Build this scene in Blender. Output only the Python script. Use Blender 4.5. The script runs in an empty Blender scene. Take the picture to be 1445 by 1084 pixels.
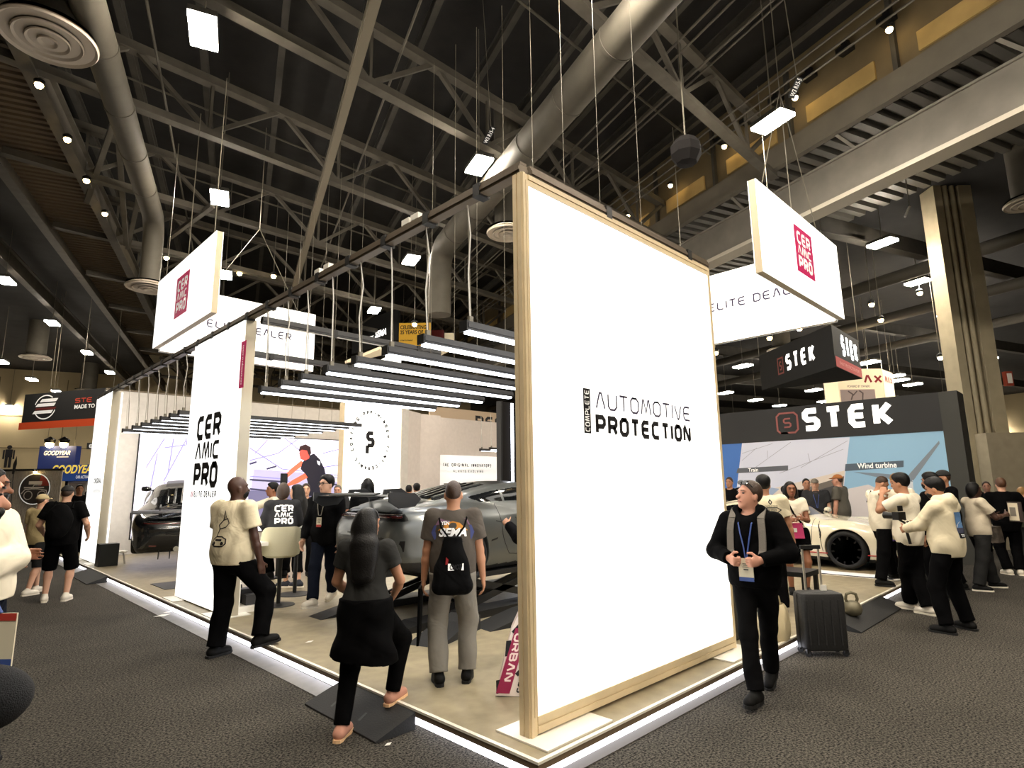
import bpy, math, random
import numpy as np
from mathutils import Vector, Matrix
from mathutils.bvhtree import BVHTree
R = math.radians
rnd = random.Random(7)
scn = bpy.context.scene
COL = scn.collection

# ------------------------------------------------------------------ camera
CF, CYAW, CPITCH, CROLL, CH = 829.78, 0.7893, 0.1732, -0.01247, 1.75
def _basis():
    f = np.array([math.cos(CYAW)*math.cos(CPITCH), math.sin(CYAW)*math.cos(CPITCH), math.sin(CPITCH)])
    r = np.array([math.sin(CYAW), -math.cos(CYAW), 0.]); u = np.cross(r, f)
    return r*math.cos(CROLL)+u*math.sin(CROLL), -r*math.sin(CROLL)+u*math.cos(CROLL), f
CR, CU, CW = _basis()
cam_d = bpy.data.cameras.new('camera'); cam = bpy.data.objects.new('camera', cam_d); COL.objects.link(cam)
cam_d.sensor_fit = 'HORIZONTAL'; cam_d.sensor_width = 36; cam_d.lens = CF/1445*36
cam_d.clip_start = .05; cam_d.clip_end = 400
m4 = Matrix.Identity(4)
for i in range(3):
    m4[i][0], m4[i][1], m4[i][2] = CR[i], CU[i], -CW[i]
m4[2][3] = CH
cam.matrix_world = m4
scn.camera = cam
# ------------------------------------------------------------------ light and exposure
world = bpy.data.worlds.new('world'); scn.world = world; world.use_nodes = True
WB = world.node_tree.nodes['Background']
WB.inputs[0].default_value = (1.0, .93, .82, 1); WB.inputs[1].default_value = .10
scn.view_settings.view_transform = 'Standard'; scn.view_settings.look = 'None'
scn.view_settings.gamma = 1; scn.view_settings.exposure = 0.35
scn.view_settings.use_curve_mapping = False
LAMP_E, BOX_E, STRIP_E, SCREEN_E = 230.0, 1.0, 8.0, .82

# ------------------------------------------------------------------ pixel rays onto real planes
O3 = np.array([0, 0, CH])
def _ray(px, py): return CW*CF + CR*(px-722.5) - CU*(py-542.)
def GZ(px, py, z=0.):
    d = _ray(px, py); return O3 + d*((z-CH)/d[2])
def PX(px, py, x):
    d = _ray(px, py); return O3 + d*(x/d[0])
def PY(px, py, y):
    d = _ray(px, py); return O3 + d*(y/d[1])
def AT(px, py, dist):
    d = _ray(px, py); n = d[0]*math.cos(CYAW)+d[1]*math.sin(CYAW); return O3 + d*(dist/n)

# ------------------------------------------------------------------ materials
def lin(c):
    c = [v/255. for v in c]
    return [(v/12.92 if v <= .04045 else ((v+.055)/1.055)**2.4) for v in c]
MATS = {}
def M(name, c=(128, 128, 128), r=.6, m=0., e=0., bump=None, var=None, coat=0., spec=.5, alpha=1.):
    if name in MATS: return MATS[name]
    mt = bpy.data.materials.new(name); mt.use_nodes = True
    nt = mt.node_tree; b = nt.nodes['Principled BSDF']
    col = lin(c)+[1]
    b.inputs['Base Color'].default_value = col
    b.inputs['Roughness'].default_value = r; b.inputs['Metallic'].default_value = m
    b.inputs['Coat Weight'].default_value = coat; b.inputs['Coat Roughness'].default_value = .06
    b.inputs['Specular IOR Level'].default_value = spec
    if alpha < 1: b.inputs['Alpha'].default_value = alpha
    if e:
        b.inputs['Emission Color'].default_value = col; b.inputs['Emission Strength'].default_value = e
    if var or bump:
        tc = nt.nodes.new('ShaderNodeTexCoord')
    if var:
        n = nt.nodes.new('ShaderNodeTexNoise'); n.inputs['Scale'].default_value = var[0]; n.inputs['Detail'].default_value = 4
        nt.links.new(tc.outputs['Object'], n.inputs['Vector'])
        rp = nt.nodes.new('ShaderNodeValToRGB'); a = var[1]
        rp.color_ramp.elements[0].position = .3; rp.color_ramp.elements[1].position = .7
        rp.color_ramp.elements[0].color = [max(0, v*(1-a)) for v in col[:3]]+[1]
        rp.color_ramp.elements[1].color = [min(1, v*(1+a)) for v in col[:3]]+[1]
        nt.links.new(n.outputs[0], rp.inputs[0]); nt.links.new(rp.outputs[0], b.inputs['Base Color'])
    if bump:
        n2 = nt.nodes.new('ShaderNodeTexNoise'); n2.inputs['Scale'].default_value = bump[0]; n2.inputs['Detail'].default_value = 3
        nt.links.new(tc.outputs['Object'], n2.inputs['Vector'])
        bp = nt.nodes.new('ShaderNodeBump'); bp.inputs['Strength'].default_value = bump[1]; bp.inputs['Distance'].default_value = bump[2] if len(bump) > 2 else .01
        nt.links.new(n2.outputs[0], bp.inputs['Height']); nt.links.new(bp.outputs[0], b.inputs['Normal'])
    MATS[name] = mt
    return mt

def carpet_mat():
    mt = M('carpet', (70, 66, 60), .95, bump=(260, .8, .01), spec=.1); nt = mt.node_tree; b = nt.nodes['Principled BSDF']
    tc = nt.nodes.new('ShaderNodeTexCoord')
    a = nt.nodes.new('ShaderNodeTexNoise'); a.inputs['Scale'].default_value = 62; a.inputs['Detail'].default_value = 3; a.inputs['Roughness'].default_value = .7
    c = nt.nodes.new('ShaderNodeTexNoise'); c.inputs['Scale'].default_value = 1.3; c.inputs['Detail'].default_value = 4
    nt.links.new(tc.outputs['Object'], a.inputs['Vector']); nt.links.new(tc.outputs['Object'], c.inputs['Vector'])
    rp = nt.nodes.new('ShaderNodeValToRGB'); e = rp.color_ramp.elements
    e[0].position = .40; e[0].color = lin((22, 21, 20))+[1]; e[1].position = .60; e[1].color = lin((112, 107, 98))+[1]
    mx = nt.nodes.new('ShaderNodeMix'); mx.data_type = 'RGBA'; mx.blend_type = 'MULTIPLY'; mx.inputs[0].default_value = .5
    nt.links.new(a.outputs[0], rp.inputs[0]); nt.links.new(rp.outputs[0], mx.inputs[6]); nt.links.new(c.outputs[0], mx.inputs[7])
    nt.links.new(mx.outputs[2], b.inputs['Base Color'])
    return mt
CARPET = carpet_mat()
STEEL = M('painted_steel', (84, 79, 70), .75, var=(3, .18))
STEEL_D = M('dark_steel', (62, 59, 53), .75, var=(3, .2))
DECKM = M('roof_deck', (33, 32, 31), .9, var=(2, .25))
DUCT = M('duct_metal', (86, 81, 71), .7, var=(2.5, .12))
GIRD = M('girder_paint', (122, 117, 108), .75, var=(2.5, .1))
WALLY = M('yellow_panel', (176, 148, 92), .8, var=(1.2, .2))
HALLW = M('hall_wall', (196, 178, 140), .85, var=(.6, .06))
ALU = M('champagne_profile', (226, 206, 168), .5, .0, var=(6, .06))
ALUD = M('bronze_profile', (104, 92, 76), .45, .3)
BLACKM = M('black_satin', (10, 10, 11), .5)
RUB = M('black_rubber', (26, 26, 26), .8, bump=(80, .3))
DKGREY = M('dark_grey_metal', (62, 62, 64), .45, .4)
WHITE_P = M('white_plate', (236, 232, 222), .4)
LBOX = M('lightbox_fabric', (255, 254, 250), .8, e=BOX_E)
LSTRIP = M('led_strip', (236, 243, 255), .5, e=STRIP_E)
SKIRT = M('glowing_skirt', (246, 246, 255), .5, e=4.)
LAMPM = M('warm_lamp', (255, 243, 224), .5, e=LAMP_E)
SPOTM = M('warm_spot', (255, 220, 150), .5, e=25)
INK = M('black_print', (18, 16, 22), .7)
INKP = M('violet_black_print', (62, 52, 82), .7)
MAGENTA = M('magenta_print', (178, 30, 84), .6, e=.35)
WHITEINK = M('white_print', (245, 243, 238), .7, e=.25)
LETTER_L = M('lit_white_letters', (255, 252, 245), .6, e=1.3)
BOOTHF = M('vinyl_floor', (146, 135, 110), .42, var=(7, .16), bump=(120, .08))
BEIGEW = M('beige_fabric_wall', (203, 198, 192), .9, var=(9, .05))
PINKW = M('pale_fabric_wall', (222, 212, 206), .9, var=(9, .04))
DARKDUCT = M('dark_duct', (70, 66, 58), .7)
WIRE = M('white_wire', (215, 212, 205), .5)
WIRED = M('steel_wire', (120, 114, 100), .5)

# ------------------------------------------------------------------ meshes and objects
V = lambda *a: np.array(a, float)
class MB:
    def __init__(s): s.v = []; s.f = []; s.mi = []
    def add(s, vs, fs, mi=0):
        o = len(s.v); s.v += [tuple(map(float, q)) for q in vs]
        s.f += [tuple(i+o for i in q) for q in fs]; s.mi += [mi]*len(fs); return s
    def hexa(s, p, mi=0):      # 8 points, bottom ring then top ring
        return s.add(p, [(3, 2, 1, 0), (4, 5, 6, 7), (0, 1, 5, 4), (1, 2, 6, 5), (2, 3, 7, 6), (3, 0, 4, 7)], mi)
    def box(s, x0, x1, y0, y1, z0, z1, mi=0):
        return s.hexa([(x0, y0, z0), (x1, y0, z0), (x1, y1, z0), (x0, y1, z0), (x0, y0, z1), (x1, y0, z1), (x1, y1, z1), (x0, y1, z1)], mi)
    def bar(s, a, b, w, h, up=(0, 0, 1), mi=0):
        a = V(*a); b = V(*b); d = b-a; d /= np.linalg.norm(d); up = V(*up)
        r = np.cross(d, up)
        if np.linalg.norm(r) < 1e-4: r = np.cross(d, V(1, 0, 0))
        r /= np.linalg.norm(r); u = np.cross(r, d); r = r*w/2; u = u*h/2
        return s.hexa([a-r-u, a+r-u, b+r-u, b-r-u, a-r+u, a+r+u, b+r+u, b-r+u], mi)
    def tube(s, pts, r, n=8, cap=True, mi=0):
        pts = [V(*p) for p in pts]; rs = r if hasattr(r, '__len__') else [r]*len(pts)
        vs = []; prev = None
        for i, p in enumerate(pts):
            d = pts[min(i+1, len(pts)-1)]-pts[max(i-1, 0)]; d /= np.linalg.norm(d)+1e-9
            if prev is None:
                a = V(0, 0, 1) if abs(d[2]) < .9 else V(1, 0, 0)
            else: a = prev
            x = a-d*(a@d); x /= np.linalg.norm(x)+1e-9; y = np.cross(d, x); prev = x
            vs += [p+(x*math.cos(2*math.pi*k/n)+y*math.sin(2*math.pi*k/n))*rs[i] for k in range(n)]
        fs = [(i*n+k, i*n+(k+1) % n, (i+1)*n+(k+1) % n, (i+1)*n+k) for i in range(len(pts)-1) for k in range(n)]
        if cap: fs += [tuple(range(n))[::-1], tuple((len(pts)-1)*n+k for k in range(n))]
        return s.add(vs, fs, mi)
    def lathe(s, prof, c=(0, 0, 0), axis='z', n=24, mi=0):
        vs = []
        for r, h in prof:
            for k in range(n):
                a = 2*math.pi*k/n; x, y = r*math.cos(a), r*math.sin(a)
                q = {'z': (x, y, h), 'y': (x, h, y), 'x': (h, x, y)}[axis]
                vs.append((q[0]+c[0], q[1]+c[1], q[2]+c[2]))
        fs = [(i*n+k, i*n+(k+1) % n, (i+1)*n+(k+1) % n, (i+1)*n+k) for i in range(len(prof)-1) for k in range(n)]
        if prof[0][0] > 1e-6: fs.append(tuple(range(n)))
        if prof[-1][0] > 1e-6: fs.append(tuple((len(prof)-1)*n+k for k in range(n)))
        return s.add(vs, fs, mi)
    def prism(s, poly, ext, mi=0):      # polygon of 3-D points extruded along a vector
        n = len(poly); e = V(*ext); p = [V(*q) for q in poly]
        return s.add(p+[q+e for q in p], [tuple(range(n))[::-1], tuple(range(n, 2*n))]+[(i, (i+1) % n, n+(i+1) % n, n+i) for i in range(n)], mi)
    def flat(s, polys, O, U, W, mi=0):   # 2-D polygons laid on a plane
        O, U, W = V(*O), V(*U), V(*W)
        for p in polys: s.add([O+U*x+W*y for x, y in p], [tuple(range(len(p)))], mi)
        return s
WM = {}
def wm(o): return WM.get(o.name, Matrix.Identity(4)) if o else Matrix.Identity(4)
def mesh_obj(name, verts, faces, mats, parent=None, smooth=False, mi=None, local=False):
    me = bpy.data.meshes.new(name)
    va = np.array(verts, np.float32).reshape(-1, 3)
    if parent and not local:
        im = np.array(wm(parent).inverted(), np.float32)
        va = va@im[:3, :3].T+im[:3, 3]
    if isinstance(faces, np.ndarray):
        nf, k = faces.shape
        me.vertices.add(len(va)); me.vertices.foreach_set('co', va.ravel())
        me.loops.add(nf*k); me.loops.foreach_set('vertex_index', faces.astype(np.int32).ravel())
        me.polygons.add(nf); me.polygons.foreach_set('loop_start', np.arange(0, nf*k, k, dtype=np.int32))
        me.update(calc_edges=True)
    else:
        me.from_pydata(va.tolist(), [], faces)
    for mt in (mats if isinstance(mats, (list, tuple)) else [mats]): me.materials.append(mt)
    if mi is not None: me.polygons.foreach_set('material_index', np.array(mi, np.int32))
    if smooth: me.polygons.foreach_set('use_smooth', np.ones(len(me.polygons), bool))
    o = bpy.data.objects.new(name, me); COL.objects.link(o)
    if parent:
        o.parent = parent; WM[o.name] = wm(parent)
    return o
def obj(name, mb, mats, parent=None, smooth=False, label=None, kind=None, local=False):
    o = mesh_obj(name, mb.v, mb.f, mats, parent, smooth, mb.mi if isinstance(mats, (list, tuple)) else None, local)
    if smooth:
        try: o.data.set_sharp_from_angle(angle=R(40))
        except Exception: pass
    if label: o['label'] = label
    if kind: o['kind'] = kind
    return o
def thing(name, label, cat, loc=(0, 0, 0), rz=0., group=None):
    o = bpy.data.objects.new(name, None); COL.objects.link(o)
    o.empty_display_size = .1
    o.location = loc; o.rotation_euler = (0, 0, rz); o['label'] = label; o['category'] = cat
    if group: o['group'] = group
    WM[o.name] = Matrix.Translation(Vector(loc))@Matrix.Rotation(rz, 4, 'Z')
    return o
def tag(o, label, cat, group=None):
    o['label'] = label; o['category'] = cat
    if group: o['group'] = group
    return o
def struct(o): o['kind'] = 'structure'; return o
def copy_tree(o, parent=None):
    c = o.copy(); COL.objects.link(c); c.parent = parent
    for ch in o.children: copy_tree(ch, c)
    return c
ORD = 'first second third fourth fifth sixth seventh eighth ninth tenth eleventh twelfth thirteenth fourteenth fifteenth sixteenth seventeenth eighteenth nineteenth twentieth twenty-first twenty-second twenty-third twenty-fourth twenty-fifth'.split()

# ------------------------------------------------------------------ lettering
c_ = .24
GL = {
 'A': [[(0, 0), (.4, 1), (.6, 1), (1, 0)]], 'a': [[(0, 0), (.4, 1), (.6, 1), (1, 0)], [(.2, .32), (.8, .32)]],
 'B': [[(0, 0), (0, 1), (.75, 1), (.95, .85), (.95, .65), (.75, .53), (.05, .53)], [(.75, .53), (1, .4), (1, .15), (.8, 0), (0, 0)]],
 'C': [[(1, 1), (c_, 1), (0, .8), (0, .2), (c_, 0), (1, 0)]],
 'D': [[(0, 0), (0, 1), (.72, 1), (1, .78), (1, .22), (.72, 0), (0, 0)]],
 'E': [[(1, 1), (c_, 1), (0, .8), (0, .2), (c_, 0), (1, 0)], [(.03, .5), (.92, .5)]],
 'F': [[(0, 0), (0, 1), (1, 1)], [(.03, .5), (.85, .5)]],
 'G': [[(1, 1), (c_, 1), (0, .8), (0, .2), (c_, 0), (1, 0), (1, .48), (.55, .48)]],
 'H': [[(0, 0), (0, 1)], [(1, 0), (1, 1)], [(.03, .5), (.97, .5)]],
 'I': [[(0, 0), (0, 1)]], 'J': [[(1, 1), (1, .2), (.76, 0), (.2, 0), (0, .2)]],
 'K': [[(0, 0), (0, 1)], [(1, 1), (.3, .5), (1, 0)], [(.03, .5), (.32, .5)]],
 'L': [[(0, 1), (0, .2), (c_, 0), (1, 0)]],
 'M': [[(0, 0), (.16, 1), (.26, 1), (.5, .12), (.74, 1), (.84, 1), (1, 0)]],
 'N': [[(0, 0), (0, .85), (.18, 1), (.82, .08), (1, .15), (1, 1)]],
 'O': [[(c_, 1), (1-c_, 1), (1, .8), (1, .2), (1-c_, 0), (c_, 0), (0, .2), (0, .8), (c_, 1), (1-c_, 1)]],
 'P': [[(0, 0), (0, 1), (.76, 1), (1, .82), (1, .58), (.76, .4), (.05, .4)]],
 'R': [[(0, 0), (0, 1), (.76, 1), (1, .84), (1, .6), (.76, .44), (.1, .44)], [(.6, .44), (1, 0)]],
 'S': [[(1, 1), (.2, 1), (0, .86), (0, .64), (.2, .5), (.8, .5), (1, .36), (1, .14), (.8, 0), (0, 0)]],
 'T': [[(0, 1), (1, 1)], [(.5, .97), (.5, 0)]],
 'U': [[(0, 1), (0, .2), (c_, 0), (1-c_, 0), (1, .2), (1, 1)]],
 'V': [[(0, 1), (.42, 0), (.58, 0), (1, 1)]], 'W': [[(0, 1), (.2, 0), (.5, .85), (.8, 0), (1, 1)]],
 'X': [[(0, 0), (1, 1)], [(0, 1), (1, 0)]], 'Y': [[(0, 1), (.5, .48), (1, 1)], [(.5, .5), (.5, 0)]], 'Z': [[(0, 1), (1, 1), (0, 0), (1, 0)]],
 '1': [[(0, .8), (.5, 1), (.5, 0)]], '2': [[(0, 1), (.8, 1), (1, .85), (1, .65), (0, .1), (0, 0), (1, 0)]],
 '3': [[(0, 1), (.8, 1), (1, .85), (1, .62), (.8, .5), (.3, .5)], [(.8, .5), (1, .38), (1, .15), (.8, 0), (0, 0)]],
 '5': [[(1, 1), (0, 1), (0, .55), (.8, .55), (1, .42), (1, .15), (.8, 0), (0, 0)]], '-': [[(.1, .5), (.9, .5)]],
 '.': [[(0, 0), (0, .12)]],
}
GWID = {'I': 0., 'M': 1.3, 'W': 1.35, '.': 0., 'N': 1.05}
def thick(pl, t):
    P = [V(*p) for p in pl]; n = len(P); L = []; Rr = []
    for i in range(n):
        d0 = P[i]-P[i-1] if i else P[1]-P[0]
        d1 = P[i+1]-P[i] if i < n-1 else d0
        d0 = d0/np.linalg.norm(d0); d1 = d1/np.linalg.norm(d1)
        n0 = V(-d0[1], d0[0]); n1 = V(-d1[1], d1[0]); m = n0+n1; l = np.linalg.norm(m)
        m = m/l if l > 1e-3 else n0
        k = min(1/max(m@n0, .35), 2.2)
        L.append(P[i]+m*k*t/2); Rr.append(P[i]-m*k*t/2)
    return [[L[i], L[i+1], Rr[i+1], Rr[i]] for i in range(n-1)]
def strokes(s, h, t=.16, wr=.8, gap=.25, width=None):
    """polygons of a line of stroke lettering, height h, stroke t*h, letter width wr*h; scaled to width when given"""
    if width:
        lo, hi = t*1.3, 4.
        for _ in range(30):
            wr = (lo+hi)/2
            if sum((.5*h*wr if ch == ' ' else GWID.get(ch.upper(), 1.)*(wr*h-t*h)+t*h)+gap*h for ch in s)-gap*h < width: lo = wr
            else: hi = wr
    polys = []; x = 0; T = t*h
    for ch in s:
        if ch == ' ': x += .5*h*wr+gap*h; continue
        w = GWID.get(ch.upper(), 1.)*(wr*h-T)
        for pl in GL[ch]:
            polys += thick([(x+T/2+px*w, T/2+py*(h-T)) for px, py in pl], T)
        x += w+T+gap*h
    W = x-gap*h
    if width:
        k = width/W; polys = [[(p[0]*k, p[1]) for p in q] for q in polys]; W = width
    return polys, W
_FC = {}
def ftext(s, width, height=None, bold=0., shear=0.):
    if s not in _FC:
        cu = bpy.data.curves.new('lettering', 'FONT'); cu.body = s; cu.offset = bold; cu.shear = shear
        o = bpy.data.objects.new('lettering', cu); me = bpy.data.meshes.new_from_object(o)
        vs = np.array([v.co[:2] for v in me.vertices]); fs = [tuple(p.vertices) for p in me.polygons]
        bpy.data.objects.remove(o); bpy.data.meshes.remove(me); bpy.data.curves.remove(cu)
        _FC[s] = (vs, fs)
    vs, fs = _FC[s]; mn, mx = vs.min(0), vs.max(0)
    k = width/(mx[0]-mn[0]); ky = height/(mx[1]-mn[1]) if height else k
    q = (vs-mn)*[k, ky]
    return [[tuple(q[i]) for i in f] for f in fs]
def disc(cx, cy, rx, ry=None, n=28): return [[(cx+rx*math.cos(2*math.pi*k/n), cy+(ry or rx)*math.sin(2*math.pi*k/n)) for k in range(n)]]
def ring(cx, cy, rx, ry, t, n=32, a0=0., a1=2*math.pi):
    pts = [(cx+rx*math.cos(a0+(a1-a0)*k/n), cy+ry*math.sin(a0+(a1-a0)*k/n)) for k in range(n+1)]
    return thick(pts, t)
def rect(x0, y0, x1, y1): return [[(x0, y0), (x1, y0), (x1, y1), (x0, y1)]]
def shift(polys, dx, dy): return [[(p[0]+dx, p[1]+dy) for p in q] for q in polys]
def rot90(polys): return [[(-p[1], p[0]) for p in q] for q in polys]
def logo3(w, h, t=.2):
    """the three stacked rows of the booth's word mark, 2-D polygons in a w x h box"""
    a = strokes('CER', h*.345, .235, .95, .1, w)[0]; b = strokes('AMIC', h*.25, .215, .9, .12, w)[0]; c = strokes('PRO', h*.345, .25, .95, .1, w)[0]
    return shift(a, 0, h*.66)+shift(b, 0, h*.375)+c
# ================================================================== the hall
D1 = V(math.cos(R(70)), math.sin(R(70)), 0); D2 = V(math.sin(R(70)), -math.cos(R(70)), 0)
def H(off, s, z): return D2*off+D1*s+V(0, 0, z)
def POFF(px, py, off):
    d = _ray(px, py); n = d@D2; return O3+d*((off-O3@D2)/n)
def offs(p): return float(V(*p)@D2), float(V(*p)@D1)
def hbar(mb, o0, s0, z0, o1, s1, z1, mi=0):     # block spanning off, s and z ranges in the hall's own axes
    mb.hexa([H(o0, s0, z0), H(o1, s0, z0), H(o1, s1, z0), H(o0, s1, z0), H(o0, s0, z1), H(o1, s0, z1), H(o1, s1, z1), H(o0, s1, z1)], mi); return mb
struct(obj('floor', hbar(MB(), -40, -25, -.1, 75, 80, 0), CARPET))
struct(obj('ceiling', hbar(MB(), -6, -12, 12.2, 12.2, 62, 12.4), DECKM))
struct(obj('ceiling', hbar(MB(), 12.4, -25, 10.3, 75, 80, 10.5), DECKM))
struct(obj('ceiling', hbar(MB(), -40, -25, 10.6, -6, 80, 10.8), DECKM))
bw = struct(obj('wall_back', hbar(MB(), -40, 53, 0, 20, 53.4, 12.4), HALLW))
for z in (3.1, 4.9, 7.2): obj('panel_joint', hbar(MB(), -38, 52.97, z, 18, 53.0, z+.05), M('joint', (120, 106, 80), .9), bw)
for k in range(-9, 5): obj('panel_joint', hbar(MB(), k*4.0, 52.975, 0, k*4.0+.05, 53.0, 10), M('joint'), bw)
struct(obj('wall_right', hbar(MB(), 70, -25, 0, 70.4, 80, 12), HALLW))
struct(obj('wall_left', hbar(MB(), -40.4, -25, 0, -40, 80, 12), HALLW))
struct(obj('wall_front', hbar(MB(), -40, -25.4, 0, 75, -25, 12), HALLW))

# ---- roof trusses: each a thing with chords and web members
def truss(Y, k):
    x0 = (-5.4+.342*Y)/.94; x1 = (12.0+.342*Y)/.94; zb, zt = 9.5, 10.75
    t = thing('roof_truss', f'{ORD[k]} steel roof truss from the camera, crossing the dark ceiling', 'truss', ((x0+x1)/2, Y, zb), 0, 'roof trusses')
    for nm, z, w in (('bottom_chord', zb, .17), ('top_chord', zt, .2)):
        m = MB(); m.bar((x0, Y-.055, z), (x1, Y-.055, z), .03, w); m.bar((x0, Y+.055, z), (x1, Y+.055, z), .03, w)
        m.bar((x0, Y, z-w/2), (x1, Y, z-w/2), .22, .025); obj(nm, m, STEEL, t)
    n = 6; L = (x1-x0)/n
    for i in range(n):
        a, b, c = x0+i*L, x0+(i+.5)*L, x0+(i+1)*L
        obj('web_diagonal', MB().bar((a, Y, zt), (b, Y, zb), .09, .09), STEEL, t)
        obj('web_diagonal', MB().bar((b, Y, zb), (c, Y, zt), .09, .09), STEEL, t)
        obj('web_post', MB().bar((b, Y, zb), (b, Y, zt), .06, .06), STEEL, t)
for k, Y in enumerate([5.1, 9.15, 13.0, 16.95, 20.9, 24.85, 28.8, 32.8, 36.8, 40.8, 44.8]): truss(Y, k)
# ---- purlins along the hall
for k, o in enumerate([-4.3, -2.8, -1.3, .3, 1.85, 3.1, 4.68, 6.2, 7.7, 9.2, 10.7]):
    m = hbar(MB(), o-.07, -6, 11.4, o+.07, 52, 11.44); hbar(m, o-.015, -6, 11.44, o+.015, 52, 11.64); hbar(m, o-.07, -6, 11.64, o+.07, 52, 11.68)
    tag(obj('roof_purlin', m, STEEL_D), f'long steel purlin under the dark roof deck, {ORD[k]} counted from the left', 'beam', 'roof purlins')
m = hbar(MB(), 1.40, -6, 9.18, 1.56, 52, 9.22); hbar(m, 1.47, -6, 9.22, 1.49, 52, 9.36); hbar(m, 1.40, -6, 9.36, 1.56, 52, 9.4)
tag(obj('roof_beam', m, M('pale_beam', (122, 114, 98), .75)), 'pale bracing beam running under the trusses through the middle of the ceiling', 'beam')
for k, (o, z) in enumerate([(7.3, 10.3), (7.55, 10.3), (8.1, 10.2), (8.3, 10.25), (9.6, 10.0), (9.9, 10.0), (10.15, 10.0), (2.4, 10.2), (-1.9, 9.9), (-3.1, 10.1)]):
    tag(obj('conduit', MB().tube([H(o, -5, z), H(o, 50, z)], .025, 6), STEEL), f'thin roof conduit running with the purlins, {ORD[k]} of its kind', 'pipe', 'roof conduits')
# cross braces between the trusses (thin rods across the purlins)
for k, Y in enumerate([7.1, 11.1, 15.0, 18.9]):
    tag(obj('brace_rod', MB().tube([((-5+.342*Y)/.94, Y, 11.3), ((12+.342*Y)/.94, Y, 11.3)], .03, 6), STEEL), f'thin steel tie rod between roof trusses, {ORD[k]} from the camera', 'rod', 'tie rods')

# ---- ducts
def duct(label, pts, r, seams):
    t = thing('air_duct', label, 'duct', pts[0]); obj('duct_pipe', MB().tube(pts, r, 24), DUCT, t, smooth=True)
    for p, q in seams:
        p, q = V(*p), V(*q); d = (q-p)/np.linalg.norm(q-p)
        obj('duct_collar', MB().tube([p-d*.03, p+d*.03], r+.012, 24), STEEL, t, smooth=True)
zc = 8.75
e0 = GZ(600, 338, zc); oo, ss = offs(e0); oo = 5.62*(zc-1.75)/7.75
pts = [H(oo, -8, zc)]+[H(oo, ss, zc)]+[H(oo, ss+.6*math.sin(a), zc-.6+.6*math.cos(a)) for a in np.linspace(.3, math.pi/2, 5)]+[H(oo, ss+.6, zc-2.0)]
duct('long round air duct rising over the big lightbox into the foreground ceiling', pts, .33, [(H(oo, s, zc), H(oo, s+1, zc)) for s in np.arange(-4, ss, 1.55)])
e1 = GZ(214, 300, 9.0); ol = -2.5; sl = offs(e1)[1]
pts = [H(ol, -8, 9.0), H(ol, sl, 9.0)]+[H(ol, sl+.6*math.sin(a), 8.4+.6*math.cos(a)) for a in np.linspace(.3, math.pi/2, 5)]+[H(ol, sl+.6, 7.2)]
duct('long round air duct at the upper left beside the corrugated soffit', pts, .25, [(H(ol, s, 9.0), H(ol, s+1, 9.0)) for s in np.arange(-3, sl, 1.7)])
def diffuser(px, py, z, r, label, stem=1.95, c=None):
    c = GZ(px, py, z) if c is None else c; t = thing('air_diffuser', label, 'vent', tuple(c))
    wm_ = M('diffuser_white', (196, 184, 168), .6)
    for i, (a, b, dz) in enumerate([(1., .80, 0), (.70, .54, -.02), (.44, .30, -.04), (.2, 0.001, -.05)]):
        obj('louvre_ring', MB().lathe([(r*a, dz), (r*a*.97, dz-.03), (r*b, dz+.05), (r*b, dz+.1), (r*a, dz+.02)], c, n=36), wm_, t, smooth=True)
    obj('gap_shade', MB().lathe([(r*.95, .10), (.001, .10)], c, n=36), M('ring_gap_shade', (40, 38, 36), .8), t)  # dark disc paints in the shade seen between the louvre rings
    obj('neck', MB().lathe([(r*.62, .1), (r*.62, stem)], c, n=20), DUCT, t, smooth=True)
diffuser(68, 54, 8.5, .64, 'big round white ceiling diffuser in the upper left corner', .8)
diffuser(212, 391, 8.0, .55, 'round ceiling diffuser under the left duct, behind the hanging sign', .1, H(ol, sl+.6, 7.12))
diffuser(716, 329, 8.0, .52, 'round ceiling diffuser just left of the big lightbox top corner', 3.4)
diffuser(1452, 287, 8.3, .5, 'round ceiling diffuser at the right picture edge beside the column')
diffuser(1103, 494, 8.3, .7, 'small distant ceiling diffuser above the black hanging sign')
diffuser(50, 505, 8.65, .7, 'small distant ceiling diffuser at far left among the lamps')
diffuser(124, 552, 8.65, .8, 'small distant ceiling diffuser above the far left restroom wall')

# ---- left corrugated soffit with its edge beams
m = MB(); n = 150; s0, s1 = 6., 40.
for i in range(n):
    a = s0+(s1-s0)*i/n; b = s0+(s1-s0)*(i+.5)/n; c = s0+(s1-s0)*(i+1)/n
    m.add([H(-5.6, a, 9.75), H(-4.0, a, 9.75), H(-4.0, b, 9.75), H(-5.6, b, 9.75), H(-5.6, b+.03, 9.83), H(-4.0, b+.03, 9.83), H(-4.0, c-.03, 9.83), H(-5.6, c-.03, 9.83), H(-4.0, c, 9.75), H(-5.6, c, 9.75)],
          [(0, 1, 2, 3), (3, 2, 5, 4), (4, 5, 6, 7), (7, 6, 8, 9)])
struct(obj('ceiling', m, M('corrugated_soffit', (112, 97, 78), .55, .2)))
for k, (o, lab) in enumerate([(-5.62, 'deep steel beam along the outer edge of the corrugated soffit'), (-3.95, 'deep steel beam along the inner edge of the corrugated soffit'), (-7.6, 'outermost steel beam at the far left of the ceiling')]):
    m = hbar(MB(), o-.12, -6, 9.35, o+.12, 52, 9.4); hbar(m, o-.02, -6, 9.4, o+.02, 52, 9.9); hbar(m, o-.12, -6, 9.9, o+.12, 52, 9.95)
    tag(obj('roof_beam', m, STEEL), lab, 'beam')
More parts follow.
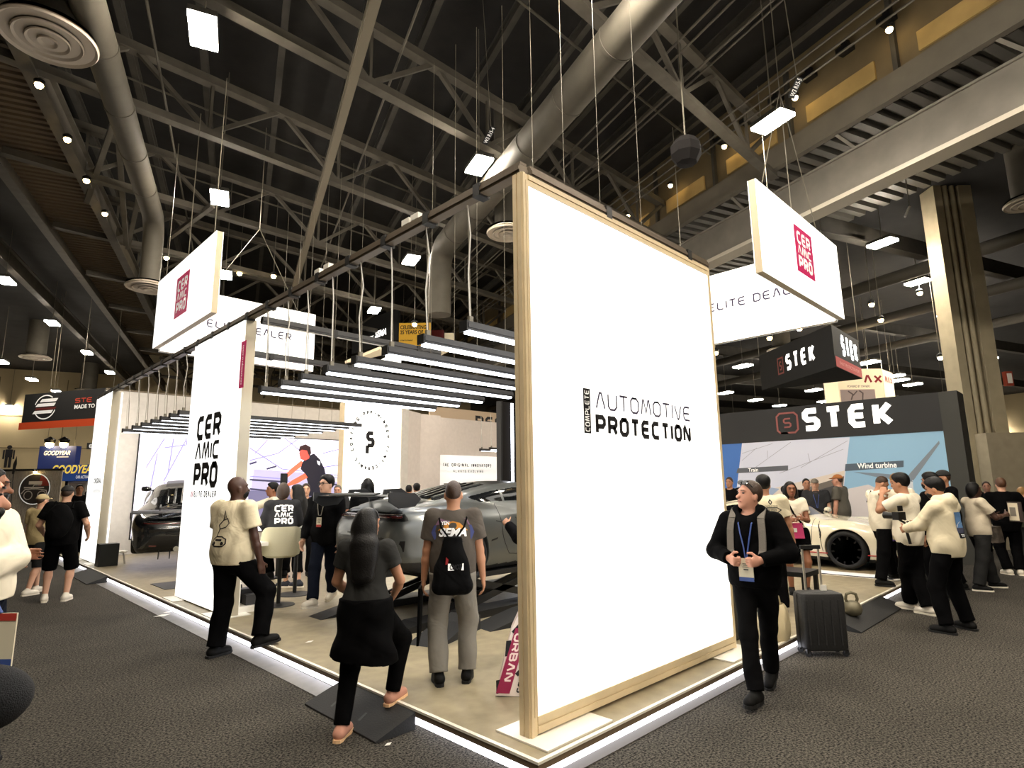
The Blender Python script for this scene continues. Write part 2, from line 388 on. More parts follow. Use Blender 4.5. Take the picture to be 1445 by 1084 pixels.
# raking struts beside the left duct
for k, (a, b) in enumerate([((168, 150), (122, 285)), ((165, 165), (178, 345)), ((205, 235), (180, 350)), ((240, 335), (300, 290))]):
    p, q = GZ(*a, 10.4), GZ(*b, 9.2)
    tag(obj('roof_strut', MB().bar(p, q, .12, .12), STEEL), f'raking steel strut near the left duct, {ORD[k]} of four', 'strut', 'left raking struts')

# ---- right girder line
t = thing('roof_girder', 'deep pale girder with a bright lower flange at upper right', 'girder', tuple(H(11.9, 0, 8)))
obj('girder_web', hbar(MB(), 11.95, -8, 8.1, 12.2, 52, 9.0), GIRD, t)
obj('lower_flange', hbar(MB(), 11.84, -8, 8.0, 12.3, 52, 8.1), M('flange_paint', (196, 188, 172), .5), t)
obj('top_flange', hbar(MB(), 11.9, -8, 9.0, 12.26, 52, 9.05), GIRD, t)
for i, s in enumerate(np.arange(-2, 30, 3.2)): obj('girder_strut', MB().bar(H(12.0, s, 9.0), H(12.0, s+.5, 9.7), .07, .07), GIRD, t)
m = MB(); n = 130
for i in range(n):
    a = -8+48*i/n; w = 48/n
    m.add([H(12.05, a, 9.62), H(16.5, a, 9.62), H(16.5, a+w*.5, 9.62), H(12.05, a+w*.5, 9.62), H(12.05, a+w*.6, 9.74), H(16.5, a+w*.6, 9.74), H(16.5, a+w*.9, 9.74), H(12.05, a+w*.9, 9.74), H(16.5, a+w, 9.62), H(12.05, a+w, 9.62)],
          [(0, 1, 2, 3), (3, 2, 5, 4), (4, 5, 6, 7), (7, 6, 8, 9)])
struct(obj('ceiling', m, M('galvanised_deck', (104, 101, 94), .5, .3)))
m = hbar(MB(), 11.9, -8, 9.66, 12.1, 52, 10.2); hbar(m, 11.84, -8, 9.6, 12.0, 52, 9.68)
tag(obj('roof_girder', m, M('upper_girder_paint', (104, 98, 87), .8, var=(2, .1))), 'flat grey upper girder below the yellow clerestory panels', 'girder')
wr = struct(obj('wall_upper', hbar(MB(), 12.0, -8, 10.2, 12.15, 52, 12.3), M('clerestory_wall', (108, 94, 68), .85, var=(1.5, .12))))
for i, s in enumerate(np.arange(-6, 34, 2.6)):
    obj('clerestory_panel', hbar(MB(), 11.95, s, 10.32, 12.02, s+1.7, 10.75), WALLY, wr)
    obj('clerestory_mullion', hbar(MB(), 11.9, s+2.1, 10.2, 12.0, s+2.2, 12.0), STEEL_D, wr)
for i, s in enumerate(np.arange(-5, 22, .95)):
    if i < 18: tag(obj('bracket_box', hbar(hbar(MB(), 11.7, s, 11.3, 11.95, s+.3, 11.42), 11.78, s+.1, 11.42, 11.95, s+.2, 11.6), BLACKM), f'small black bracket box along the clerestory wall, {ORD[i]} from the right', 'bracket', 'clerestory brackets')
m = hbar(MB(), 13.2, -8, 8.6, 13.5, 52, 9.0); tag(obj('roof_beam', m, STEEL), 'inner beam behind the pale girder at upper right', 'beam')
for k, s in enumerate(np.arange(-10, 60, 7.)):
    m = hbar(MB(), 14, s, 9.1, 66, s+.3, 9.15); hbar(m, 14, s+.12, 9.15, 66, s+.18, 9.7)
    tag(obj('hall_beam', m, STEEL_D), f'dark cross beam of the right-hand hall, {ORD[k]} from the front', 'beam', 'right hall beams')
for k, o in enumerate([20.6, 25.5, 31.]):
    tag(obj('hall_pipe', MB().tube([H(o, -12, 8.85), H(o, 50, 8.85)], .22, 12), DARKDUCT, smooth=True), f'round duct of the right-hand hall, {ORD[k]} from the girder', 'duct', 'right hall ducts')
# ---- column with conduits and its clad foot
c0 = AT(1380, 690, 16); cx, cy = c0[0], c0[1]
t = thing('hall_column', 'tall pale steel column with conduits at right, standing in a clad base', 'column', (cx, cy, 0))
rt, fw = V(CR[0], CR[1], 0), V(CW[0], CW[1], 0); rt /= np.linalg.norm(rt); fw /= np.linalg.norm(fw)
KC = 1.143
def fr(o, a, b, z): return V(*o)+rt*a*KC+fw*b*KC+V(0, 0, 1.75+(z-1.75)*KC if z > 0 else 0)
def fbox(mb, o, a0, a1, b0, b1, z0, z1, mi=0):
    return mb.hexa([fr(o, a0, b0, z0), fr(o, a1, b0, z0), fr(o, a1, b1, z0), fr(o, a0, b1, z0), fr(o, a0, b0, z1), fr(o, a1, b0, z1), fr(o, a1, b1, z1), fr(o, a0, b1, z1)], mi)
b0 = (cx, cy, 0); CP = M('column_paint', (176, 164, 136), .8, var=(3, .08))
obj('column_flange', fbox(MB(), b0, -.02, .18, .0, .5, 0, 10.3), CP, t)
obj('column_flange', fbox(MB(), b0, .62, .95, .0, .5, 0, 10.3), CP, t)
obj('column_web', fbox(MB(), b0, .15, .65, .2, .3, 0, 10.3), CP, t)
for a in (.3, .48): obj('conduit', MB().tube([fr(b0, a, .05, 2.8), fr(b0, a, .05, 10.2)], .07, 12), CP, t, smooth=True)
obj('clad_base', fbox(MB(), b0, .1, 2.6, -.35, 1.5, 0, 2.85), M('base_cladding', (168, 156, 132), .9, var=(4, .08)), t)
obj('wall_box', fbox(MB(), b0, 1.03, 1.2, -.05, .05, 4.0, 4.35), M('red_box', (150, 60, 40), .6), t)
obj('wall_box_face', fbox(MB(), b0, 1.06, 1.17, -.06, -.05, 4.06, 4.3), WHITE_P, t)
# ---- ceiling lamps
def lamp(p, label, group, L=.74, W=.40, wire=3., size=1.):
    o_ = offs(p)[0]; wire = (12.2 if -6 < o_ < 12.2 else 10.3 if o_ > 0 else 10.6)-p[2]
    t = thing('high_bay_lamp', label, 'lamp', tuple(p), 0, group)
    a = D1*L/2*size; b = D2*W/2*size; p = V(*p)
    def blk(z0, z1, k): return MB().hexa([p-a*k-b*k+V(0, 0, z0), p+a*k-b*k+V(0, 0, z0), p+a*k+b*k+V(0, 0, z0), p-a*k+b*k+V(0, 0, z0), p-a*k-b*k+V(0, 0, z1), p+a*k-b*k+V(0, 0, z1), p+a*k+b*k+V(0, 0, z1), p-a*k+b*k+V(0, 0, z1)])
    obj('glowing_lens', blk(-.06, .0, .97), LAMPM, t); obj('housing', blk(0, .09, 1.), STEEL_D, t)
    if wire: obj('hanger', MB().tube([p+V(0, 0, .09), p+V(0, 0, wire)], .012, 4), WIRED, t)
near = [(287, 42, 'brightest high-bay lamp at top left above the left hanging sign'), (310, 278, 'high-bay lamp just above the left hanging sign'),
        (318, 387, 'lamp glowing behind the right edge of the left hanging sign'), (676, 232, 'lamp over the left rail beside the big lightbox corner'),
        (580, 366, 'lamp seen just below the left rail, over the linear lights'), (528, 437, 'lamp low behind the linear light wires'),
        (1090, 170, 'long lamp above the right hanging sign'), (1245, 342, 'lamp right of the right hanging sign, nearest of its row'),
        (1295, 397, 'second lamp of the row right of the hanging sign'), (1338, 443, 'third lamp of the row right of the hanging sign'),
        (1374, 481, 'fourth lamp of the row right of the hanging sign'), (8, 395, 'big lamp cut by the left picture edge'),
        (74, 455, 'lamp at far left, second in its receding row'), (123, 497, 'lamp at far left, third in its receding row'),
        (155, 525, 'lamp at far left, fourth in its receding row'), (840, -60, 'lamp over the top of the picture beside the long duct')]
for px, py, lab in near: lamp(GZ(px, py, 8.8), lab, None)
for px, py, lab in [(45, 535, 'lamp above the far left black booth sign'), (80, 552, 'lamp above the middle of the far left black booth sign'), (2, 510, 'lamp at the left picture edge above the booth sign'), (14, 573, 'small lamp left of the far left black booth sign')]:
    lamp(GZ(px, py, 7.9), lab, None)
for k_, (px, py) in enumerate(sorted([(1048, 516), (1024, 554), (1066, 564), (1100, 572), (1148, 550), (1225, 511), (1262, 530), (1288, 542), (1035, 585), (1333, 568), (1349, 576), (1164, 566), (1182, 561), (1390, 506), (1365, 519), (1363, 583), (1376, 589), (1400, 602), (1339, 609), (1360, 618), (1352, 613), (1404, 606), (1269, 536), (1262, 561)])):
    lamp(GZ(px, py, 7.2), f'small distant lamp low over the right-hand hall, {ORD[k_]} from the left', 'distant lamps of the right hall', wire=3, size=1.15)
for o in (-.9, 4.4, 9.1):
    for s in (3.4, -2.4, -8.2): lamp(H(o, s, 8.8), 'high-bay lamp overhead outside the picture, behind the camera', 'lamps behind the camera')
def spot(p, label, group, r=.07):
    t = thing('spot_lamp', label, 'lamp', tuple(p), 0, group)
    if group == 'distant spots': obj('hanger', MB().tube([V(*p)+V(0, 0, r), V(p[0], p[1], 12.2 if -6 < offs(p)[0] < 12.2 else 10.3)], .01, 4), WIRED, t)
    obj('bulb', MB().lathe([(0.001, -r), (r*.7, -r*.7), (r, 0), (r*.7, r*.7), (.001, r)], p, n=12), SPOTM, t, smooth=True)
    obj('shade', MB().lathe([(r*1.1, r*.3), (r*1.3, r*1.2), (.02, r*2)], p, n=12), BLACKM, t)
for k, q in enumerate([(1122, 138), (1255, 42), (1022, 207), (946, 262), (886, 305)]):
    spot(POFF(*q, 11.6), f'small warm spot lamp along the clerestory wall, {ORD[[1, 0, 2, 3, 4][k]]} from the right', 'clerestory spots')
for k, q in enumerate([(55, 120), (95, 197), (122, 255), (148, 302), (46, 320)]):
    spot(POFF(*q, -3.75 if k < 4 else -7.4), f'small warm spot lamp along the left soffit beam, {ORD[k]} from the top', 'left soffit spots')
for k_, q in enumerate(sorted([(235, 364), (386, 390), (338, 386), (585, 458), (1230, 430), (1298, 414), (1243, 452), (1128, 464), (1086, 477), (1010, 498), (1327, 505), (1377, 497), (1379, 546)])):
    spot(AT(*q, 20), f'tiny warm spot lamp in the dark distance, {ORD[k_]} from the left', 'distant spots', .09)

# ---- small fittings hung from the roof
p = AT(968, 214, 8.5); t = thing('ceiling_speaker', 'black octagonal loudspeaker hanging above the big lightbox wall', 'speaker', tuple(p))
obj('cabinet', MB().lathe([(.001, -.22), (.16, -.2), (.24, -.06), (.24, .08), (.16, .2), (.001, .2)], p, n=8), M('matt_black', (30, 28, 28), .9, spec=.1), t); obj('hanger', MB().tube([p+V(0, 0, .2), V(p[0], p[1], 12.2)], .012, 5), WIRED, t)
def rowtag(px, py, d, txt, label):
    p = AT(px, py, d); t = thing('row_tag', label, 'tag', tuple(p)); u = V(CR[0], CR[1], 0); u /= np.linalg.norm(u); a = u*.45+V(0, 0, .9); a /= np.linalg.norm(a); b = np.cross(V(CW[0], CW[1], 0), a); b /= np.linalg.norm(b)
    n = np.cross(a, b); n = n if n@(O3-p) > 0 else -n
    obj('tag_board', MB().prism([p, p+a*.42, p+a*.42+b*.11, p+b*.11], n*-.01), BLACKM, t); obj('lettering', MB().flat(ftext(txt, .36, .075, .01), p+a*.03+(b*.095 if np.cross(a, b)@n < 0 else b*.02)+n*.004, a, -b if np.cross(a, b)@n < 0 else b), WHITEINK, t)
    obj('hanger', MB().tube([p+a*.4, V(p[0], p[1], 12.2)], .008, 4), WIRED, t)
rowtag(1112, 136, 8.8, 'W3 R15-5', 'black row tag with white letters beside the lamp above the right hanging sign')
rowtag(680, 202, 10.5, 'W3 R15-4', 'small black row tag with pale letters beside the lamp over the left rail')
p = AT(1277, 306, 14); t = thing('antenna_bar', 'small white slanted bar fitting under the right-hand hall ceiling', 'fitting', tuple(p))
obj('bar', MB().bar(p, p+V(CR[0], CR[1], 0)*.15+V(0, 0, .28), .05, .04), WHITE_P, t); obj('bracket', MB().tube([p+V(CR[0], CR[1], 0)*.15+V(0, 0, .28), p+V(CR[0], CR[1], 0)*.15+V(0, 0, 10.3-p[2])], .012, 5), WIRED, t)
# ================================================================== the booth
ZP = .128
t = thing('booth_platform', 'low beige vinyl platform with white edge trim and glowing skirt', 'platform', (2.79, 2.63, 0))
PX0, PY0, PX1, PY1 = 2.79, 2.63, 11.75, 20.2
m = MB().box(PX0+.01, PX1-.01, PY0+.01, PY1, .09, ZP)
obj('deck', m, BOOTHF, t)
obj('edge_trim', MB().box(PX0, PX0+.03, PY0, PY1, ZP-.012, ZP+.004), M('white_trim', (240, 234, 218), .4), t)
obj('edge_trim', MB().box(PX0+.03, PX1, PY0, PY0+.03, ZP-.012, ZP+.004), M('white_trim'), t)
obj('edge_trim', MB().box(PX1-.03, PX1, PY0+.03, 8, ZP-.012, ZP+.004), M('white_trim'), t)
FAS = M('brown_fascia', (122, 104, 82), .6)
obj('fascia', MB().box(PX0+.008, PX0+.03, PY0+.008, PY1, .075, ZP-.012), FAS, t)
obj('fascia', MB().box(PX0+.03, PX1, PY0+.008, PY0+.03, .075, ZP-.012), FAS, t)
obj('glowing_skirt', MB().box(PX0+.05, PX0+.07, PY0+.05, PY1, 0.002, .09), SKIRT, t)
obj('glowing_skirt', MB().box(PX0+.07, PX1, PY0+.05, PY0+.07, 0.002, .09), SKIRT, t)
obj('glowing_skirt', MB().box(PX1-.07, PX1-.05, PY0+.07, 8, 0.002, .09), SKIRT, t)
m = MB().box(12.4, 20, 10.5, 20, .09, ZP)
tag(obj('booth_platform', m, BOOTHF), 'beige vinyl floor of the rear right bay, behind the cars', 'platform')
tag(obj('carpet_runner', MB().box(2.6, 2.82, 4.95, 20, .001, .006), M('grey_runner', (112, 109, 106), .5, var=(8, .12))), 'thin grey runner strip on the carpet along the left platform edge', 'runner')

tag(obj('carpet_runner', MB().box(2.8, 8.0, 2.58, 2.68, .001, .006), M('added_glow_strip', (84, 80, 76), .7)), 'added thin grey strip catching the skirt glow along the right platform edge', 'runner')  # added strip, put in to widen the skirt's glow on the floor
# ---- the big lightbox wall
X0, Y0, Z0, Z1, W, T = 2.99, 2.88, .14, 4.126, 2.992, .10
t = thing('lightbox_wall', 'huge white lightbox wall in a pale metal frame at the platform corner', 'lightbox', (X0+W/2, Y0+T/2, ZP))
fs, ft, fb = .066, .09, .115
GROOVE = M('frame_groove', (120, 98, 66), .6)
def post(x0, x1, nm, rib):
    m = MB().box(x0, x1, Y0+.004, Y0+T-.004, Z0, Z1, 0)
    m.box(x0, x1, Y0, Y0+.004, Z0, Z1); m.box(x0, x1, Y0+T-.004, Y0+T, Z0, Z1)
    obj(nm, m, ALU, t)
post(X0, X0+fs, 'left_post', 1); post(X0+W-fs*.7, X0+W, 'right_post', 1)
obj('side_rib', MB().box(X0-.008, X0, Y0+.006, Y0+.044, Z0, Z1), ALU, t)
obj('side_rib', MB().box(X0-.008, X0, Y0+.056, Y0+T-.006, Z0, Z1), ALU, t)
obj('front_rib', MB().box(X0+.004, X0+.03, Y0-.008, Y0, Z0, Z1), ALU, t)
obj('front_rib', MB().box(X0+.038, X0+fs, Y0-.006, Y0, Z0+fb, Z1-ft*.6), ALU, t)
obj('top_rail', MB().box(X0+fs, X0+W-fs*.7, Y0, Y0+T, Z1-ft, Z1), ALU, t)
obj('top_rib', MB().box(X0+fs, X0+W-.05, Y0-.008, Y0, Z1-.042, Z1-.002), ALU, t)
obj('top_rib', MB().box(X0+fs, X0+W-.05, Y0-.006, Y0, Z1-ft, Z1-.05), ALU, t)
obj('bottom_rail', MB().box(X0+fs, X0+W-fs*.7, Y0, Y0+T, Z0+.01, Z0+fb), ALU, t)
obj('bottom_rib', MB().box(X0+fs, X0+W-.05, Y0-.008, Y0, Z0+.012, Z0+.055), ALU, t)
obj('bottom_rib', MB().box(X0+fs, X0+W-.05, Y0-.006, Y0, Z0+.064, Z0+fb), ALU, t)
obj('lit_fabric', MB().box(X0+fs, X0+W-fs*.7, Y0+.004, Y0+.03, Z0+fb, Z1-ft), LBOX, t)
obj('back_fabric', MB().box(X0+fs, X0+W-fs*.7, Y0+T-.03, Y0+T-.004, Z0+fb, Z1-ft), LBOX, t)
for xa, xb in ((X0-.06, X0+.62), (X0+W-.5, X0+W+.12)):
    obj('base_plate', MB().box(xa, xb, Y0-.2, Y0+T+.17, ZP+.001, ZP+.012), WHITE_P, t)
m = MB(); yy = Y0-.001
m.flat(rect(0, 0, .09, .36), (3.65, yy, 2.16), (1, 0, 0), (0, 0, 1)); obj('lettering_block', m, INK, t)
p, w = strokes('COMPLETE', .058, .15, .9, .1, .335); m = MB().flat(shift(rot90(p), .074, .0125), (3.65, yy-.0015, 2.16), (1, 0, 0), (0, 0, 1)); obj('lettering', m, WHITEINK, t, label='small white upright lettering on the black block')
p, w = strokes('AUTOMOTIVE', .145, .12, 1.0, .22, 1.53); obj('lettering', MB().flat(p, (3.81, yy, 2.365), (1, 0, 0), (0, 0, 1)), INKP, t, label='thin dark capital lettering')
p, w = strokes('PROTECTION', .165, .24, .95, .16, 1.53); obj('lettering', MB().flat(p, (3.80, yy, 2.155), (1, 0, 0), (0, 0, 1)), INK, t, label='heavy black capital lettering')

# ---- left side column lightbox
def sidebox(name, label, y0, y1, th, parts):
    t = thing(name, label, 'lightbox', (2.98+th/2, (y0+y1)/2, ZP))
    m = MB().box(2.98+.004, 2.98+th, y0, y0+.02, Z0, Z1); m.box(2.98+.004, 2.98+th, y1-.02, y1, Z0, Z1); m.box(2.984, 2.98+th, y0+.02, y1-.02, Z1-.03, Z1); m.box(2.984, 2.98+th, y0+.02, y1-.02, Z0, Z0+.03)
    obj('frame', m, M('pale_frame', (188, 180, 160), .5, .2), t)
    obj('lit_fabric', MB().box(2.98, 2.99, y0+.004, y1-.004, Z0+.01, Z1-.005), LBOX, t)
    obj('back_fabric', MB().box(2.98+th-.012, 2.98+th-.004, y0+.03, y1-.03, Z0+.03, Z1-.03), LBOX, t)
    obj('base_plate', MB().box(2.83, 2.98+th+.15, y0-.06, y0+.5, ZP+.001, ZP+.01), WHITE_P, t)
    obj('base_plate', MB().box(2.83, 2.98+th+.15, y1-.45, y1+.08, ZP+.001, ZP+.01), WHITE_P, t)
    return t
t = sidebox('lightbox_column', 'tall white lightbox column with stacked black lettering on the left edge', 8.3, 10.5, .15, 0)
xx = 2.979; U, Wz = (0, -1, 0), (0, 0, 1)
obj('lettering', MB().flat(logo3(1.05, 1.1, .2), (xx, 10.05, 1.79), U, Wz), INK, t, label='stacked black word mark')
p, w = strokes('ELITE DEALER', .095, .24, .85, .25, .97); obj('lettering', MB().flat(p, (xx, 9.97, 1.655), U, Wz), INK, t, label='small black line under the word mark')
p = [[(0, 0), (.03, 0), (.07, .09), (.04, .09)], [(.055, 0), (.085, 0), (.125, .09), (.095, .09)]]
obj('slash_mark', MB().flat(p, (xx, 10.12, 1.655), U, Wz), MAGENTA, t)
obj('side_tag', MB().flat(rect(0, 0, .18, .67), (xx, 8.41, 3.14), U, Wz), MAGENTA, t)
p = ftext('ceramicpro.com', .56, .07, .01); obj('lettering', MB().flat(shift(rot90(p), .12, .05), (xx-.0015, 8.41, 3.14), U, Wz), WHITEINK, t, label='small white upright lettering on the magenta tag')
t = sidebox('end_lightbox', 'far white lightbox panel at the left end of the platform', 16.54, 18.34, .16, 0)
obj('lettering', MB().flat(ftext('ORIGINAL', .85, .13, .03), (xx, 17.6, 1.95), U, Wz), INK, t); obj('lettering', MB().flat(ftext('ALWAYS EVOLVING', .85, .08), (xx, 17.6, 1.73), U, Wz), INK, t)
obj('light_line', MB().box(3.16, 3.19, 16.5, 16.53, .2, 4.1), LBOX, t)

# ---- rails over the wall tops
def rail(name, label, a, b, n, ALUD=ALUD):
    t = thing(name, label, 'rail', a); a, b = V(*a), V(*b); d = (b-a)/np.linalg.norm(b-a); s = np.cross(d, V(0, 0, 1))
    obj('rail_profile', MB().bar(a, b, .09, .075), ALUD, t)
    obj('upper_rib', MB().bar(a+V(0, 0, .05), b+V(0, 0, .05), .07, .02), ALUD, t)
    obj('outer_rib', MB().bar(a+s*.05, b+s*.05, .012, .03), ALUD, t); obj('outer_rib', MB().bar(a-s*.05, b-s*.05, .012, .03), ALUD, t)
    for i in range(n):
        p = a+(b-a)*(i+.7)/n; obj('rail_clamp', MB().bar(p-d*.04, p+d*.04, .12, .11), BLACKM, t)
    return t
rail('support_rail', 'long bronze rail over the left platform edge carrying the linear lights', (3.03, 2.9, 4.165), (3.03, 18.3, 4.165), 22)
rail('support_rail', 'bronze rail along the top of the big lightbox wall', (3.1, 2.93, 4.165), (5.98, 2.93, 4.165), 2)
t = rail('cross_rail', 'black cross rail from the column top with a bright lower edge', (3.1, 8.05, 4.07), (6.2, 8.05, 4.07), 2, DKGREY)
obj('light_edge', MB().box(3.2, 6.2, 8.03, 8.05, 4.015, 4.03), WHITE_P, t)
rail('cross_rail', 'black cross rail behind the column under the left hanging sign', (3.1, 10.35, 4.1), (6.2, 10.35, 4.1), 2, DKGREY)
t = thing('equipment_case', 'black equipment case on the platform at the right edge of the big lightbox', 'case', (6.2, 3.15, ZP))
obj('case_body', MB().box(6.03, 6.4, 3.0, 3.4, ZP+.02, 1.0), M('case_black', (20, 20, 21), .4), t); obj('case_lid', MB().box(6.02, 6.41, 2.99, 3.41, .95, 1.03), BLACKM, t); obj('foot', MB().box(6.05, 6.38, 3.02, 3.38, ZP, ZP+.02), RUB, t)
for k, (px, py) in enumerate([(588, 318), (575, 325), (463, 384), (450, 390)]):
    p = PX(px, py, 3.03); t = thing('clamp_lamp', f'small white clamp fitting on top of the left rail, {ORD[k]} from the big lightbox', 'clamp', tuple(p), 0, 'clamps on the left rail')
    obj('head', MB().box(p[0]-.03, p[0]+.03, p[1]-.06, p[1]+.06, 4.235, 4.29), WHITE_P, t); obj('stem', MB().box(p[0]-.02, p[0]+.02, p[1]-.02, p[1]+.02, 4.19, 4.24), BLACKM, t)

# ---- linear lights
def linear(y, z, x0, x1, label, group, wz=4.13, long_wire=9.4):
    t = thing('linear_light', label, 'light', ((x0+x1)/2, y, z), 0, group)
    obj('housing', MB().box(x0, x1, y-.045, y+.045, z, z+.075), DKGREY, t)
    obj('side_fin', MB().box(x0, x1, y-.055, y-.045, z+.02, z+.06), DKGREY, t)
    obj('end_cap', MB().box(x0-.015, x0, y-.05, y+.05, z-.01, z+.08), BLACKM, t)
    dw, dh = (.032, .022) if 'front bay' in label else (.014, .008); obj('diffuser', MB().box(x0+.02, x1-.02, y-dw, y+dw, z-dh, z), LSTRIP, t)
    obj('bracket', MB().box(x0+.045, x0+.085, y-.015, y+.015, z+.075, z+.13), WIRED, t)
    j = rnd.uniform(-.02, .02)
    obj('suspension_wire', MB().tube([(x0+.06, y, z+.13), (x0+.06+j, y+.012, z+.5), (x0+.05-j, y-.01, z+.85), (x0+.03, y, wz)], .0075, 5), WIRE, t)
    obj('suspension_wire', MB().tube([(x0+.1, y+.03, z+.08), (x0+.06, y+.03, wz)], .005, 4), WIRED, t)
    obj('suspension_wire', MB().tube([(x1-.1, y, z+.07), (x1-.1, y, long_wire)], .004, 4), WIRED, t)
for k, y in enumerate([3.59, 4.18, 4.76, 5.34, 5.95, 6.57, 7.12, 7.74]):
    linear(y, 3.02, 3.02, 5.88, f'hanging linear light of the front bay, {ORD[k]} from the big lightbox wall', 'linear lights of the front bay')
for k, y in enumerate([11.23, 11.76, 12.34, 12.96, 13.69, 14.42, 15.29]):
    linear(y, 3.05, 3.02, 6.55, f'hanging linear light of the rear bay, {ORD[k]} from the column', 'linear lights of the rear bay')
for k in range(5):
    linear(12.3+k*.62, 2.95, 12.6+.45*k*.3, 16.2, f'short linear light in front of the pale right-hand wall, {ORD[k]} from the front', 'linear lights of the right bay', 4.13, 12.2)

# ---- hanging signs
def flatsign(t, axis, c, a0, a1, z0, z1, th, outward):
    if axis == 'x':   # faces -X
        f = MB().box(c, c+.01, a0, a1, z0, z1); b = MB().box(c+th-.01, c+th, a0, a1, z0, z1); r = MB().box(c+.01, c+th-.01, a0, a1, z0, z1)
    else:
        f = MB().box(a0, a1, c, c+.01, z0, z1); b = MB().box(a0, a1, c+th-.01, c+th, z0, z1); r = MB().box(a0, a1, c+.01, c+th-.01, z0, z1)
    obj('lit_face', f, LBOX, t); obj('back_face', b, LBOX, t); obj('frame', r, M('sign_frame', (190, 176, 150), .5, .2), t)
t = thing('hanging_sign', 'left hanging white sign with a magenta square and a second panel behind', 'sign', (3.2, 14.2, 4.79))
flatsign(t, 'x', 3.2, 10.6, 14.24, 4.79, 6.29, .12, -1); flatsign(t, 'y', 14.2, 3.34, 6.85, 4.75, 6.27, .12, -1)
obj('magenta_square', MB().flat(rect(0, 0, .82, .85), (3.199, 12.8, 5.12), (0, -1, 0), Wz), MAGENTA, t)
obj('lettering', MB().flat(logo3(.62, .68, .2), (3.197, 12.7, 5.2), (0, -1, 0), Wz), WHITEINK, t, label='stacked white word mark')
p, w = strokes('ELITE DEALER', .19, .17, 1.0, .2, 2.0); obj('lettering', MB().flat(p, (4.23, 14.198, 5.46), (1, 0, 0), Wz), INKP, t, label='dark line of capital lettering')
for y in (10.9, 12.4, 13.9): obj('suspension_wire', MB().tube([(3.26, y, 6.28), (3.26, y, 9.5)], .008, 4), WIRED, t)
for x in (4.2, 6.4): obj('suspension_wire', MB().tube([(x, 14.26, 6.27), (5.3, 14.26, 8.2)], .008, 4), WIRED, t)
obj('suspension_wire', MB().tube([(5.3, 14.26, 8.2), (5.3, 14.26, 11.)], .008, 4), WIRED, t)
t = thing('hanging_sign', 'right hanging white sign with a magenta square and a second panel behind', 'sign', (11.6, 3.1, 4.7))
flatsign(t, 'y', 3.08, 8.06, 11.62, 4.69, 6.1, .12, -1); flatsign(t, 'x', 11.5, 3.2, 6.8, 4.66, 6.15, .12, -1)
obj('magenta_square', MB().flat(rect(0, 0, .8, .8), (9.43, 3.079, 5.055), (1, 0, 0), Wz), MAGENTA, t)
obj('lettering', MB().flat(logo3(.6, .64, .2), (9.53, 3.077, 5.13), (1, 0, 0), Wz), WHITEINK, t, label='stacked white word mark')
p, w = strokes('ELITE DEALER', .185, .17, 1.0, .2, 2.1); obj('lettering', MB().flat(p, (11.498, 5.62, 5.35), (0, -1, 0), Wz), INKP, t, label='dark line of capital lettering')
for x in (8.4, 9.6, 10.8): obj('suspension_wire', MB().tube([(x, 3.14, 6.1), (9.6, 3.14, 8.3)], .008, 4), WIRED, t)
obj('suspension_wire', MB().tube([(9.6, 3.14, 8.3), (9.6, 3.14, 11.4)], .008, 4), WIRED, t)
for y in (4.2, 6.2): obj('suspension_wire', MB().tube([(11.56, y, 6.1), (11.56, y, 10.)], .008, 4), WIRED, t)

# ---- back walls
t = thing('back_wall', 'beige fabric back wall behind the screen at the rear left', 'wall', (6, 18.5, ZP))
obj('fabric', MB().box(3.17, 10.6, 18.45, 18.6, ZP, 4.42), BEIGEW, t)
obj('top_profile', MB().box(3.17, 10.6, 18.44, 18.61, 4.42, 4.46), ALUD, t)
t = thing('lightbox_tower', 'white lightbox tower with a ring of lettering around a black logo', 'lightbox', (9, 14.9, ZP))
obj('lit_fabric', MB().box(8.1, 9.95, 14.74, 14.75, ZP+.02, 4.1), LBOX, t); obj('frame', MB().box(8.08, 9.97, 14.75, 15.0, ZP, 4.13), ALU, t)
obj('end_panel', MB().box(9.97, 10.2, 14.72, 15.0, ZP, 4.14), BEIGEW, t)
cx_, cz_ = 8.92, 3.11
m = MB()
for i, ch in enumerate('WINDOW TINT-CERAMIC COATING-PPF-'):
    a = math.pi/2-.4-2*math.pi*i/32
    if ch in ' ': continue
    pl = strokes(ch, .105, .28, .75, 0)[0]
    ca, sa = math.cos(a-math.pi/2), math.sin(a-math.pi/2)
    pl = [[(cx_+.55*math.cos(a)+(x-.03)*ca-y*sa, cz_+.74*math.sin(a)+(x-.03)*sa+y*ca) for x, y in q] for q in pl]
    m.flat(pl, (0, 14.738, 0), (1, 0, 0), Wz)
obj('lettering', m, INK, t, label='ring of small black lettering')
pl = thick([(.25, .60), (.03, .60), (.03, .36), (.14, .36), (.14, .48), (.25, .48)], .055)+thick([(.25, .38), (.25, .2), (.03, .2), (.03, 0)], .055)+thick([(.03, .26), (.14, .26)], .05)
pl = strokes('S', .46, .24, .62, 0)[0]+thick([(.05, -.17), (.05, .06)], .11)
obj('logo_mark', MB().flat(shift(pl, 8.78, 2.9), (0, 14.738, 0), (1, 0, 0), Wz), INK, t)
t = thing('right_bay_wall', 'pale pinkish fabric wall with two lines of lettering behind the grey car', 'wall', (14, 16.1, ZP))
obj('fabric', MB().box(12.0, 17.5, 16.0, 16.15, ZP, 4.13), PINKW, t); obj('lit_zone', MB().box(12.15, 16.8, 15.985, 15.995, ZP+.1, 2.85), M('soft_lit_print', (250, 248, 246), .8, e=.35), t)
for w_, x_, l_ in (('THE', 0, .25), ('ORIGINAL', .38, .78), ('INNOVATORS', 1.28, .95)): obj('lettering', MB().flat(strokes(w_, .12, .2, .9, .3, l_)[0], (12.5+x_, 15.98, 2.46), (1, 0, 0), Wz), INK, t)
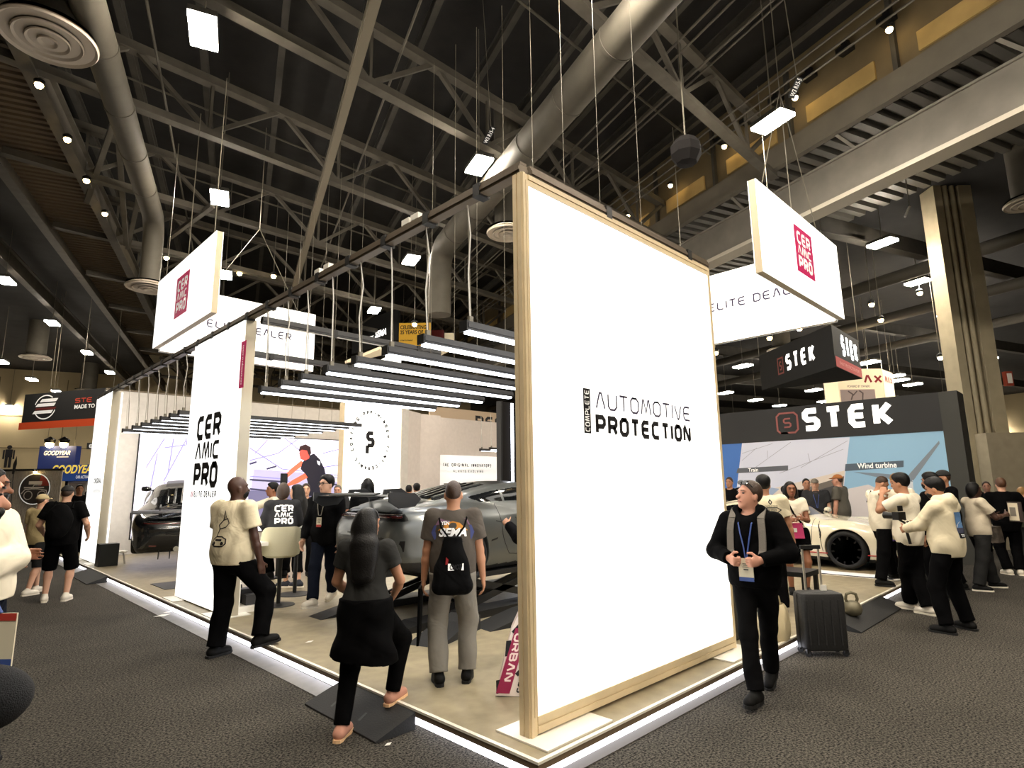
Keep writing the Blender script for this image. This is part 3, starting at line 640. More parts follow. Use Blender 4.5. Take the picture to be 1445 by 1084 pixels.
p, w = strokes('aLWaYS EVOLVING', .1, .2, .9, .3, 1.4); obj('lettering', MB().flat(p, (12.95, 15.98, 2.26), (1, 0, 0), Wz), M('grey_print', (110, 110, 112), .7), t, label='thin grey line of capitals')
for i in range(4): obj('picture_tile', MB().box(12.55+i*.62, 12.55+i*.62+.36, 15.97, 15.985, 1.72, 1.9), M('tile%d' % (i % 2), ((120, 110, 105), (70, 72, 78))[i % 2], .6), t)
t = thing('return_wall', 'pale folded return wall between the lightbox tower and the right bay', 'wall', (11, 15.4, ZP))
obj('fabric', MB().prism([(10.2, 14.97, ZP), (11.2, 15.5, ZP), (11.2, 15.62, ZP), (10.2, 15.1, ZP)], (0, 0, 4.0)), PINKW, t)
obj('pier', MB().box(11.2, 12.05, 15.55, 16.1, ZP, 4.12), PINKW, t)
obj('shelf_line', MB().prism([(10.25, 14.97, 1.85), (11.15, 15.45, 1.85), (11.2, 15.42, 1.85), (10.28, 14.92, 1.85)], (0, 0, .03)), WHITE_P, t)
t = thing('dark_panel', 'black standing panel with a bright vertical light line beside the big lightbox', 'panel', (11.7, 11.9, ZP))
obj('board', MB().box(11.3, 12.05, 11.86, 11.98, ZP, 4.13), M('matt_black', (30, 28, 28), .7), t); obj('light_line', MB().box(11.7, 11.78, 11.83, 11.86, .2, 4.1), LSTRIP, t)
obj('edge_post', MB().box(11.27, 11.33, 11.82, 12.0, ZP, 4.13), BLACKM, t)
# roof of the far black ceiling bay seen over the right wall, and the name board over it
t = thing('name_board', 'small board with a heavy black word above the right bay wall', 'sign', (16, 19, 4.2))
[obj('post', MB().box(x_, x_+.1, 19.05, 19.15, 0, 4.1), BLACKM, t) for x_ in (14.4, 18.7)]; obj('board', MB().box(14.2, 19, 19., 19.1, 4.0, 5.0), M('tan_board', (206, 184, 158), .8), t)
obj('lettering', MB().flat(strokes('RENU', .5, .24, .95, .2)[0], (16.6, 18.99, 4.3), (1, 0, 0), Wz), INK, t)

# ---- LED screen, a flat picture that gives off light
t = thing('led_screen', 'large bright LED screen showing a man polishing a car', 'screen', (7, 18.42, 1.4))
SCR = M('screen_white', (244, 240, 255), .5, e=SCREEN_E); yS = 18.40
obj('bezel', MB().box(4.02, 10.3, 18.41, 18.45, .5, 3.40), BLACKM, t)
m = MB().box(4.05, 10.27, 18.4, 18.41, .53, 3.37); obj('display', m, SCR, t)
def S2(pts): return [tuple(PY(x, y, yS)[[0, 2]]) for x, y in pts]
def pic(nm, polys, c, dz, e=.9, px=True, label=None):
    mt = M('screen_%d_%d_%d' % c, c, .5, e=e)
    obj(nm, MB().flat([S2(p) if px else p for p in polys], (0, yS-dz, 0), (1, 0, 0), Wz), mt, t, label=label)
def lines(segs, w): return [q for s in segs for q in thick(S2(s), w)]
pic('picture_shading', [[(358, 662), (440, 668), (487, 684), (487, 712), (352, 704)]], (176, 172, 206), .002, .7)
pic('picture_shading', [[(350, 692), (430, 696), (487, 706), (487, 740), (350, 740)]], (112, 110, 146), .003, .6)
pic('picture_shading', [[(352, 622), (400, 618), (380, 650), (352, 662)]], (222, 218, 240), .002, .75)
pic('picture_shading', [[(212, 640), (240, 618), (262, 618), (228, 700), (205, 700)]], (226, 224, 244), .002, .75)
def pl(segs, w, c, dz): 
    for i, g in enumerate(segs): pic('picture_line', lines([g], w), c, dz+.0002*(i % 5), .6, px=False)
pl([[(225, 690), (262, 622)], [(237, 668), (245, 619)], [(206, 660), (232, 619)], [(232, 632), (262, 628)], [(400, 617), (428, 640)], [(352, 632), (398, 662), (487, 672)], [(352, 650), (392, 640), (420, 620)], [(440, 662), (487, 655)], [(455, 640), (487, 632)], [(352, 672), (400, 676), (430, 690)], [(452, 672), (487, 676)], [(210, 700), (222, 640)], [(262, 618), (270, 660)], [(380, 618), (360, 640)]], .034, (150, 146, 204), .0042)
pl([[(352, 677), (398, 680)], [(352, 655), (362, 652)], [(460, 684), (487, 684)], [(352, 690), (430, 698)], [(376, 662), (390, 658)]], .055, (62, 60, 92), .0055)
pic('man_shirt', [[(426, 654), (432, 645), (443, 640), (451, 648), (458, 662), (461, 680), (462, 700), (436, 700), (434, 680), (430, 668), (424, 662)]], (36, 36, 50), .006, .5)
pic('man_arm', [[(425, 650), (430, 655), (418, 664), (408, 672), (402, 676), (401, 672), (410, 662)]], (255, 112, 84), .005, .8)
pic('man_arm', [[(430, 668), (434, 674), (420, 682), (408, 686), (404, 684), (412, 678)]], (255, 104, 76), .007, .8)
pic('man_face', [[(422, 640), (424, 634), (432, 634), (437, 640), (436, 647), (430, 650), (424, 648)]], (235, 84, 74), .008, .8)
pic('man_hair', [[(421, 638), (423, 630), (431, 627), (438, 631), (439, 640), (436, 644), (433, 636), (426, 635)]], (54, 30, 34), .009, .5)
pic('sleeve_print', [[(447, 650), (452, 652), (451, 657), (448, 655)]], (220, 220, 230), .009)
# ================================================================== neighbours
Wz = (0, 0, 1)
XS = 16.0
t = thing('car_booth_wall', 'black topped exhibition wall with white letters over train and wind turbine prints', 'wall', (16.1, 5.8, 0))
yR, yL = 2.54, 9.2
obj('fascia', MB().box(16.0, 16.2, yR, yL, 2.86, 3.73), M('charcoal_fascia', (42, 42, 43), .75), t)
obj('side_return', MB().box(16.005, 16.8, yR-.34, yR, .0, 3.73), M('dark_return', (58, 58, 54), .7), t)
obj('print_board', MB().box(16.01, 16.2, yR, yL, .0, 2.86), M('sky_print', (140, 178, 204), .7, e=.12), t)  # weak emission stands in for lamplight falling on the print
def SX(pts): return [(-p[1], p[2]) for p in (PX(x, y, XS) for x, y in pts)]
def xpic(nm, polys, mt, dz, label=None): return obj(nm, MB().flat(polys, (XS+.01-dz, 0, 0), (0, -1, 0), Wz), mt, t, label=label)
def XM(c, e=.1): return M('print_%d_%d_%d' % c, c, .7, e=e)  # print colours with lamplight put in as a little emission
xpic('print_panel', [SX([(1000, 628), (1047, 625), (1036, 720), (1000, 720)])], XM((66, 110, 178)), .002)
xpic('print_panel', [SX([(1047, 625), (1199, 617), (1182, 760), (1030, 770)])], XM((206, 208, 222)), .003)
xpic('train_roof', [SX([(1040, 702), (1192, 664), (1190, 688), (1105, 700), (1036, 716)])], XM((214, 200, 186)), .004)
xpic('train_side', [SX([(1100, 700), (1191, 672), (1182, 760), (1040, 765), (1080, 715)])], XM((108, 100, 92)), .005)
xpic('train_window', [SX([(1120, 702), (1188, 682), (1186, 700), (1110, 716)])], XM((70, 68, 68)), .006)
xpic('print_panel', [SX([(1030, 690), (1060, 684), (1100, 690), (1070, 716), (1030, 724)])], XM((150, 165, 190)), .0045)
xpic('wire_line', [q for a, b in [((1047, 650), (1068, 632)), ((1060, 664), (1116, 624)), ((1083, 636), (1083, 646)), ((1100, 668), (1190, 634)), ((1140, 640), (1143, 652)), ((1047, 640), (1090, 626)), ((1130, 660), (1196, 622))] for q in thick(SX([a, b]), .012)], XM((160, 160, 172)), .0065)
xpic('turbine_blade', [SX([(1325, 622), (1326, 626), (1289, 678), (1279, 676), (1284, 668)])], XM((122, 130, 140)), .004)
xpic('turbine_blade', [SX([(1204, 666), (1240, 668), (1284, 672), (1288, 680), (1240, 674)])], XM((120, 132, 146)), .0045)
xpic('turbine_mast', [SX([(1279, 678), (1288, 678), (1294, 760), (1282, 760)])], XM((205, 210, 215)), .003)
xpic('cloud', [SX([(1196, 690), (1225, 684), (1262, 700), (1320, 706), (1330, 760), (1186, 760)])], XM((212, 204, 202)), .0025)
xpic('caption_bar', [SX([(1041, 661), (1112, 657), (1112, 664), (1039, 668)])], XM((92, 94, 100), .1), .007)
xpic('caption_bar', [SX([(1193, 655), (1275, 650), (1275, 659), (1192, 665)])], XM((80, 92, 104), .1), .007)
a = PX(1056, 666, XS); xpic('caption', shift(ftext('Train', .27, .1, .02), -a[1], a[2]), WHITEINK, .009)
a = PX(1210, 661.5, XS); xpic('caption', shift(ftext('Wind turbine', .82, .13, .02), -a[1], a[2]), WHITEINK, .009)
a = PX(1134, 609, XS); b = PX(1263, 604, XS); hh = PX(1136, 577, XS)[2]-a[2]
p, w = strokes('STEK', hh, .24, 1.3, .2, a[1]-b[1]); xpic('letters', shift(p, -a[1], a[2]), LETTER_L, .02, 'white glowing capitals')
a = PX(1098, 612, XS); b = PX(1127, 611, XS); s = a[1]-b[1]
p = thick([(.15*s, 0), (.85*s, 0), (s, .15*s), (s, .85*s), (.85*s, s), (.15*s, s), (0, .85*s), (0, .15*s), (.15*s, 0), (.5*s, 0)], .045)+shift(strokes('S', .5*s, .16, .8, 0)[0], .3*s, .25*s)
xpic('emblem', shift(p, -a[1], a[2]), M('dull_red', (148, 84, 80), .6), .02, 'dull red rounded square emblem')
# triangular hanging sign
A_, B_, C_ = V(17.64, 5.03, 0), V(20.2, 8.14, 0), V(20.4, 5.1, 0)
t = thing('hanging_sign', 'black triangular hanging sign with white letters, red lower band on its right side', 'sign', (19, 6, 4.92))
obj('sign_body', MB().prism([A_+V(0, 0, 4.92), B_+V(0, 0, 4.92), C_+V(0, 0, 4.92)], (0, 0, 1.22)), M('sign_black', (34, 34, 35), .8), t)
u = (A_-B_)/np.linalg.norm(A_-B_); n = V(-u[1], u[0], 0); n = n if n@(O3-A_) > 0 else -n
p, w = strokes('STEK', .52, .22, .95, .22, 1.55); obj('letters', MB().flat(p, B_+u*1.62+n*.01+V(0, 0, 5.28), u, Wz), LETTER_L, t, label='white glowing capitals')
obj('emblem', MB().flat(thick([(0, 0), (.3, 0), (.3, .5), (0, .5), (0, 0), (.1, 0)], .05)+shift(strokes('S', .3, .18, .5, 0)[0], .08, .1), B_+u*1.15+n*.01+V(0, 0, 5.26), u, Wz), M('dull_red'), t)
u = (C_-A_)/np.linalg.norm(C_-A_); n = V(-u[1], u[0], 0); n = n if n@(O3-A_) > 0 else -n
obj('red_band', MB().flat(rect(.05, 0, 2.7, .3), A_+n*.012+V(0, 0, 4.94), u, Wz), M('sign_red', (168, 40, 40), .6, e=.25), t)
p, w = strokes('STEK', .62, .26, .9, .15, 1.7); obj('letters', MB().flat(p, A_+u*.75+n*.014+V(0, 0, 5.36), u, Wz), M('bright_letters', (255, 255, 255), .5, e=4), t)
obj('small_lettering', MB().flat(ftext('PAINT PROTECTION FILM', 2.0, .1), A_+u*.4+n*.016+V(0, 0, 5.04), u, Wz), M('pink_print', (230, 150, 150), .6), t)
for q in (A_, B_, C_): obj('suspension_wire', MB().tube([q+V(0, 0, 6.1), q+V(0, 0, 10.3)], .01, 4), WIRED, t)
def facing(px0, px1, py, d0, d1=None):
    a = AT(px0, py, d0); b = AT(px1, py, d1 or d0); u = (b-a)*[1, 1, 0]; L = np.linalg.norm(u); u /= L
    n = V(u[1], -u[0], 0); n = n if n@(O3-a) > 0 else -n
    return a, u, n, L
def zat(px, py, d): return AT(px, py, d)[2]
def board(name, label, px0, px1, pyt, pyb, d, mat_, th=.15, d1=None, cat='sign'):
    a, u, n, L = facing(px0, px1, (pyt+pyb)/2, d, d1); z0, z1 = zat(px0, pyb, d), zat(px0, pyt, d)
    o = V(a[0], a[1], z0); t = thing(name, label, cat, tuple(o+u*L/2))
    obj('board', MB().hexa([o, o+u*L, o+u*L-n*th, o-n*th, o+V(0, 0, z1-z0), o+u*L+V(0, 0, z1-z0), o+u*L-n*th+V(0, 0, z1-z0), o-n*th+V(0, 0, z1-z0)]), mat_, t)
    if name == 'hanging_sign':
        for f_ in (.12, .88):
            q = o+u*L*f_-n*th*.5+V(0, 0, z1-z0); obj('suspension_wire', MB().tube([q, V(q[0], q[1], 12.2 if -6 < offs(q)[0] < 12.2 else 10.3 if offs(q)[0] > 0 else 10.6)], .008, 4), WIRED, t)
    return t, o+n*.012, u, L, z1-z0
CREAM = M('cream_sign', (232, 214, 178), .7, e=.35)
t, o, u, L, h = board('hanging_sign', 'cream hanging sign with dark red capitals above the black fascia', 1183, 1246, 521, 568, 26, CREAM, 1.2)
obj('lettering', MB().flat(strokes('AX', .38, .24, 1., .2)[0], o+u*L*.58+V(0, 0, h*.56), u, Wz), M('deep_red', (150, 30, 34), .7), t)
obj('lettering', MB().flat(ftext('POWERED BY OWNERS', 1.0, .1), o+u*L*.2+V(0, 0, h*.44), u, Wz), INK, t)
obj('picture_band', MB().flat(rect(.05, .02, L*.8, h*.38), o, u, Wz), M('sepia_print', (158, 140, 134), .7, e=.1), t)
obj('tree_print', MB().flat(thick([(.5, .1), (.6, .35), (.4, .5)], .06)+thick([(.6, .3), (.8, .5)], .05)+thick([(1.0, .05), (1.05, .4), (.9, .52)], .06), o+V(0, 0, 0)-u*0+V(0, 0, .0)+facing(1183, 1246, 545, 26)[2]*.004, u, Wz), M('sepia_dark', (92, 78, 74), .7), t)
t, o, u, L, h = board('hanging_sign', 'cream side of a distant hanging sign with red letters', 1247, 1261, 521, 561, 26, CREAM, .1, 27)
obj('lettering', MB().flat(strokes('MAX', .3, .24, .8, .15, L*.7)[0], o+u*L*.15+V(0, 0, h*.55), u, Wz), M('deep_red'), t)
t, o, u, L, h = board('booth_fascia', 'black booth front with spaced white letters beside the clad column base', 1343, 1402, 651, 676, 25, M('booth_black', (24, 24, 26), .6), .6)
obj('lettering', MB().flat(strokes('NITI', .16, .16, 1., .9, L*.5)[0], o+u*L*.14+V(0, 0, .12), u, Wz), WHITEINK, t)
obj('emblem', MB().flat(ring(.3, .52, .2, .13, .05, 20, -2.4, 2.0), o+u*.1, u, Wz), WHITEINK, t)
t, o, u, L, h = board('booth_wall', 'pale lit booth wall under the black front beside the column base', 1343, 1402, 677, 760, 25.4, M('booth_inner', (150, 120, 104), .8), .2, cat='wall')
t, o, u, L, h = board('hanging_sign', 'small red hanging sign with a white rounded triangle', 1377, 1398, 621, 642, 22, M('flat_red', (190, 38, 34), .6, e=.3), .1)
obj('emblem', MB().flat([[(L*.2, h*.25), (L*.8, h*.25), (L*.85, h*.35), (L*.58, h*.75), (L*.42, h*.75), (L*.15, h*.35)]], o, u, Wz), M('soft_white_print', (240, 210, 200), .6), t)
a, u, n, L = facing(1341, 1349, 633, 24); t = thing('lit_totem', 'tall white glowing oval totem beside the black return wall', 'sign', tuple(a*[1, 1, 0]))
obj('totem_body', MB().prism([a+u*(L/2+L*.6*math.cos(k*math.pi/10))+V(0, 0, .55*math.sin(k*math.pi/10)) for k in range(20)], -n*.1), M('totem_light', (255, 250, 240), .5, e=2.5), t)
obj('totem_stem', MB().tube([a+u*L/2+V(0, 0, -.5), V(a[0], a[1], 0)+u*L/2], .04, 8), BLACKM, t)
# yellow and black hanging sign in the middle distance
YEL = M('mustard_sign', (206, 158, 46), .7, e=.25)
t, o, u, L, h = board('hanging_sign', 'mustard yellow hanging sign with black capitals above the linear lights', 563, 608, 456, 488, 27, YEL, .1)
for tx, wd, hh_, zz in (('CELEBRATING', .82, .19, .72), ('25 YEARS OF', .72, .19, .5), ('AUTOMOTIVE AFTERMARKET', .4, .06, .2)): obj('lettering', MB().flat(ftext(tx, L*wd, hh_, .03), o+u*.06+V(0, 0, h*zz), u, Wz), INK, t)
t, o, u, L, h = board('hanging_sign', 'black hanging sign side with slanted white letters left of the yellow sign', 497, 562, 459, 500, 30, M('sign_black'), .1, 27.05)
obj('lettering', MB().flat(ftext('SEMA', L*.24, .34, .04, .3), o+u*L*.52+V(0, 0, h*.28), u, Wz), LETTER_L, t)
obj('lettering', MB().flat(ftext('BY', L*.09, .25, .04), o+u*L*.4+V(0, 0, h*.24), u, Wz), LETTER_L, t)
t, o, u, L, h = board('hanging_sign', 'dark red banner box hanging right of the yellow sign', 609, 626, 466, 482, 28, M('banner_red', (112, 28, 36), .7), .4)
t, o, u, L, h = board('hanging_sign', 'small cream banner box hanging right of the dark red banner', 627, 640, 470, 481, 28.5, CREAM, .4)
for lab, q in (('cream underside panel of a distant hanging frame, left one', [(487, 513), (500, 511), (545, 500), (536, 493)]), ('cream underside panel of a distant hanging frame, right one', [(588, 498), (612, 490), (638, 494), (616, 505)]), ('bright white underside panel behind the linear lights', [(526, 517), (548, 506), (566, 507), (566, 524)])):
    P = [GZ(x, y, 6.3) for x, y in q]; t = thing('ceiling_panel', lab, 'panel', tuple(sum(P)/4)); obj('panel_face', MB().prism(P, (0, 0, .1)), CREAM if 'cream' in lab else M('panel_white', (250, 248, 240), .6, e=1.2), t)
# ---- left neighbours
t, o, u, L, h = board('hanging_sign', 'black hanging booth sign with a striped globe emblem and orange lower band', 33, 152, 557, 597, 25, M('sign_black'), 1.2, 23.5)
n = facing(33, 152, 580, 25, 23.5)[2]
obj('orange_band', MB().flat(rect(-.1, -.3, L, 0), o+n*.02, u, Wz), M('orange_band', (196, 72, 34), .6, e=.15), t)
m = MB(); ec, ez = L*.27, h*.5
m.flat(ring(ec, ez, .62, .5, .05, 24, .9, 2.9)+ring(ec, ez, .62, .5, .05, 24, 3.6, 6.0), o, u, Wz)
for k, (x0, x1, z) in enumerate([(-.35, .72, .22), (-.58, .62, .03), (-.72, .5, -.27)]): m.flat([[(ec+x0, ez+z), (ec+x1-.1, ez+z), (ec+x1, ez+z+.13), (ec+x0+.12, ez+z+.13)]], o, u, Wz)
obj('globe_emblem', m, WHITEINK, t)
obj('emblem_stripe', MB().flat([[(ec-.6, ez-.12), (ec+.6, ez-.12), (ec+.68, ez-.02), (ec-.52, ez-.02)]], o+n*.004, u, Wz), M('maroon_print', (112, 40, 34), .7), t)
obj('lettering', MB().flat(strokes('STE', .2, .2, 1.5, .15)[0], o+u*L*.62+V(0, 0, h*.56), u, Wz), M('orange_print', (190, 70, 50), .6, e=.2), t)
obj('lettering', MB().flat(ftext('MADE TO PER', L*.34, .17, .03), o+u*L*.62+V(0, 0, h*.36), u, Wz), WHITEINK, t)
BLUE = M('royal_blue', (36, 52, 116), .6, e=.12)
t, o, u, L, h = board('hanging_sign', 'square dark blue hanging sign with pale italic letters and two lamps on top', 54, 106, 630, 664, 25, BLUE, .3)
obj('lettering', MB().flat(ftext('GOODYEAR', L*.72, .19, .03, .25), o+u*L*.14+V(0, 0, h*.62), u, Wz), WHITEINK, t); obj('underline', MB().flat(rect(L*.5, h*.53, L*.82, h*.56), o, u, Wz), WHITEINK, t)
for k, px in enumerate((70, 90)): spot(AT(px, 627, 24.8), f'bright spot lamp on top of the square blue sign, {("left", "right")[k]} one', 'lamps on the blue sign', .16)
t, o, u, L, h = board('booth_fascia', 'blue booth front with large yellow italic letters behind the left lightbox panel', 85, 131, 656, 679, 20, M('bright_blue', (40, 76, 150), .6, e=.15), .3)
obj('lettering', MB().flat(ftext('GOODYEAR', L*1.35, .29, .03, .25), o-u*L*.25+V(0, 0, h*.45), u, Wz), M('letter_yellow', (250, 214, 90), .6, e=.4), t)
obj('lettering', MB().flat(ftext('CAR ACTIVATION', L*.55, .1, .02), o+u*L*.5+V(0, 0, h*.14), u, Wz), WHITEINK, t)
t, o, u, L, h = board('booth_wall', 'dark booth wall with a pale framed picture under the blue front', 85, 131, 679, 800, 20.2, M('curtain_black', (22, 22, 24), .9), .2, cat='wall')
obj('picture_frame', MB().flat(rect(L*.1, h-.75, L*.7, h-.02), o, u, Wz), WHITE_P, t); obj('picture', MB().flat(rect(L*.14, h-.75, L*.66, h-.06), o+facing(85, 131, 700, 20)[2]*.004, u, Wz), M('framed_print', (176, 166, 156), .7), t)
# corrugated booth with round truck sign
a, u, n, L = facing(-30, 85, 700, 19); z1 = zat(85, 664, 19)
t = thing('corrugated_wall', 'grey corrugated booth wall with a round truck sign at far left', 'wall', tuple(V(a[0], a[1], 0)))
m = MB(); N = 60; o = V(a[0], a[1], .0)
for i in range(N):
    w = L/N; p = o+u*w*i; m.add([p, p+u*w*.4, p+u*w*.5+n*.03, p+u*w*.9+n*.03, p+u*w, p+V(0, 0, z1), p+u*w*.4+V(0, 0, z1), p+u*w*.5+n*.03+V(0, 0, z1), p+u*w*.9+n*.03+V(0, 0, z1), p+u*w+V(0, 0, z1)], [(k, k+1, k+6, k+5) for k in range(4)])
obj('sheet', m, M('grey_sheet', (168, 158, 144), .7, 0), t)
obj('cap', MB().prism([o+n*.05+V(0, 0, z1), o+u*L+n*.05+V(0, 0, z1), o+u*L-n*.05+V(0, 0, z1), o-n*.05+V(0, 0, z1)], (0, 0, .06)), BLACKM, t)
cx2 = np.linalg.norm((AT(52, 690, 19)-a)[:2]); cz2 = zat(52, 690, 19); r = .48
obj('sign_disc', MB().prism([o+u*(cx2+r*math.cos(k*math.pi/20))+n*.06+V(0, 0, cz2+r*math.sin(k*math.pi/20)) for k in range(40)], n*.03), M('sign_disc_dark', (52, 46, 44), .6), t)
obj('sign_rim', MB().flat(ring(cx2, cz2, r, r, .03, 36), o+n*.095, u, Wz), WHITEINK, t)
obj('red_segment', MB().flat([[(cx2+.1, cz2+.1)]+[(cx2+.46*math.cos(k*.1), cz2+.46*math.sin(k*.1)) for k in range(2, 13)]], o+n*.093, u, Wz), M('rust_print', (140, 44, 34), .7), t)
q = rect(cx2-.2, cz2+.14, cx2+.22, cz2+.24)+rect(cx2-.34, cz2+.02, cx2+.3, cz2+.06)+ring(cx2-.18, cz2-.2, .13, .13, .025, 18)+ring(cx2+.25, cz2-.2, .13, .13, .025, 18)+thick([(cx2-.4, cz2-.15), (cx2-.3, cz2-.02), (cx2-.1, cz2), (cx2+.1, cz2), (cx2+.38, cz2-.05), (cx2+.42, cz2-.18)], .03)+thick([(cx2-.1, cz2), (cx2-.02, cz2+.12), (cx2+.2, cz2+.12)], .02)
obj('truck_drawing', MB().flat(q, o+n*.097, u, Wz), M('pale_print', (208, 200, 190), .7), t)
spot(o+u*cx2+n*.15+V(0, 0, cz2+r+.05), 'small warm spot lamp over the round truck sign', None, .05)
# restroom figure and E sign on the back wall
def wallp(px, py):
    d = _ray(px, py); return O3+d*((52.95-O3@D1)/(d@D1))
a = wallp(10, 660); hgt = wallp(10, 628)[2]-a[2]; t = thing('restroom_sign', 'dark standing man pictogram on the beige far wall', 'sign', tuple(a))
k = hgt/2.
f2 = rect(-.26, .9, .26, 1.6)+rect(-.24, 0, -.03, .95)+rect(.03, 0, .24, .95)+rect(-.42, .75, -.3, 1.55)+rect(.3, .75, .42, 1.55)+disc(0, 1.8, .18)
obj('pictogram', MB().flat([[(x*k, y*k) for x, y in q] for q in f2], a-D1*.02, D2, Wz), INK, t)
a = wallp(122, 634); t = thing('letter_sign', 'small black square sign with a white E on the far wall', 'sign', tuple(a)); s = wallp(122, 625)[2]-a[2]
obj('board', MB().flat(rect(0, 0, s*1.2, s), a-D1*.02, D2, Wz), BLACKM, t); obj('lettering', MB().flat(shift(strokes('E', s*.6, .24, .8, 0)[0], s*.3, s*.2), a-D1*.03, D2, Wz), WHITEINK, t)
a = AT(25, 668, 18); t = thing('feather_flag', 'dark curved feather flag tip above the corrugated booth', 'flag', tuple(a*[1, 1, 0]))
obj('flag_cloth', MB().prism([AT(20, 669, 18), AT(17, 669, 18), AT(19, 655, 18), AT(24, 644, 18), AT(24, 655, 18)], facing(10, 30, 660, 18)[2]*.01), M('flag_dark', (40, 36, 32), .8), t)
obj('flag_pole', MB().tube([V(a[0], a[1], 0)-0*u, AT(19, 668, 18)], .012, 6), BLACKM, t)

# ================================================================== things on the floor
def ramp(label, pts_low, pts_high, zh):
    a, b = [V(*p, 0.003) for p in pts_low]; c, d = [V(*p, 0.003) for p in pts_high]
    t = thing('entry_ramp', label, 'ramp', tuple((a+b+c+d)/4*[1, 1, 0]))
    up = V(0, 0, 1)
    obj('ramp_body', MB().hexa([a, b, d, c, a+up*.012, b+up*.012, d+up*zh, c+up*zh]), RUB, t)
    return t, a, b, c, d
t, a, b, c, d = ramp('black rubber wedge ramp under the foot of the woman in leggings', [(2.44, 4.93), (2.44, 3.85)], [(2.775, 4.93), (2.775, 3.85)], .118)
for y in (4.62, 4.2): obj('drain_slot', MB().hexa([(2.52, y, .035), (2.6, y+.02, .063), (2.6, y+.05, .063), (2.52, y+.03, .035), (2.52, y, .041), (2.6, y+.02, .0695), (2.6, y+.05, .0695), (2.52, y+.03, .041)]), BLACKM, t)
ramp('grey wedge ramp at the far left end of the platform', [(2.45, 15.95), (2.45, 14.1)], [(2.775, 15.95), (2.775, 14.1)], .118)
ramp('black rubber wedge ramp at the right under the kettlebell', [(8.05, 2.33), (10.1, 2.33)], [(8.05, 2.615), (10.1, 2.615)], .118)
k0 = V(8.55, 2.55, .095); t = thing('kettlebell', 'olive grey kettlebell standing on the right-hand ramp', 'weight', tuple(k0))
KB = M('kettlebell_iron', (112, 106, 86), .5, .4)
obj('bell', MB().lathe([(.05, .0), (.09, .02), (.112, .07), (.11, .11), (.085, .16), (.04, .18), (.001, .185)], k0, n=24), KB, t, smooth=True)
obj('handle', MB().tube([k0+V(-.055*.7, .055*.7, .15), k0+V(-.075*.7, .075*.7, .2), k0+V(-.06*.7, .06*.7, .26), k0+V(0, 0, .28), k0+V(.06*.7, -.06*.7, .26), k0+V(.075*.7, -.075*.7, .2), k0+V(.055*.7, -.055*.7, .15)], .019, 10), KB, t, smooth=True)

# suitcase
sc = V(6.84, 2.36, 0); su = V(.70, -.72, 0)*1.; su /= np.linalg.norm(su); sn = V(-su[1], su[0], 0)
t = thing('suitcase', 'black hard-shell cabin suitcase with raised silver handle beside the platform', 'suitcase', tuple(sc))
def sbox(mb, a0, a1, b0, b1, z0, z1): return mb.hexa([sc+su*a0+sn*b0+V(0, 0, z0), sc+su*a1+sn*b0+V(0, 0, z0), sc+su*a1+sn*b1+V(0, 0, z0), sc+su*a0+sn*b1+V(0, 0, z0), sc+su*a0+sn*b0+V(0, 0, z1), sc+su*a1+sn*b0+V(0, 0, z1), sc+su*a1+sn*b1+V(0, 0, z1), sc+su*a0+sn*b1+V(0, 0, z1)])
SHELL = M('suitcase_shell', (30, 30, 31), .6, bump=(40, .3))
def rrect(w, d, r, n=5):
    pts = []
    for cx, cy, a0 in ((w-r, d-r, 0), (-w+r, d-r, 90), (-w+r, -d+r, 180), (w-r, -d+r, 270)):
        pts += [(cx+r*math.cos(R(a0+90*i/n)), cy+r*math.sin(R(a0+90*i/n))) for i in range(n+1)]
    return pts
m = MB(); P2 = rrect(.225, .12, .05); N = len(P2); lv = [(.06, .9), (.085, 1.), (.58, 1.), (.615, .95), (.625, .8)]
m.add([sc+su*x*k+sn*y*k+V(0, 0, z) for z, k in lv for x, y in P2], [(i*N+j, i*N+(j+1) % N, (i+1)*N+(j+1) % N, (i+1)*N+j) for i in range(len(lv)-1) for j in range(N)]+[tuple(range(N))[::-1], tuple(range((len(lv)-1)*N, len(lv)*N))])
obj('shell', m, SHELL, t, smooth=True)
obj('zip_band', MB().add([sc+su*x*1.01+sn*y*1.01*0+sn*(.012 if s else -.012)+V(0, 0, z) for s in (0, 1) for x, z in [(.228, .07), (.228, .6), (-.228, .6), (-.228, .07)]], [(0, 1, 5, 4), (1, 2, 6, 5), (2, 3, 7, 6)]), BLACKM, t)
for k in range(5): obj('shell_rib', sbox(MB(), -.18+.08*k, -.165+.08*k, -.126, -.12, .12, .56), SHELL, t)
for a in (-.19, .19):
    for b in (-.085, .085): obj('wheel', MB().lathe([(.001, -.014), (.03, -.014), (.03, .014), (.001, .014)], sc+su*a+sn*b+V(0, 0, .031), 'x', 14), BLACKM, t); obj('wheel_fork', sbox(MB(), a-.02, a+.02, b-.02, b+.02, .035, .075), BLACKM, t)
SIL = M('silver_tube', (205, 200, 190), .3, .8)
for a in (-.085, .085): obj('handle_tube', sbox(MB(), a-.009, a+.009, .07, .088, .62, 1.06), SIL, t)
obj('handle_grip', sbox(MB(), -.105, .105, .062, .096, 1.05, 1.09), BLACKM, t)
obj('luggage_tag', sbox(MB(), .06, .12, .04, .06, .60, .68), M('tag_white', (225, 222, 215), .6), t)
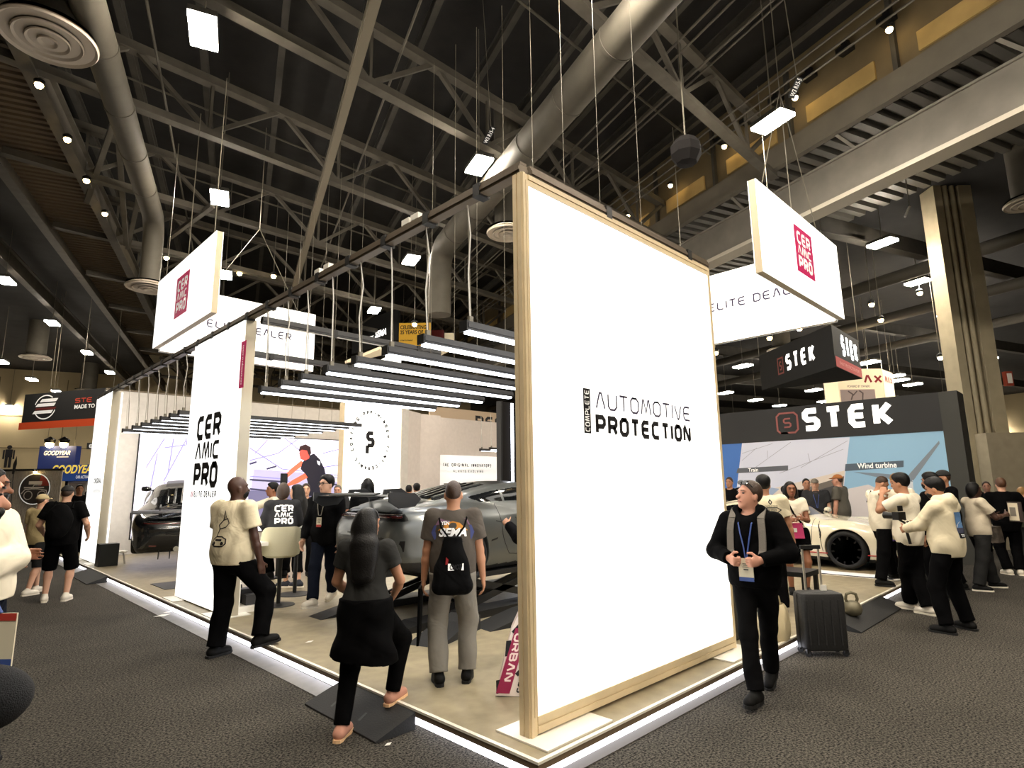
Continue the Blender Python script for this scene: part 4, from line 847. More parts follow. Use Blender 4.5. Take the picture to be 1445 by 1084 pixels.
# plastic bag
p0 = GZ(1098, 902, ZP); t = thing('plastic_bag', 'crumpled cream carrier bag on the platform behind the man in black', 'bag', tuple(p0))
m = MB(); N = 18; prof = [(0, .95), (.06, 1.1), (.16, 1.12), (.25, 1.05), (.31, .95), (.36, .7)]
vs = [p0+V(math.cos(2*math.pi*k/N)*.15*s*(1+.13*math.sin(5*k+i*2)), math.sin(2*math.pi*k/N)*.11*s*(1+.13*math.cos(3*k+i)), z) for i, (z, s) in enumerate(prof) for k in range(N)]
m.add(vs, [(i*N+k, i*N+(k+1) % N, (i+1)*N+(k+1) % N, (i+1)*N+k) for i in range(len(prof)-1) for k in range(N)]+[tuple(range(N))[::-1]])
obj('bag_body', m, M('bag_plastic', (214, 198, 160), .4), t, smooth=True)
for s in (-.03, .03): obj('bag_handle', MB().tube([p0+V(-.06, s, .34), p0+V(-.04, s, .43), p0+V(.03, s, .44), p0+V(.06, s, .34)], .012, 6), M('bag_plastic'), t, smooth=True)
# black stool by the right bay
p0 = GZ(1122, 880, ZP)+V(1.0, .35, 0); t = thing('low_stool', 'low square black stool behind the suitcase', 'stool', tuple(p0))
obj('seat', MB().box(p0[0]-.25, p0[0]+.25, p0[1]-.25, p0[1]+.25, ZP+.42, ZP+.48), BLACKM, t)
for a in (-.21, .21):
    for b in (-.21, .21): obj('leg', MB().box(p0[0]+a-.025, p0[0]+a+.025, p0[1]+b-.025, p0[1]+b+.025, ZP, ZP+.42), BLACKM, t)
# cream bar stool
p0 = V(3.80, 8.62, ZP); t = thing('bar_stool', 'cream upholstered bar stool with black pole and disc base', 'stool', tuple(p0))
CRM = M('boucle_cream', (204, 198, 168), .95, bump=(150, .6))
obj('disc_base', MB().lathe([(.001, .03), (.05, .028), (.22, .012), (.23, 0), (.001, 0)], p0, n=32), BLACKM, t, smooth=True)
obj('pole', MB().lathe([(.028, .02), (.028, .62), (.05, .66), (.12, .68)], p0, n=16), BLACKM, t, smooth=True)
obj('seat', MB().lathe([(.001, .67), (.2, .67), (.235, .7), (.235, .75), (.2, .78), (.001, .785)], p0, n=28), CRM, t, smooth=True)
m = MB(); N = 22; hd = math.atan2(-p0[1], -p0[0])     # the back of the shell faces the camera
vs = []
for i in range(N+1):
    f = (i/N-.5)*2; a = hd+f*R(118); top = .80+.30*(1-min(1, max(0, (abs(f)-.35)/.4))**2*.62) if abs(f) < .75 else .80+.30*.38
    for rr, zz in ((.25, .70), (.275, .80), (.285, (top+.80)/2), (.28, top), (.245, top), (.235, .78)):
        vs.append(p0+V(rr*math.cos(a), rr*math.sin(a), zz))
m.add(vs, [(i*6+k, (i+1)*6+k, (i+1)*6+(k+1) % 6, i*6+(k+1) % 6) for i in range(N) for k in range(6)]+[tuple(range(6)), tuple(range(N*6, N*6+6))[::-1]])
obj('curved_back', m, CRM, t, smooth=True)
p1 = p0+V(.55, .68, 0); t = thing('high_table', 'white high table on a black pole and disc base by the bar stool', 'table', tuple(p1))
obj('disc_base', MB().lathe([(.001, .03), (.05, .028), (.26, .012), (.27, 0), (.001, 0)], p1, n=32), BLACKM, t, smooth=True)
obj('pole', MB().lathe([(.03, .02), (.03, 1.03)], p1, n=16), BLACKM, t, smooth=True)
obj('tabletop', MB().lathe([(.001, 1.03), (.34, 1.03), (.345, 1.045), (.34, 1.06), (.001, 1.06)], p1, n=36), WHITE_P, t, smooth=True)
p2 = V(3.52, 8.75, 0); t = thing('display_counter', 'white display counter beside the lightbox column, dark goods on its open shelf', 'counter', (3.4, 8.9, ZP))
m = MB().box(3.16, 3.54, 8.45, 9.5, ZP, ZP+.08); m.box(3.16, 3.54, 8.45, 9.5, .98, 1.03); m.box(3.16, 3.54, 9.46, 9.5, ZP+.08, .98); m.box(3.16, 3.2, 8.45, 9.46, ZP+.08, .98); m.box(3.2, 3.54, 8.45, 9.46, .56, .59)
obj('carcass', m, WHITE_P, t)
for i in range(4): tag(obj('goods_box', MB().box(3.3, 3.5, 8.5+i*.23, 8.66+i*.23, .21, .34+.05*(i % 2)), DKGREY), f'small dark box on the low shelf of the white display counter, {ORD[i]} from the front', 'box', 'boxes in the display counter')
# black bin, small white stool, tablet stand, mats, paper scraps
p = GZ(145, 799, ZP); t = thing('floor_speaker', 'black box speaker on the platform beside the far left lightbox panel', 'speaker', tuple(p))
obj('cabinet', MB().box(p[0]-.12, p[0]+.25, p[1]-.15, p[1]+.2, ZP, ZP+.48), BLACKM, t); obj('grille', MB().box(p[0]-.1, p[0]+.23, p[1]-.165, p[1]-.15, ZP+.03, ZP+.45), M('speaker_grille', (34, 36, 34), .9, bump=(200, .5)), t)
p = GZ(163, 796, ZP); t = thing('step_stool', 'small white round step stool at the rear left beside the dark car', 'stool', tuple(p))
obj('seat', MB().lathe([(.001, .25), (.2, .25), (.21, .27), (.2, .29), (.001, .29)], p, n=24), WHITE_P, t, smooth=True)
for a in range(3): obj('leg', MB().tube([p+V(.13*math.cos(a*2.1), .13*math.sin(a*2.1), .25), p+V(.18*math.cos(a*2.1), .18*math.sin(a*2.1), 0)], .02, 6), WHITE_P, t)
p = GZ(230, 827, ZP); tag(obj('floor_mat', MB().box(p[0]-.1, p[0]+.5, p[1]-.5, p[1]+.4, ZP+.001, ZP+.008), DKGREY), 'dark grey mat on the platform in front of the dark car', 'mat')
p = GZ(400, 760, ZP)+0; p = AT(400, 690, 11.5); t = thing('display_post', 'slim black display post standing in front of the screen', 'post', (p[0], p[1], ZP))
obj('post', MB().box(p[0]-.05, p[0]+.05, p[1]-.05, p[1]+.05, ZP, 2.06), BLACKM, t); obj('foot', MB().lathe([(.2, 0), (.2, .02), (.001, .03)], (p[0], p[1], ZP), n=20), BLACKM, t)
for k, (px, py, s, lab) in enumerate([(229, 869, .11, 'white paper card lying on the carpet left of the white column'), (548, 1051, .03, 'tiny white paper scrap on the carpet beside the near ramp'), (238, 864, .07, 'small white paper slip on the grey runner beside the column'), (437, 906, .05, 'small white label lying on the platform floor')]):
    p = GZ(px, py, ZP if k == 3 else 0.006); tag(obj('paper_scrap', MB().prism([p+V(-s, 0, .001), p+V(0, -s*.6, .001), p+V(s, .2*s, .004), p+V(.1*s, s*.7, .001)], (0, 0, .002)), WHITE_P), lab, 'paper')

# leaning printed box at the panel edge
bl, br = GZ(699, 984, ZP), GZ(699, 984, ZP)
U = V(CR[0], CR[1], 0); U /= np.linalg.norm(U); F = V(CW[0], CW[1], 0); F /= np.linalg.norm(F)
UP = V(0, 0, 1)*.965+U*.262; UR = U*.965-V(0, 0, .262)*0-V(0, 0, .05)
t = thing('printed_box', 'leaning white carton with a magenta URBAN strip beside the big lightbox', 'box', tuple(bl+U*.15))
o = bl+V(0, 0, .012)
prof = [(0, 0), (.34, 0), (.34, 1.0), (.2, 1.0), (.06, .78), (.0, .5)]
obj('carton', MB().prism([o+UR*x+UP*y for x, y in prof], F*.16), M('carton_white', (236, 222, 214), .7), t)
on = o-F*.003
obj('black_cross', MB().flat(thick([(.02, .48), (.14, .66), (.33, .80)], .035)+thick([(.1, .62), (.32, .3)], .035)+thick([(.32, .42), (.13, .16)], .035)+thick([(.0, .12), (.03, .02)], .05)+thick([(.0, .42), (.02, .3)], .04), on, UR, UP), INK, t)
obj('magenta_strip', MB().flat([[(.0, .02), (.11, .02), (.135, .52), (.03, .52)]], on-F*.002, UR, UP), M('crimson_print', (150, 26, 74), .6), t)
p, w = strokes('URBAN', .066, .22, .8, .16, .37); p = [[(y_, -x_) for x_, y_ in q] for q in p]
obj('lettering', MB().flat(shift(p, .036, .48), on-F*.004, UR, UP), M('pink_white_print', (250, 224, 220), .7), t, label='pale capitals running down the magenta strip')
obj('magenta_square', MB().flat(rect(.17, .2, .25, .26), on-F*.004, UR, UP), M('crimson_print'), t)
p = rot90(logo3(.13, .13, .16)); obj('lettering', MB().flat(shift(p, .29, .03), on-F*.004, UR, UP), INK, t, label='small black stacked word mark turned sideways')
# ================================================================== implicit surfaces
def smin(a, b, k):
    h = np.maximum(k-np.abs(a-b), 0)/k; return np.minimum(a, b)-h*h*k*.25
def smax(a, b, k): return -smin(-a, -b, k)
def nets(d, org, h):
    """surface nets of a scalar grid -> vertices, quads"""
    s = d < 0
    nx, ny, nz = d.shape
    cs = np.zeros((nx-1, ny-1, nz-1), np.int8)
    for a in (0, 1):
        for b in (0, 1):
            for c in (0, 1): cs += s[a:nx-1+a, b:ny-1+b, c:nz-1+c]
    act = (cs > 0) & (cs < 8); idx = np.argwhere(act); ids = -np.ones(act.shape, np.int64); ids[act] = np.arange(len(idx))
    acc = np.zeros((len(idx), 3)); cnt = np.zeros(len(idx)); I, J, K = idx.T
    cr = {(a, b, c): d[I+a, J+b, K+c] for a in (0, 1) for b in (0, 1) for c in (0, 1)}
    for p in cr:
        for ax in range(3):
            if p[ax] == 0:
                q = list(p); q[ax] = 1; q = tuple(q); u, v = cr[p], cr[q]; mk = (u < 0) != (v < 0)
                tt = np.where(mk, u/np.where(mk, u-v, 1), 0)
                for e in range(3): acc[:, e] += np.where(mk, p[e]+(tt if e == ax else 0), 0)
                cnt += mk
    vt = (idx+acc/cnt[:, None])*h+np.array(org)
    F = []
    for ax in range(3):
        lo = [slice(1, -1)]*3; lo[ax] = slice(0, -1); hi = [slice(1, -1)]*3; hi[ax] = slice(1, None)
        a, b = s[tuple(lo)], s[tuple(hi)]; e = np.argwhere(a != b)
        if not len(e): continue
        sg = a[tuple(e.T)]; b1, b2 = [(1, 2), (2, 0), (0, 1)][ax]
        base = e.copy(); base[:, b1] += 0; base[:, b2] += 0
        o = np.ones(3, int); o[ax] = 0; base = base+o
        def cell(k1, k2):
            q = base.copy(); q[:, b1] -= k1; q[:, b2] -= k2; return ids[q[:, 0], q[:, 1], q[:, 2]]
        quad = np.stack([cell(1, 1), cell(0, 1), cell(0, 0), cell(1, 0)], 1)
        quad[~sg] = quad[~sg][:, ::-1]; F.append(quad)
    return vt, np.concatenate(F)
# ================================================================== cars
def curve(pts):
    xs = np.array([p[0] for p in pts]); ys = np.array([p[1] for p in pts])
    xx = np.linspace(xs[0], xs[-1], 400); yy = np.interp(xx, xs, ys)
    k = np.exp(-np.linspace(-2, 2, 21)**2); k /= k.sum(); yp = np.pad(yy, 10, mode='edge'); yy = np.convolve(yp, k, 'valid')
    return lambda x: np.interp(x, xx, yy)
TOP = curve([(-.02, .72), (.04, .86), (.10, .925), (.3, .975), (.8, 1.0), (1.5, .99), (2.6, .96), (3.0, .92), (3.5, .85), (4.0, .76), (4.35, .66), (4.5, .56), (4.58, .44)])
BOT = curve([(-.02, .38), (.1, .26), (.4, .17), (1., .14), (3.4, .13), (4.2, .13), (4.45, .16), (4.58, .24)])
PLAN = curve([(-.02, .56), (.05, .70), (.15, .79), (.35, .87), (.6, .925), (1., .94), (1.5, .91), (2.1, .865), (2.7, .865), (3.2, .895), (3.6, .90), (4.0, .87), (4.3, .77), (4.48, .60), (4.58, .42)])
CTOP = curve([(.35, .93), (.6, 1.0), (.9, 1.075), (1.3, 1.175), (1.7, 1.245), (2.1, 1.285), (2.4, 1.285), (2.7, 1.24), (2.95, 1.12), (3.2, .985), (3.45, .85)])
CPL = curve([(.35, .52), (.8, .64), (1.3, .73), (1.9, .775), (2.5, .78), (2.9, .745), (3.2, .68), (3.45, .60)])
WX = (.99, 3.46); WR = .345
CDX = 0.
def car_sdf(x, y, z):
    y = np.abs(y)
    dt = (z-TOP(x)+.10*(y/.9)**4)*.9; db = BOT(x)-z
    w = PLAN(x)-.13*np.clip((z-.60)/.36, 0, 1.2)**2-.10*np.clip((.42-z)/.3, 0, 1)**2
    ds = y-w
    de = np.maximum(-x+.02+.10*np.clip((z-.62)/.3, -1, 1)**2, x-4.54)
    d = smax(smax(smax(dt, ds, .16), db, .06), de, .14)
    xc = x+CDX; ct = (z-CTOP(xc)+.05*(y/.6)**2)*.85; cw = CPL(xc)-.42*np.clip(z-.92, -.1, .4)
    c = smax(smax(ct, y-cw, .13), .80-z, .05); c = smax(c, np.maximum(.36-xc, xc-3.44), .05)
    d = smin(d, c, .09)
    for cx, cz, rx, ry, rz in ((1.02, .70, .60, .19, .25), (3.42, .60, .52, .17, .27)):
        k0 = np.sqrt(((x-cx)/rx)**2+((y-.755)/ry)**2+((z-cz)/rz)**2); d = smin(d, (k0-1)*.19, .12)
    for cx in WX:
        d = np.maximum(d, -np.maximum(np.sqrt((x-cx)**2+(z-WR)**2)-WR-.035, .60-y))
    # side intake behind the door and rear bumper recess
    return d
def build_car_mesh():
    h = .0135; nx, ny, nz = int(4.75/h), int(2.06/h), int(1.3/h)
    org = (-.1, -1.03, .08)
    X = (np.arange(nx)*h+org[0])[:, None, None]; Yy = (np.arange(ny)*h+org[1])[None, :, None]; Zz = (np.arange(nz)*h+org[2])[None, None, :]
    half = ny//2+2
    d = car_sdf(X, Yy[:, :half], Zz)
    d = np.concatenate([d, d[:, :ny-half][:, ::-1]], 1) if False else car_sdf(X, Yy, Zz)
    v, f = nets(d, org, h)
    e = 1e-3
    for _ in range(3):
        P = v.T; dd = car_sdf(*P); g = np.stack([car_sdf(*(P+np.eye(3)[i][:, None]*e))-dd for i in range(3)], 1)/e
        st = np.clip(dd/np.maximum((g**2).sum(1), .2), -.006, .006); v = v-g*st[:, None]
    return v, f
def variant(dx):
    global CDX, CARV, CARF, side_win, wind, rearw, roofp, bumper, under, lightband, headl, cx_, cy_, cz_, BVH_CAR
    CDX = dx
    CARV, CARF = build_car_mesh()
    cc = CARV[CARF].mean(1); nn = np.cross(CARV[CARF[:, 1]]-CARV[CARF[:, 0]], CARV[CARF[:, 2]]-CARV[CARF[:, 0]]); nn /= np.linalg.norm(nn, axis=1)[:, None]+1e-12
    cx_, cy_, cz_ = cc.T; ay = np.abs(cy_); xo = cx_; cx_ = cx_+dx
    ctop = CTOP(cx_)
    side_win = (nn[:, 2] < .72) & (np.abs(nn[:, 1]) > .45) & (cz_ > 1.0) & (cz_ < ctop-.055) & (cx_ > 1.18) & (cx_ < 2.98) & ~((cx_ > 1.78) & (cx_ < 1.83))
    side_win &= (cz_-1.0 < (cx_-1.12)*.75)
    wind = (nn[:, 0] > .3) & (cx_ > 2.55) & (cx_ < 3.3) & (cz_ > .95) & (ay < .66-.3*(cz_-.95)) & ~side_win
    rearw = (cx_ > .80) & (cx_ < 1.75) & (ay < .50-.1*(cx_-.8)) & (nn[:, 2] > .5) & (cz_ > 1.02)
    roofp = (cx_ > 1.85) & (cx_ < 2.6) & (ay < .44) & (nn[:, 2] > .8)
    cx_ = xo; bumper = (cx_ < .40) & (cz_ < .62) & ((ay < .53+.55*np.clip(.62-cz_, 0, .3)) | (cz_ < .33)) & (nn[:, 0] < -.05)
    under = (cz_ < .2) | ((np.abs(cx_-WX[0]) < .375) & (ay > .3) & (np.hypot(cx_-WX[0], cz_-WR) < WR+.0345)) | ((np.abs(cx_-WX[1]) < .375) & (ay > .3) & (np.hypot(cx_-WX[1], cz_-WR) < WR+.0345))
    lightband = (cx_ < .22) & (cz_ > .80) & (cz_ < .965) & (ay < np.where(cz_ > .885, .66-.9*(cz_-.885), .76)) & (nn[:, 0] < -.10)
    headl = (cx_ > 3.95) & (ay > .52) & (ay < .80) & (nn[:, 2] > .25) & (cz_ > .58) & (cx_ < 4.3)
    BVH_CAR = BVHTree.FromPolygons(CARV.tolist(), CARF.tolist())
def submesh(mask):
    f = CARF[mask]; u, inv = np.unique(f, return_inverse=True); return CARV[u], inv.reshape(f.shape)
variant(0.)
GLASS = M('tinted_glass', (14, 16, 18), .06, spec=.8); CARBON = M('carbon_black', (24, 24, 26), .35); LOUV = M('louvre_black', (16, 16, 17), .3)
TYRE = M('tyre_rubber', (14, 14, 14), .8); RIM = M('rim_black', (40, 40, 42), .3, .8); TLAMP = M('tail_lamp', (92, 14, 16), .2, coat=1.); CHROME = M('chrome_detail', (190, 190, 190), .2, .9)
def onside(x, z, s):
    hit = BVH_CAR.ray_cast(Vector((x, s*2, z)), Vector((0, -s, 0)))
    return None if hit[0] is None else V(*hit[0])+V(0, s*.001, 0)
def ontop(x, y):
    hit = BVH_CAR.ray_cast(Vector((x, y, 2)), Vector((0, 0, -1))); return V(*hit[0])
def onrear(y, z):
    hit = BVH_CAR.ray_cast(Vector((-1, y, z)), Vector((1, 0, 0))); return V(*hit[0])
def car(label, loc, rz, paint, wing=True, fill_white=False, sz=1., pitch=0., stripe=None):
    t = thing('sports_car', label, 'car', loc, rz); t.scale = (1, 1, sz); t.rotation_euler = (0, pitch, rz)
    used = side_win | wind | rearw | bumper | under | lightband
    if fill_white: used = used | headl
    if wing: used = used | roofp
    def pm(nm, mask, mt):
        v, f = submesh(mask); return mesh_obj(nm, v, f, mt, t, True, local=True)
    pm('body_shell', ~used, paint)
    pm('side_window', side_win & (cy_ > 0), GLASS); pm('side_window', side_win & (cy_ < 0), GLASS); pm('windscreen', wind, GLASS); pm('rear_window', rearw, GLASS)
    pm('rear_diffuser', bumper, CARBON); pm('underbody', under, M('underbody', (12, 12, 12), .8)); pm('light_panel', lightband, LOUV)
    if fill_white: pm('headlight', headl & (cy_ > 0), M('headlight_glass', (190, 196, 200), .1, coat=1)); pm('headlight', headl & (cy_ < 0), M('headlight_glass'))
    if wing: pm('roof_panel', roofp, LOUV)
    L = dict(parent=t, local=True)
    # tail light bar
    pts = [onrear(y, .85)+V(-.006, 0, 0) for y in np.linspace(-.70, .70, 25)]
    obj('tail_light', MB().tube(pts, .016, 8), TLAMP, smooth=True, **L)
    obj('light_trim', MB().tube([onrear(y, .878)+V(-.003, 0, 0) for y in np.linspace(-.68, .68, 21)], .006, 6), CHROME, smooth=True, **L)
    # louvres over the rear window, grille slots on the deck
    for i in range(6):
        y = -.36+i*.144
        pts = [ontop(x, y)+V(0, 0, .012) for x in np.linspace(.86, 1.68, 9)]
        m = MB()
        for a, b in zip(pts[:-1], pts[1:]): m.bar(a, b, .045, .02)
        obj('window_louvre', m, paint if i in (0, 5) else LOUV, **L)
    for i in range(4):
        for s in (-1, 1):
            a, b = ontop(.42+i*.07, s*.42)+V(0, 0, .055), ontop(.50+i*.07, s*.14)+V(0, 0, .075); obj('deck_slot', MB().bar(a, b, .03, .012), LOUV, **L)
    obj('deck_slot', MB().bar(ontop(.62, -.22)+V(0, 0, .062), ontop(.62, .22)+V(0, 0, .062), .05, .03), LOUV, **L)
    # door and panel lines
    for s in (-1, 1):
        for seg in ([(1.62, .97), (1.60, .8), (1.63, .55), (1.75, .32), (2.2, .27), (2.75, .27), (2.86, .5), (2.88, .8), (2.9, .95)], [(3.0, .86), (3.02, .6), (3.04, .3)]):
            xs = np.interp(np.linspace(0, len(seg)-1, 30), range(len(seg)), [q[0] for q in seg]); zs = np.interp(np.linspace(0, len(seg)-1, 30), range(len(seg)), [q[1] for q in seg])
            pts = [q for q in (onside(x, z, s) for x, z in zip(xs, zs)) if q is not None]
            obj('panel_gap', MB().tube(pts, .005, 5), LOUV, **L)
        p = onside(1.48, .66, s); obj('side_intake', MB().prism([onside(x, z, s)+V(0, s*.002, 0) for x, z in [(1.40, .50), (1.52, .52), (1.60, .74), (1.50, .76)]], (0, -s*.02, 0)), LOUV, **L)
        p = onside(2.0, .78, s); obj('door_handle', MB().bar(p+V(-.09, s*.012, 0), p+V(.09, s*.012, 0), .02, .02), paint, **L)
        p = onside(2.72, .98, s); obj('mirror', MB().lathe([(.001, -.11), (.05, -.09), (.065, 0), (.05, .09), (.001, .11)], (2.72, s*(abs(p[1])+.14), 1.02), 'y', 14), paint, smooth=True, **L)
        obj('mirror_arm', MB().bar(p, (2.72, s*(abs(p[1])+.1), 1.0), .04, .02), LOUV, **L)
        if fill_white:
            for x0 in (3.46-.44, ): obj('fender_vent', MB().tube([onside(x0+.02*math.sin(k), .55+.05*k, s) for k in range(6)], .012, 6), LOUV, **L)
            obj('fender_vent', MB().tube([onside(3.93+.012*k, .72-.04*k, s) for k in range(4)], .02, 6), M('amber_vent', (120, 70, 30), .4), **L)
        if stripe: obj('sill_stripe', MB().tube([q for q in (onside(x, .27, s) for x in list(np.linspace(.2, .58, 6))+list(np.linspace(1.4, 3.05, 18))+list(np.linspace(3.88, 4.3, 8))) if q is not None], .012, 6), stripe, **L)
    # wheels
    for wx in WX:
        for s in (-1, 1):
            c = (wx, s*.80, WR); wh = mesh_obj('wheel', *(lambda mb: (mb.v, mb.f))(MB().lathe([(.262, -.13), (.31, -.14), (.335, -.12), (WR, -.07), (WR, .07), (.335, .12), (.31, .14), (.265, .13), (.262, .08), (.262, -.13)], c, 'y', 40)), TYRE, t, True, local=True)
            m = MB().lathe([(.264, .125), (.268, .135), (.25, .125), (.245, .03), (.001, .03)], (0, 0, 0), 'y', 40)
            m.v = [(q[0]+c[0], s*q[1]+c[1], q[2]+c[2]) for q in m.v]; obj('rim', m, RIM, wh, smooth=True, local=True)
            m = MB()
            for k in range(10):
                a = 2*math.pi*k/10; m.bar((c[0]+.05*math.cos(a), c[1]+s*.10, c[2]+.05*math.sin(a)), (c[0]+.252*math.cos(a+.12), c[1]+s*.12, c[2]+.252*math.sin(a+.12)), .028, .03, up=(0, s, 0))
            obj('spokes', m, RIM, wh, local=True)
            m = MB().lathe([(.001, .125), (.035, .125), (.045, .11), (.045, .08)], (0, 0, 0), 'y', 16); m.v = [(q[0]+c[0], s*q[1]+c[1], q[2]+c[2]) for q in m.v]
            obj('hub_cap', m, CHROME, wh, smooth=True, local=True)
    # rear bumper details
    if not fill_white:
        for s in (-1, 1):
            obj('exhaust_pipe', MB().lathe([(.05, -.04), (.055, -.05), (.045, -.05), (.04, .15), (.001, .15)], (.06, s*.09, .34), 'x', 20), CHROME, smooth=True, **L)
            obj('bumper_vent', MB().prism([onrear(s*y, z)+V(-.004, 0, 0) for y, z in [(.70, .44), (.78, .46), (.79, .58), (.75, .58)]], (.03, 0, 0)), LOUV, **L)
            obj('red_reflection', MB().bar(onrear(s*.45, .40)+V(-.01, 0, 0), onrear(s*.58, .41)+V(-.01, 0, 0), .012, .025), TLAMP, **L)  # red bars imitate red reflections on the dark bumper
        for i in range(5): obj('diffuser_fin', MB().box(.02, .35, -.4+i*.2-.008, -.4+i*.2+.008, .14, .30), CARBON, **L)
        obj('plate_recess', MB().prism([onrear(y, z)+V(-.003, 0, 0) for y, z in [(-.28, .52), (.28, .52), (.3, .66), (-.3, .66)]], (.02, 0, 0)), LOUV, **L)
    if wing:
        obj('engine_cover', MB().add([ontop(x, y)+V(0, 0, .012+.05*math.cos(y*3.1)*(1 if .2 < x < .7 else 0)) for x in (.14, .3, .5, .74) for y in (-.46, -.25, 0, .25, .46)], [(i*5+k, i*5+k+1, (i+1)*5+k+1, (i+1)*5+k) for i in range(3) for k in range(4)]), paint, smooth=True, **L)
        m = MB(); prof = [(-.10, 1.10), (-.02, 1.115), (.10, 1.12), (.20, 1.11), (.24, 1.10), (.20, 1.095), (.08, 1.092), (-.04, 1.09)]
        m.prism([(x, -.90, z) for x, z in prof], (0, 1.80, 0)); obj('wing_blade', m, CARBON, **L)
        obj('wing_flap', MB().prism([(-.13, -.55, 1.12), (-.05, -.55, 1.14), (-.03, -.55, 1.13), (-.12, -.55, 1.105)], (0, 1.1, 0)), CARBON, **L)
        for s in (-1, 1):
            obj('wing_endplate', MB().prism([(x, s*.90, z) for x, z in [(-.16, 1.15), (.20, 1.13), (.28, 1.06), (.20, .98), (-.02, .96), (-.16, 1.04)]], (0, s*.02, 0)), CARBON, **L)
            obj('swan_neck', MB().prism([(x, s*.42, z) for x, z in [(.42, .95), (.60, .97), (.52, 1.08), (.34, 1.19), (.10, 1.18), (.08, 1.12), (.14, 1.12), (.18, 1.15), (.32, 1.13), (.40, 1.06)]], (0, .025, 0)), CARBON, **L)
    return t
GREY_P = M('satin_grey_paint', (92, 94, 92), .3, .45, coat=.35)
BLACK_P = M('gloss_dark_paint', (40, 42, 44), .16, .4, coat=1.)
WHITE_C = M('cream_white_paint', (226, 216, 190), .22, coat=.8)
LIFT = .56
car('satin grey winged sports car raised on black stands, seen from behind', (3.92, 6.7, LIFT), 0, GREY_P)
car('gloss dark winged car tilted nose-up at the rear left, mirror-like rear window', (3.95, 13.75, ZP+.12), R(73), BLACK_P, pitch=-R(12))
variant(.45)
car('cream white sports car with black wheels and thin red sill line', (12.4+.86, 3.68+3.46, .165), R(-90), WHITE_C, wing=False, fill_white=True, stripe=M('red_line', (170, 30, 36), .5))
# stand under the white car
t = thing('car_plinth', 'low white-edged plinth under the cream white car', 'plinth', (13.2, 6, 0))
obj('slab', MB().box(12.05, 14.6, 2.9, 9.4, 0, .155), M('plinth_floor', (150, 134, 104), .5), t); obj('edge_strip', MB().box(12.02, 12.05, 2.9, 9.4, .11, .16), WHITE_P, t); obj('edge_strip', MB().box(12.02, 14.6, 2.87, 2.9, .11, .16), WHITE_P, t)
obj('dark_base', MB().box(12.04, 12.05, 2.9, 9.4, 0, .11), BLACKM, t)
# lifting stands under the grey car
t = thing('car_lift', 'black low-rise lifting frame under the grey car', 'lift', (6, 6.7, ZP))
for y in (5.98, 7.42):
    obj('lift_rail', MB().box(4.25, 7.2, y-.17, y+.17, ZP, ZP+.09), BLACKM, t)
    obj('lift_deck', MB().box(4.6, 6.9, y-.15, y+.15, LIFT+.06, LIFT+.12), BLACKM, t)
    for a, b in (((4.7, ZP+.09), (6.4, LIFT+.06)), ((6.5, ZP+.09), (4.9, LIFT+.06))):
        obj('scissor_arm', MB().bar((a[0], y-.1, a[1]), (b[0], y-.1, b[1]), .03, .09), BLACKM, t); obj('scissor_arm', MB().bar((a[0], y+.1, a[1]), (b[0], y+.1, b[1]), .03, .09), BLACKM, t)
    obj('approach_wedge', MB().prism([(3.75, y-.17, ZP), (4.25, y-.17, ZP), (4.25, y-.17, ZP+.09)], (0, .34, 0)), BLACKM, t)
    for x in (4.8, 6.7): obj('lift_pad', MB().box(x-.08, x+.08, y-.06, y+.06, LIFT+.12, LIFT+.165), RUB, t)
obj('cross_tie', MB().box(5.6, 5.7, 6.1, 7.3, ZP+.01, ZP+.05), BLACKM, t)
for k, (x, y, r) in enumerate([(4.35, 5.45, 20), (5.3, 5.35, -8)]):
    m = MB(); ca, sa = math.cos(R(r)), math.sin(R(r)); f = lambda a, b, z: (x+a*ca-b*sa, y+a*sa+b*ca, z)
    m.add([f(-.5, -.2, ZP), f(.4, -.2, ZP), f(.4, .2, ZP), f(-.5, .2, ZP), f(.4, -.2, ZP+.16), f(.4, .2, ZP+.16), f(.1, -.2, ZP+.13), f(.1, .2, ZP+.13)], [(0, 3, 2, 1), (1, 2, 5, 4), (0, 6, 7, 3), (6, 4, 5, 7), (0, 1, 4, 6), (3, 7, 5, 2)])
    tag(obj('drive_ramp', m, RUB), ('black wedge car ramp lying on the platform between the woman and the man in grey', 'black wedge car ramp lying right of the man in grey, below the car')[k], 'ramp')
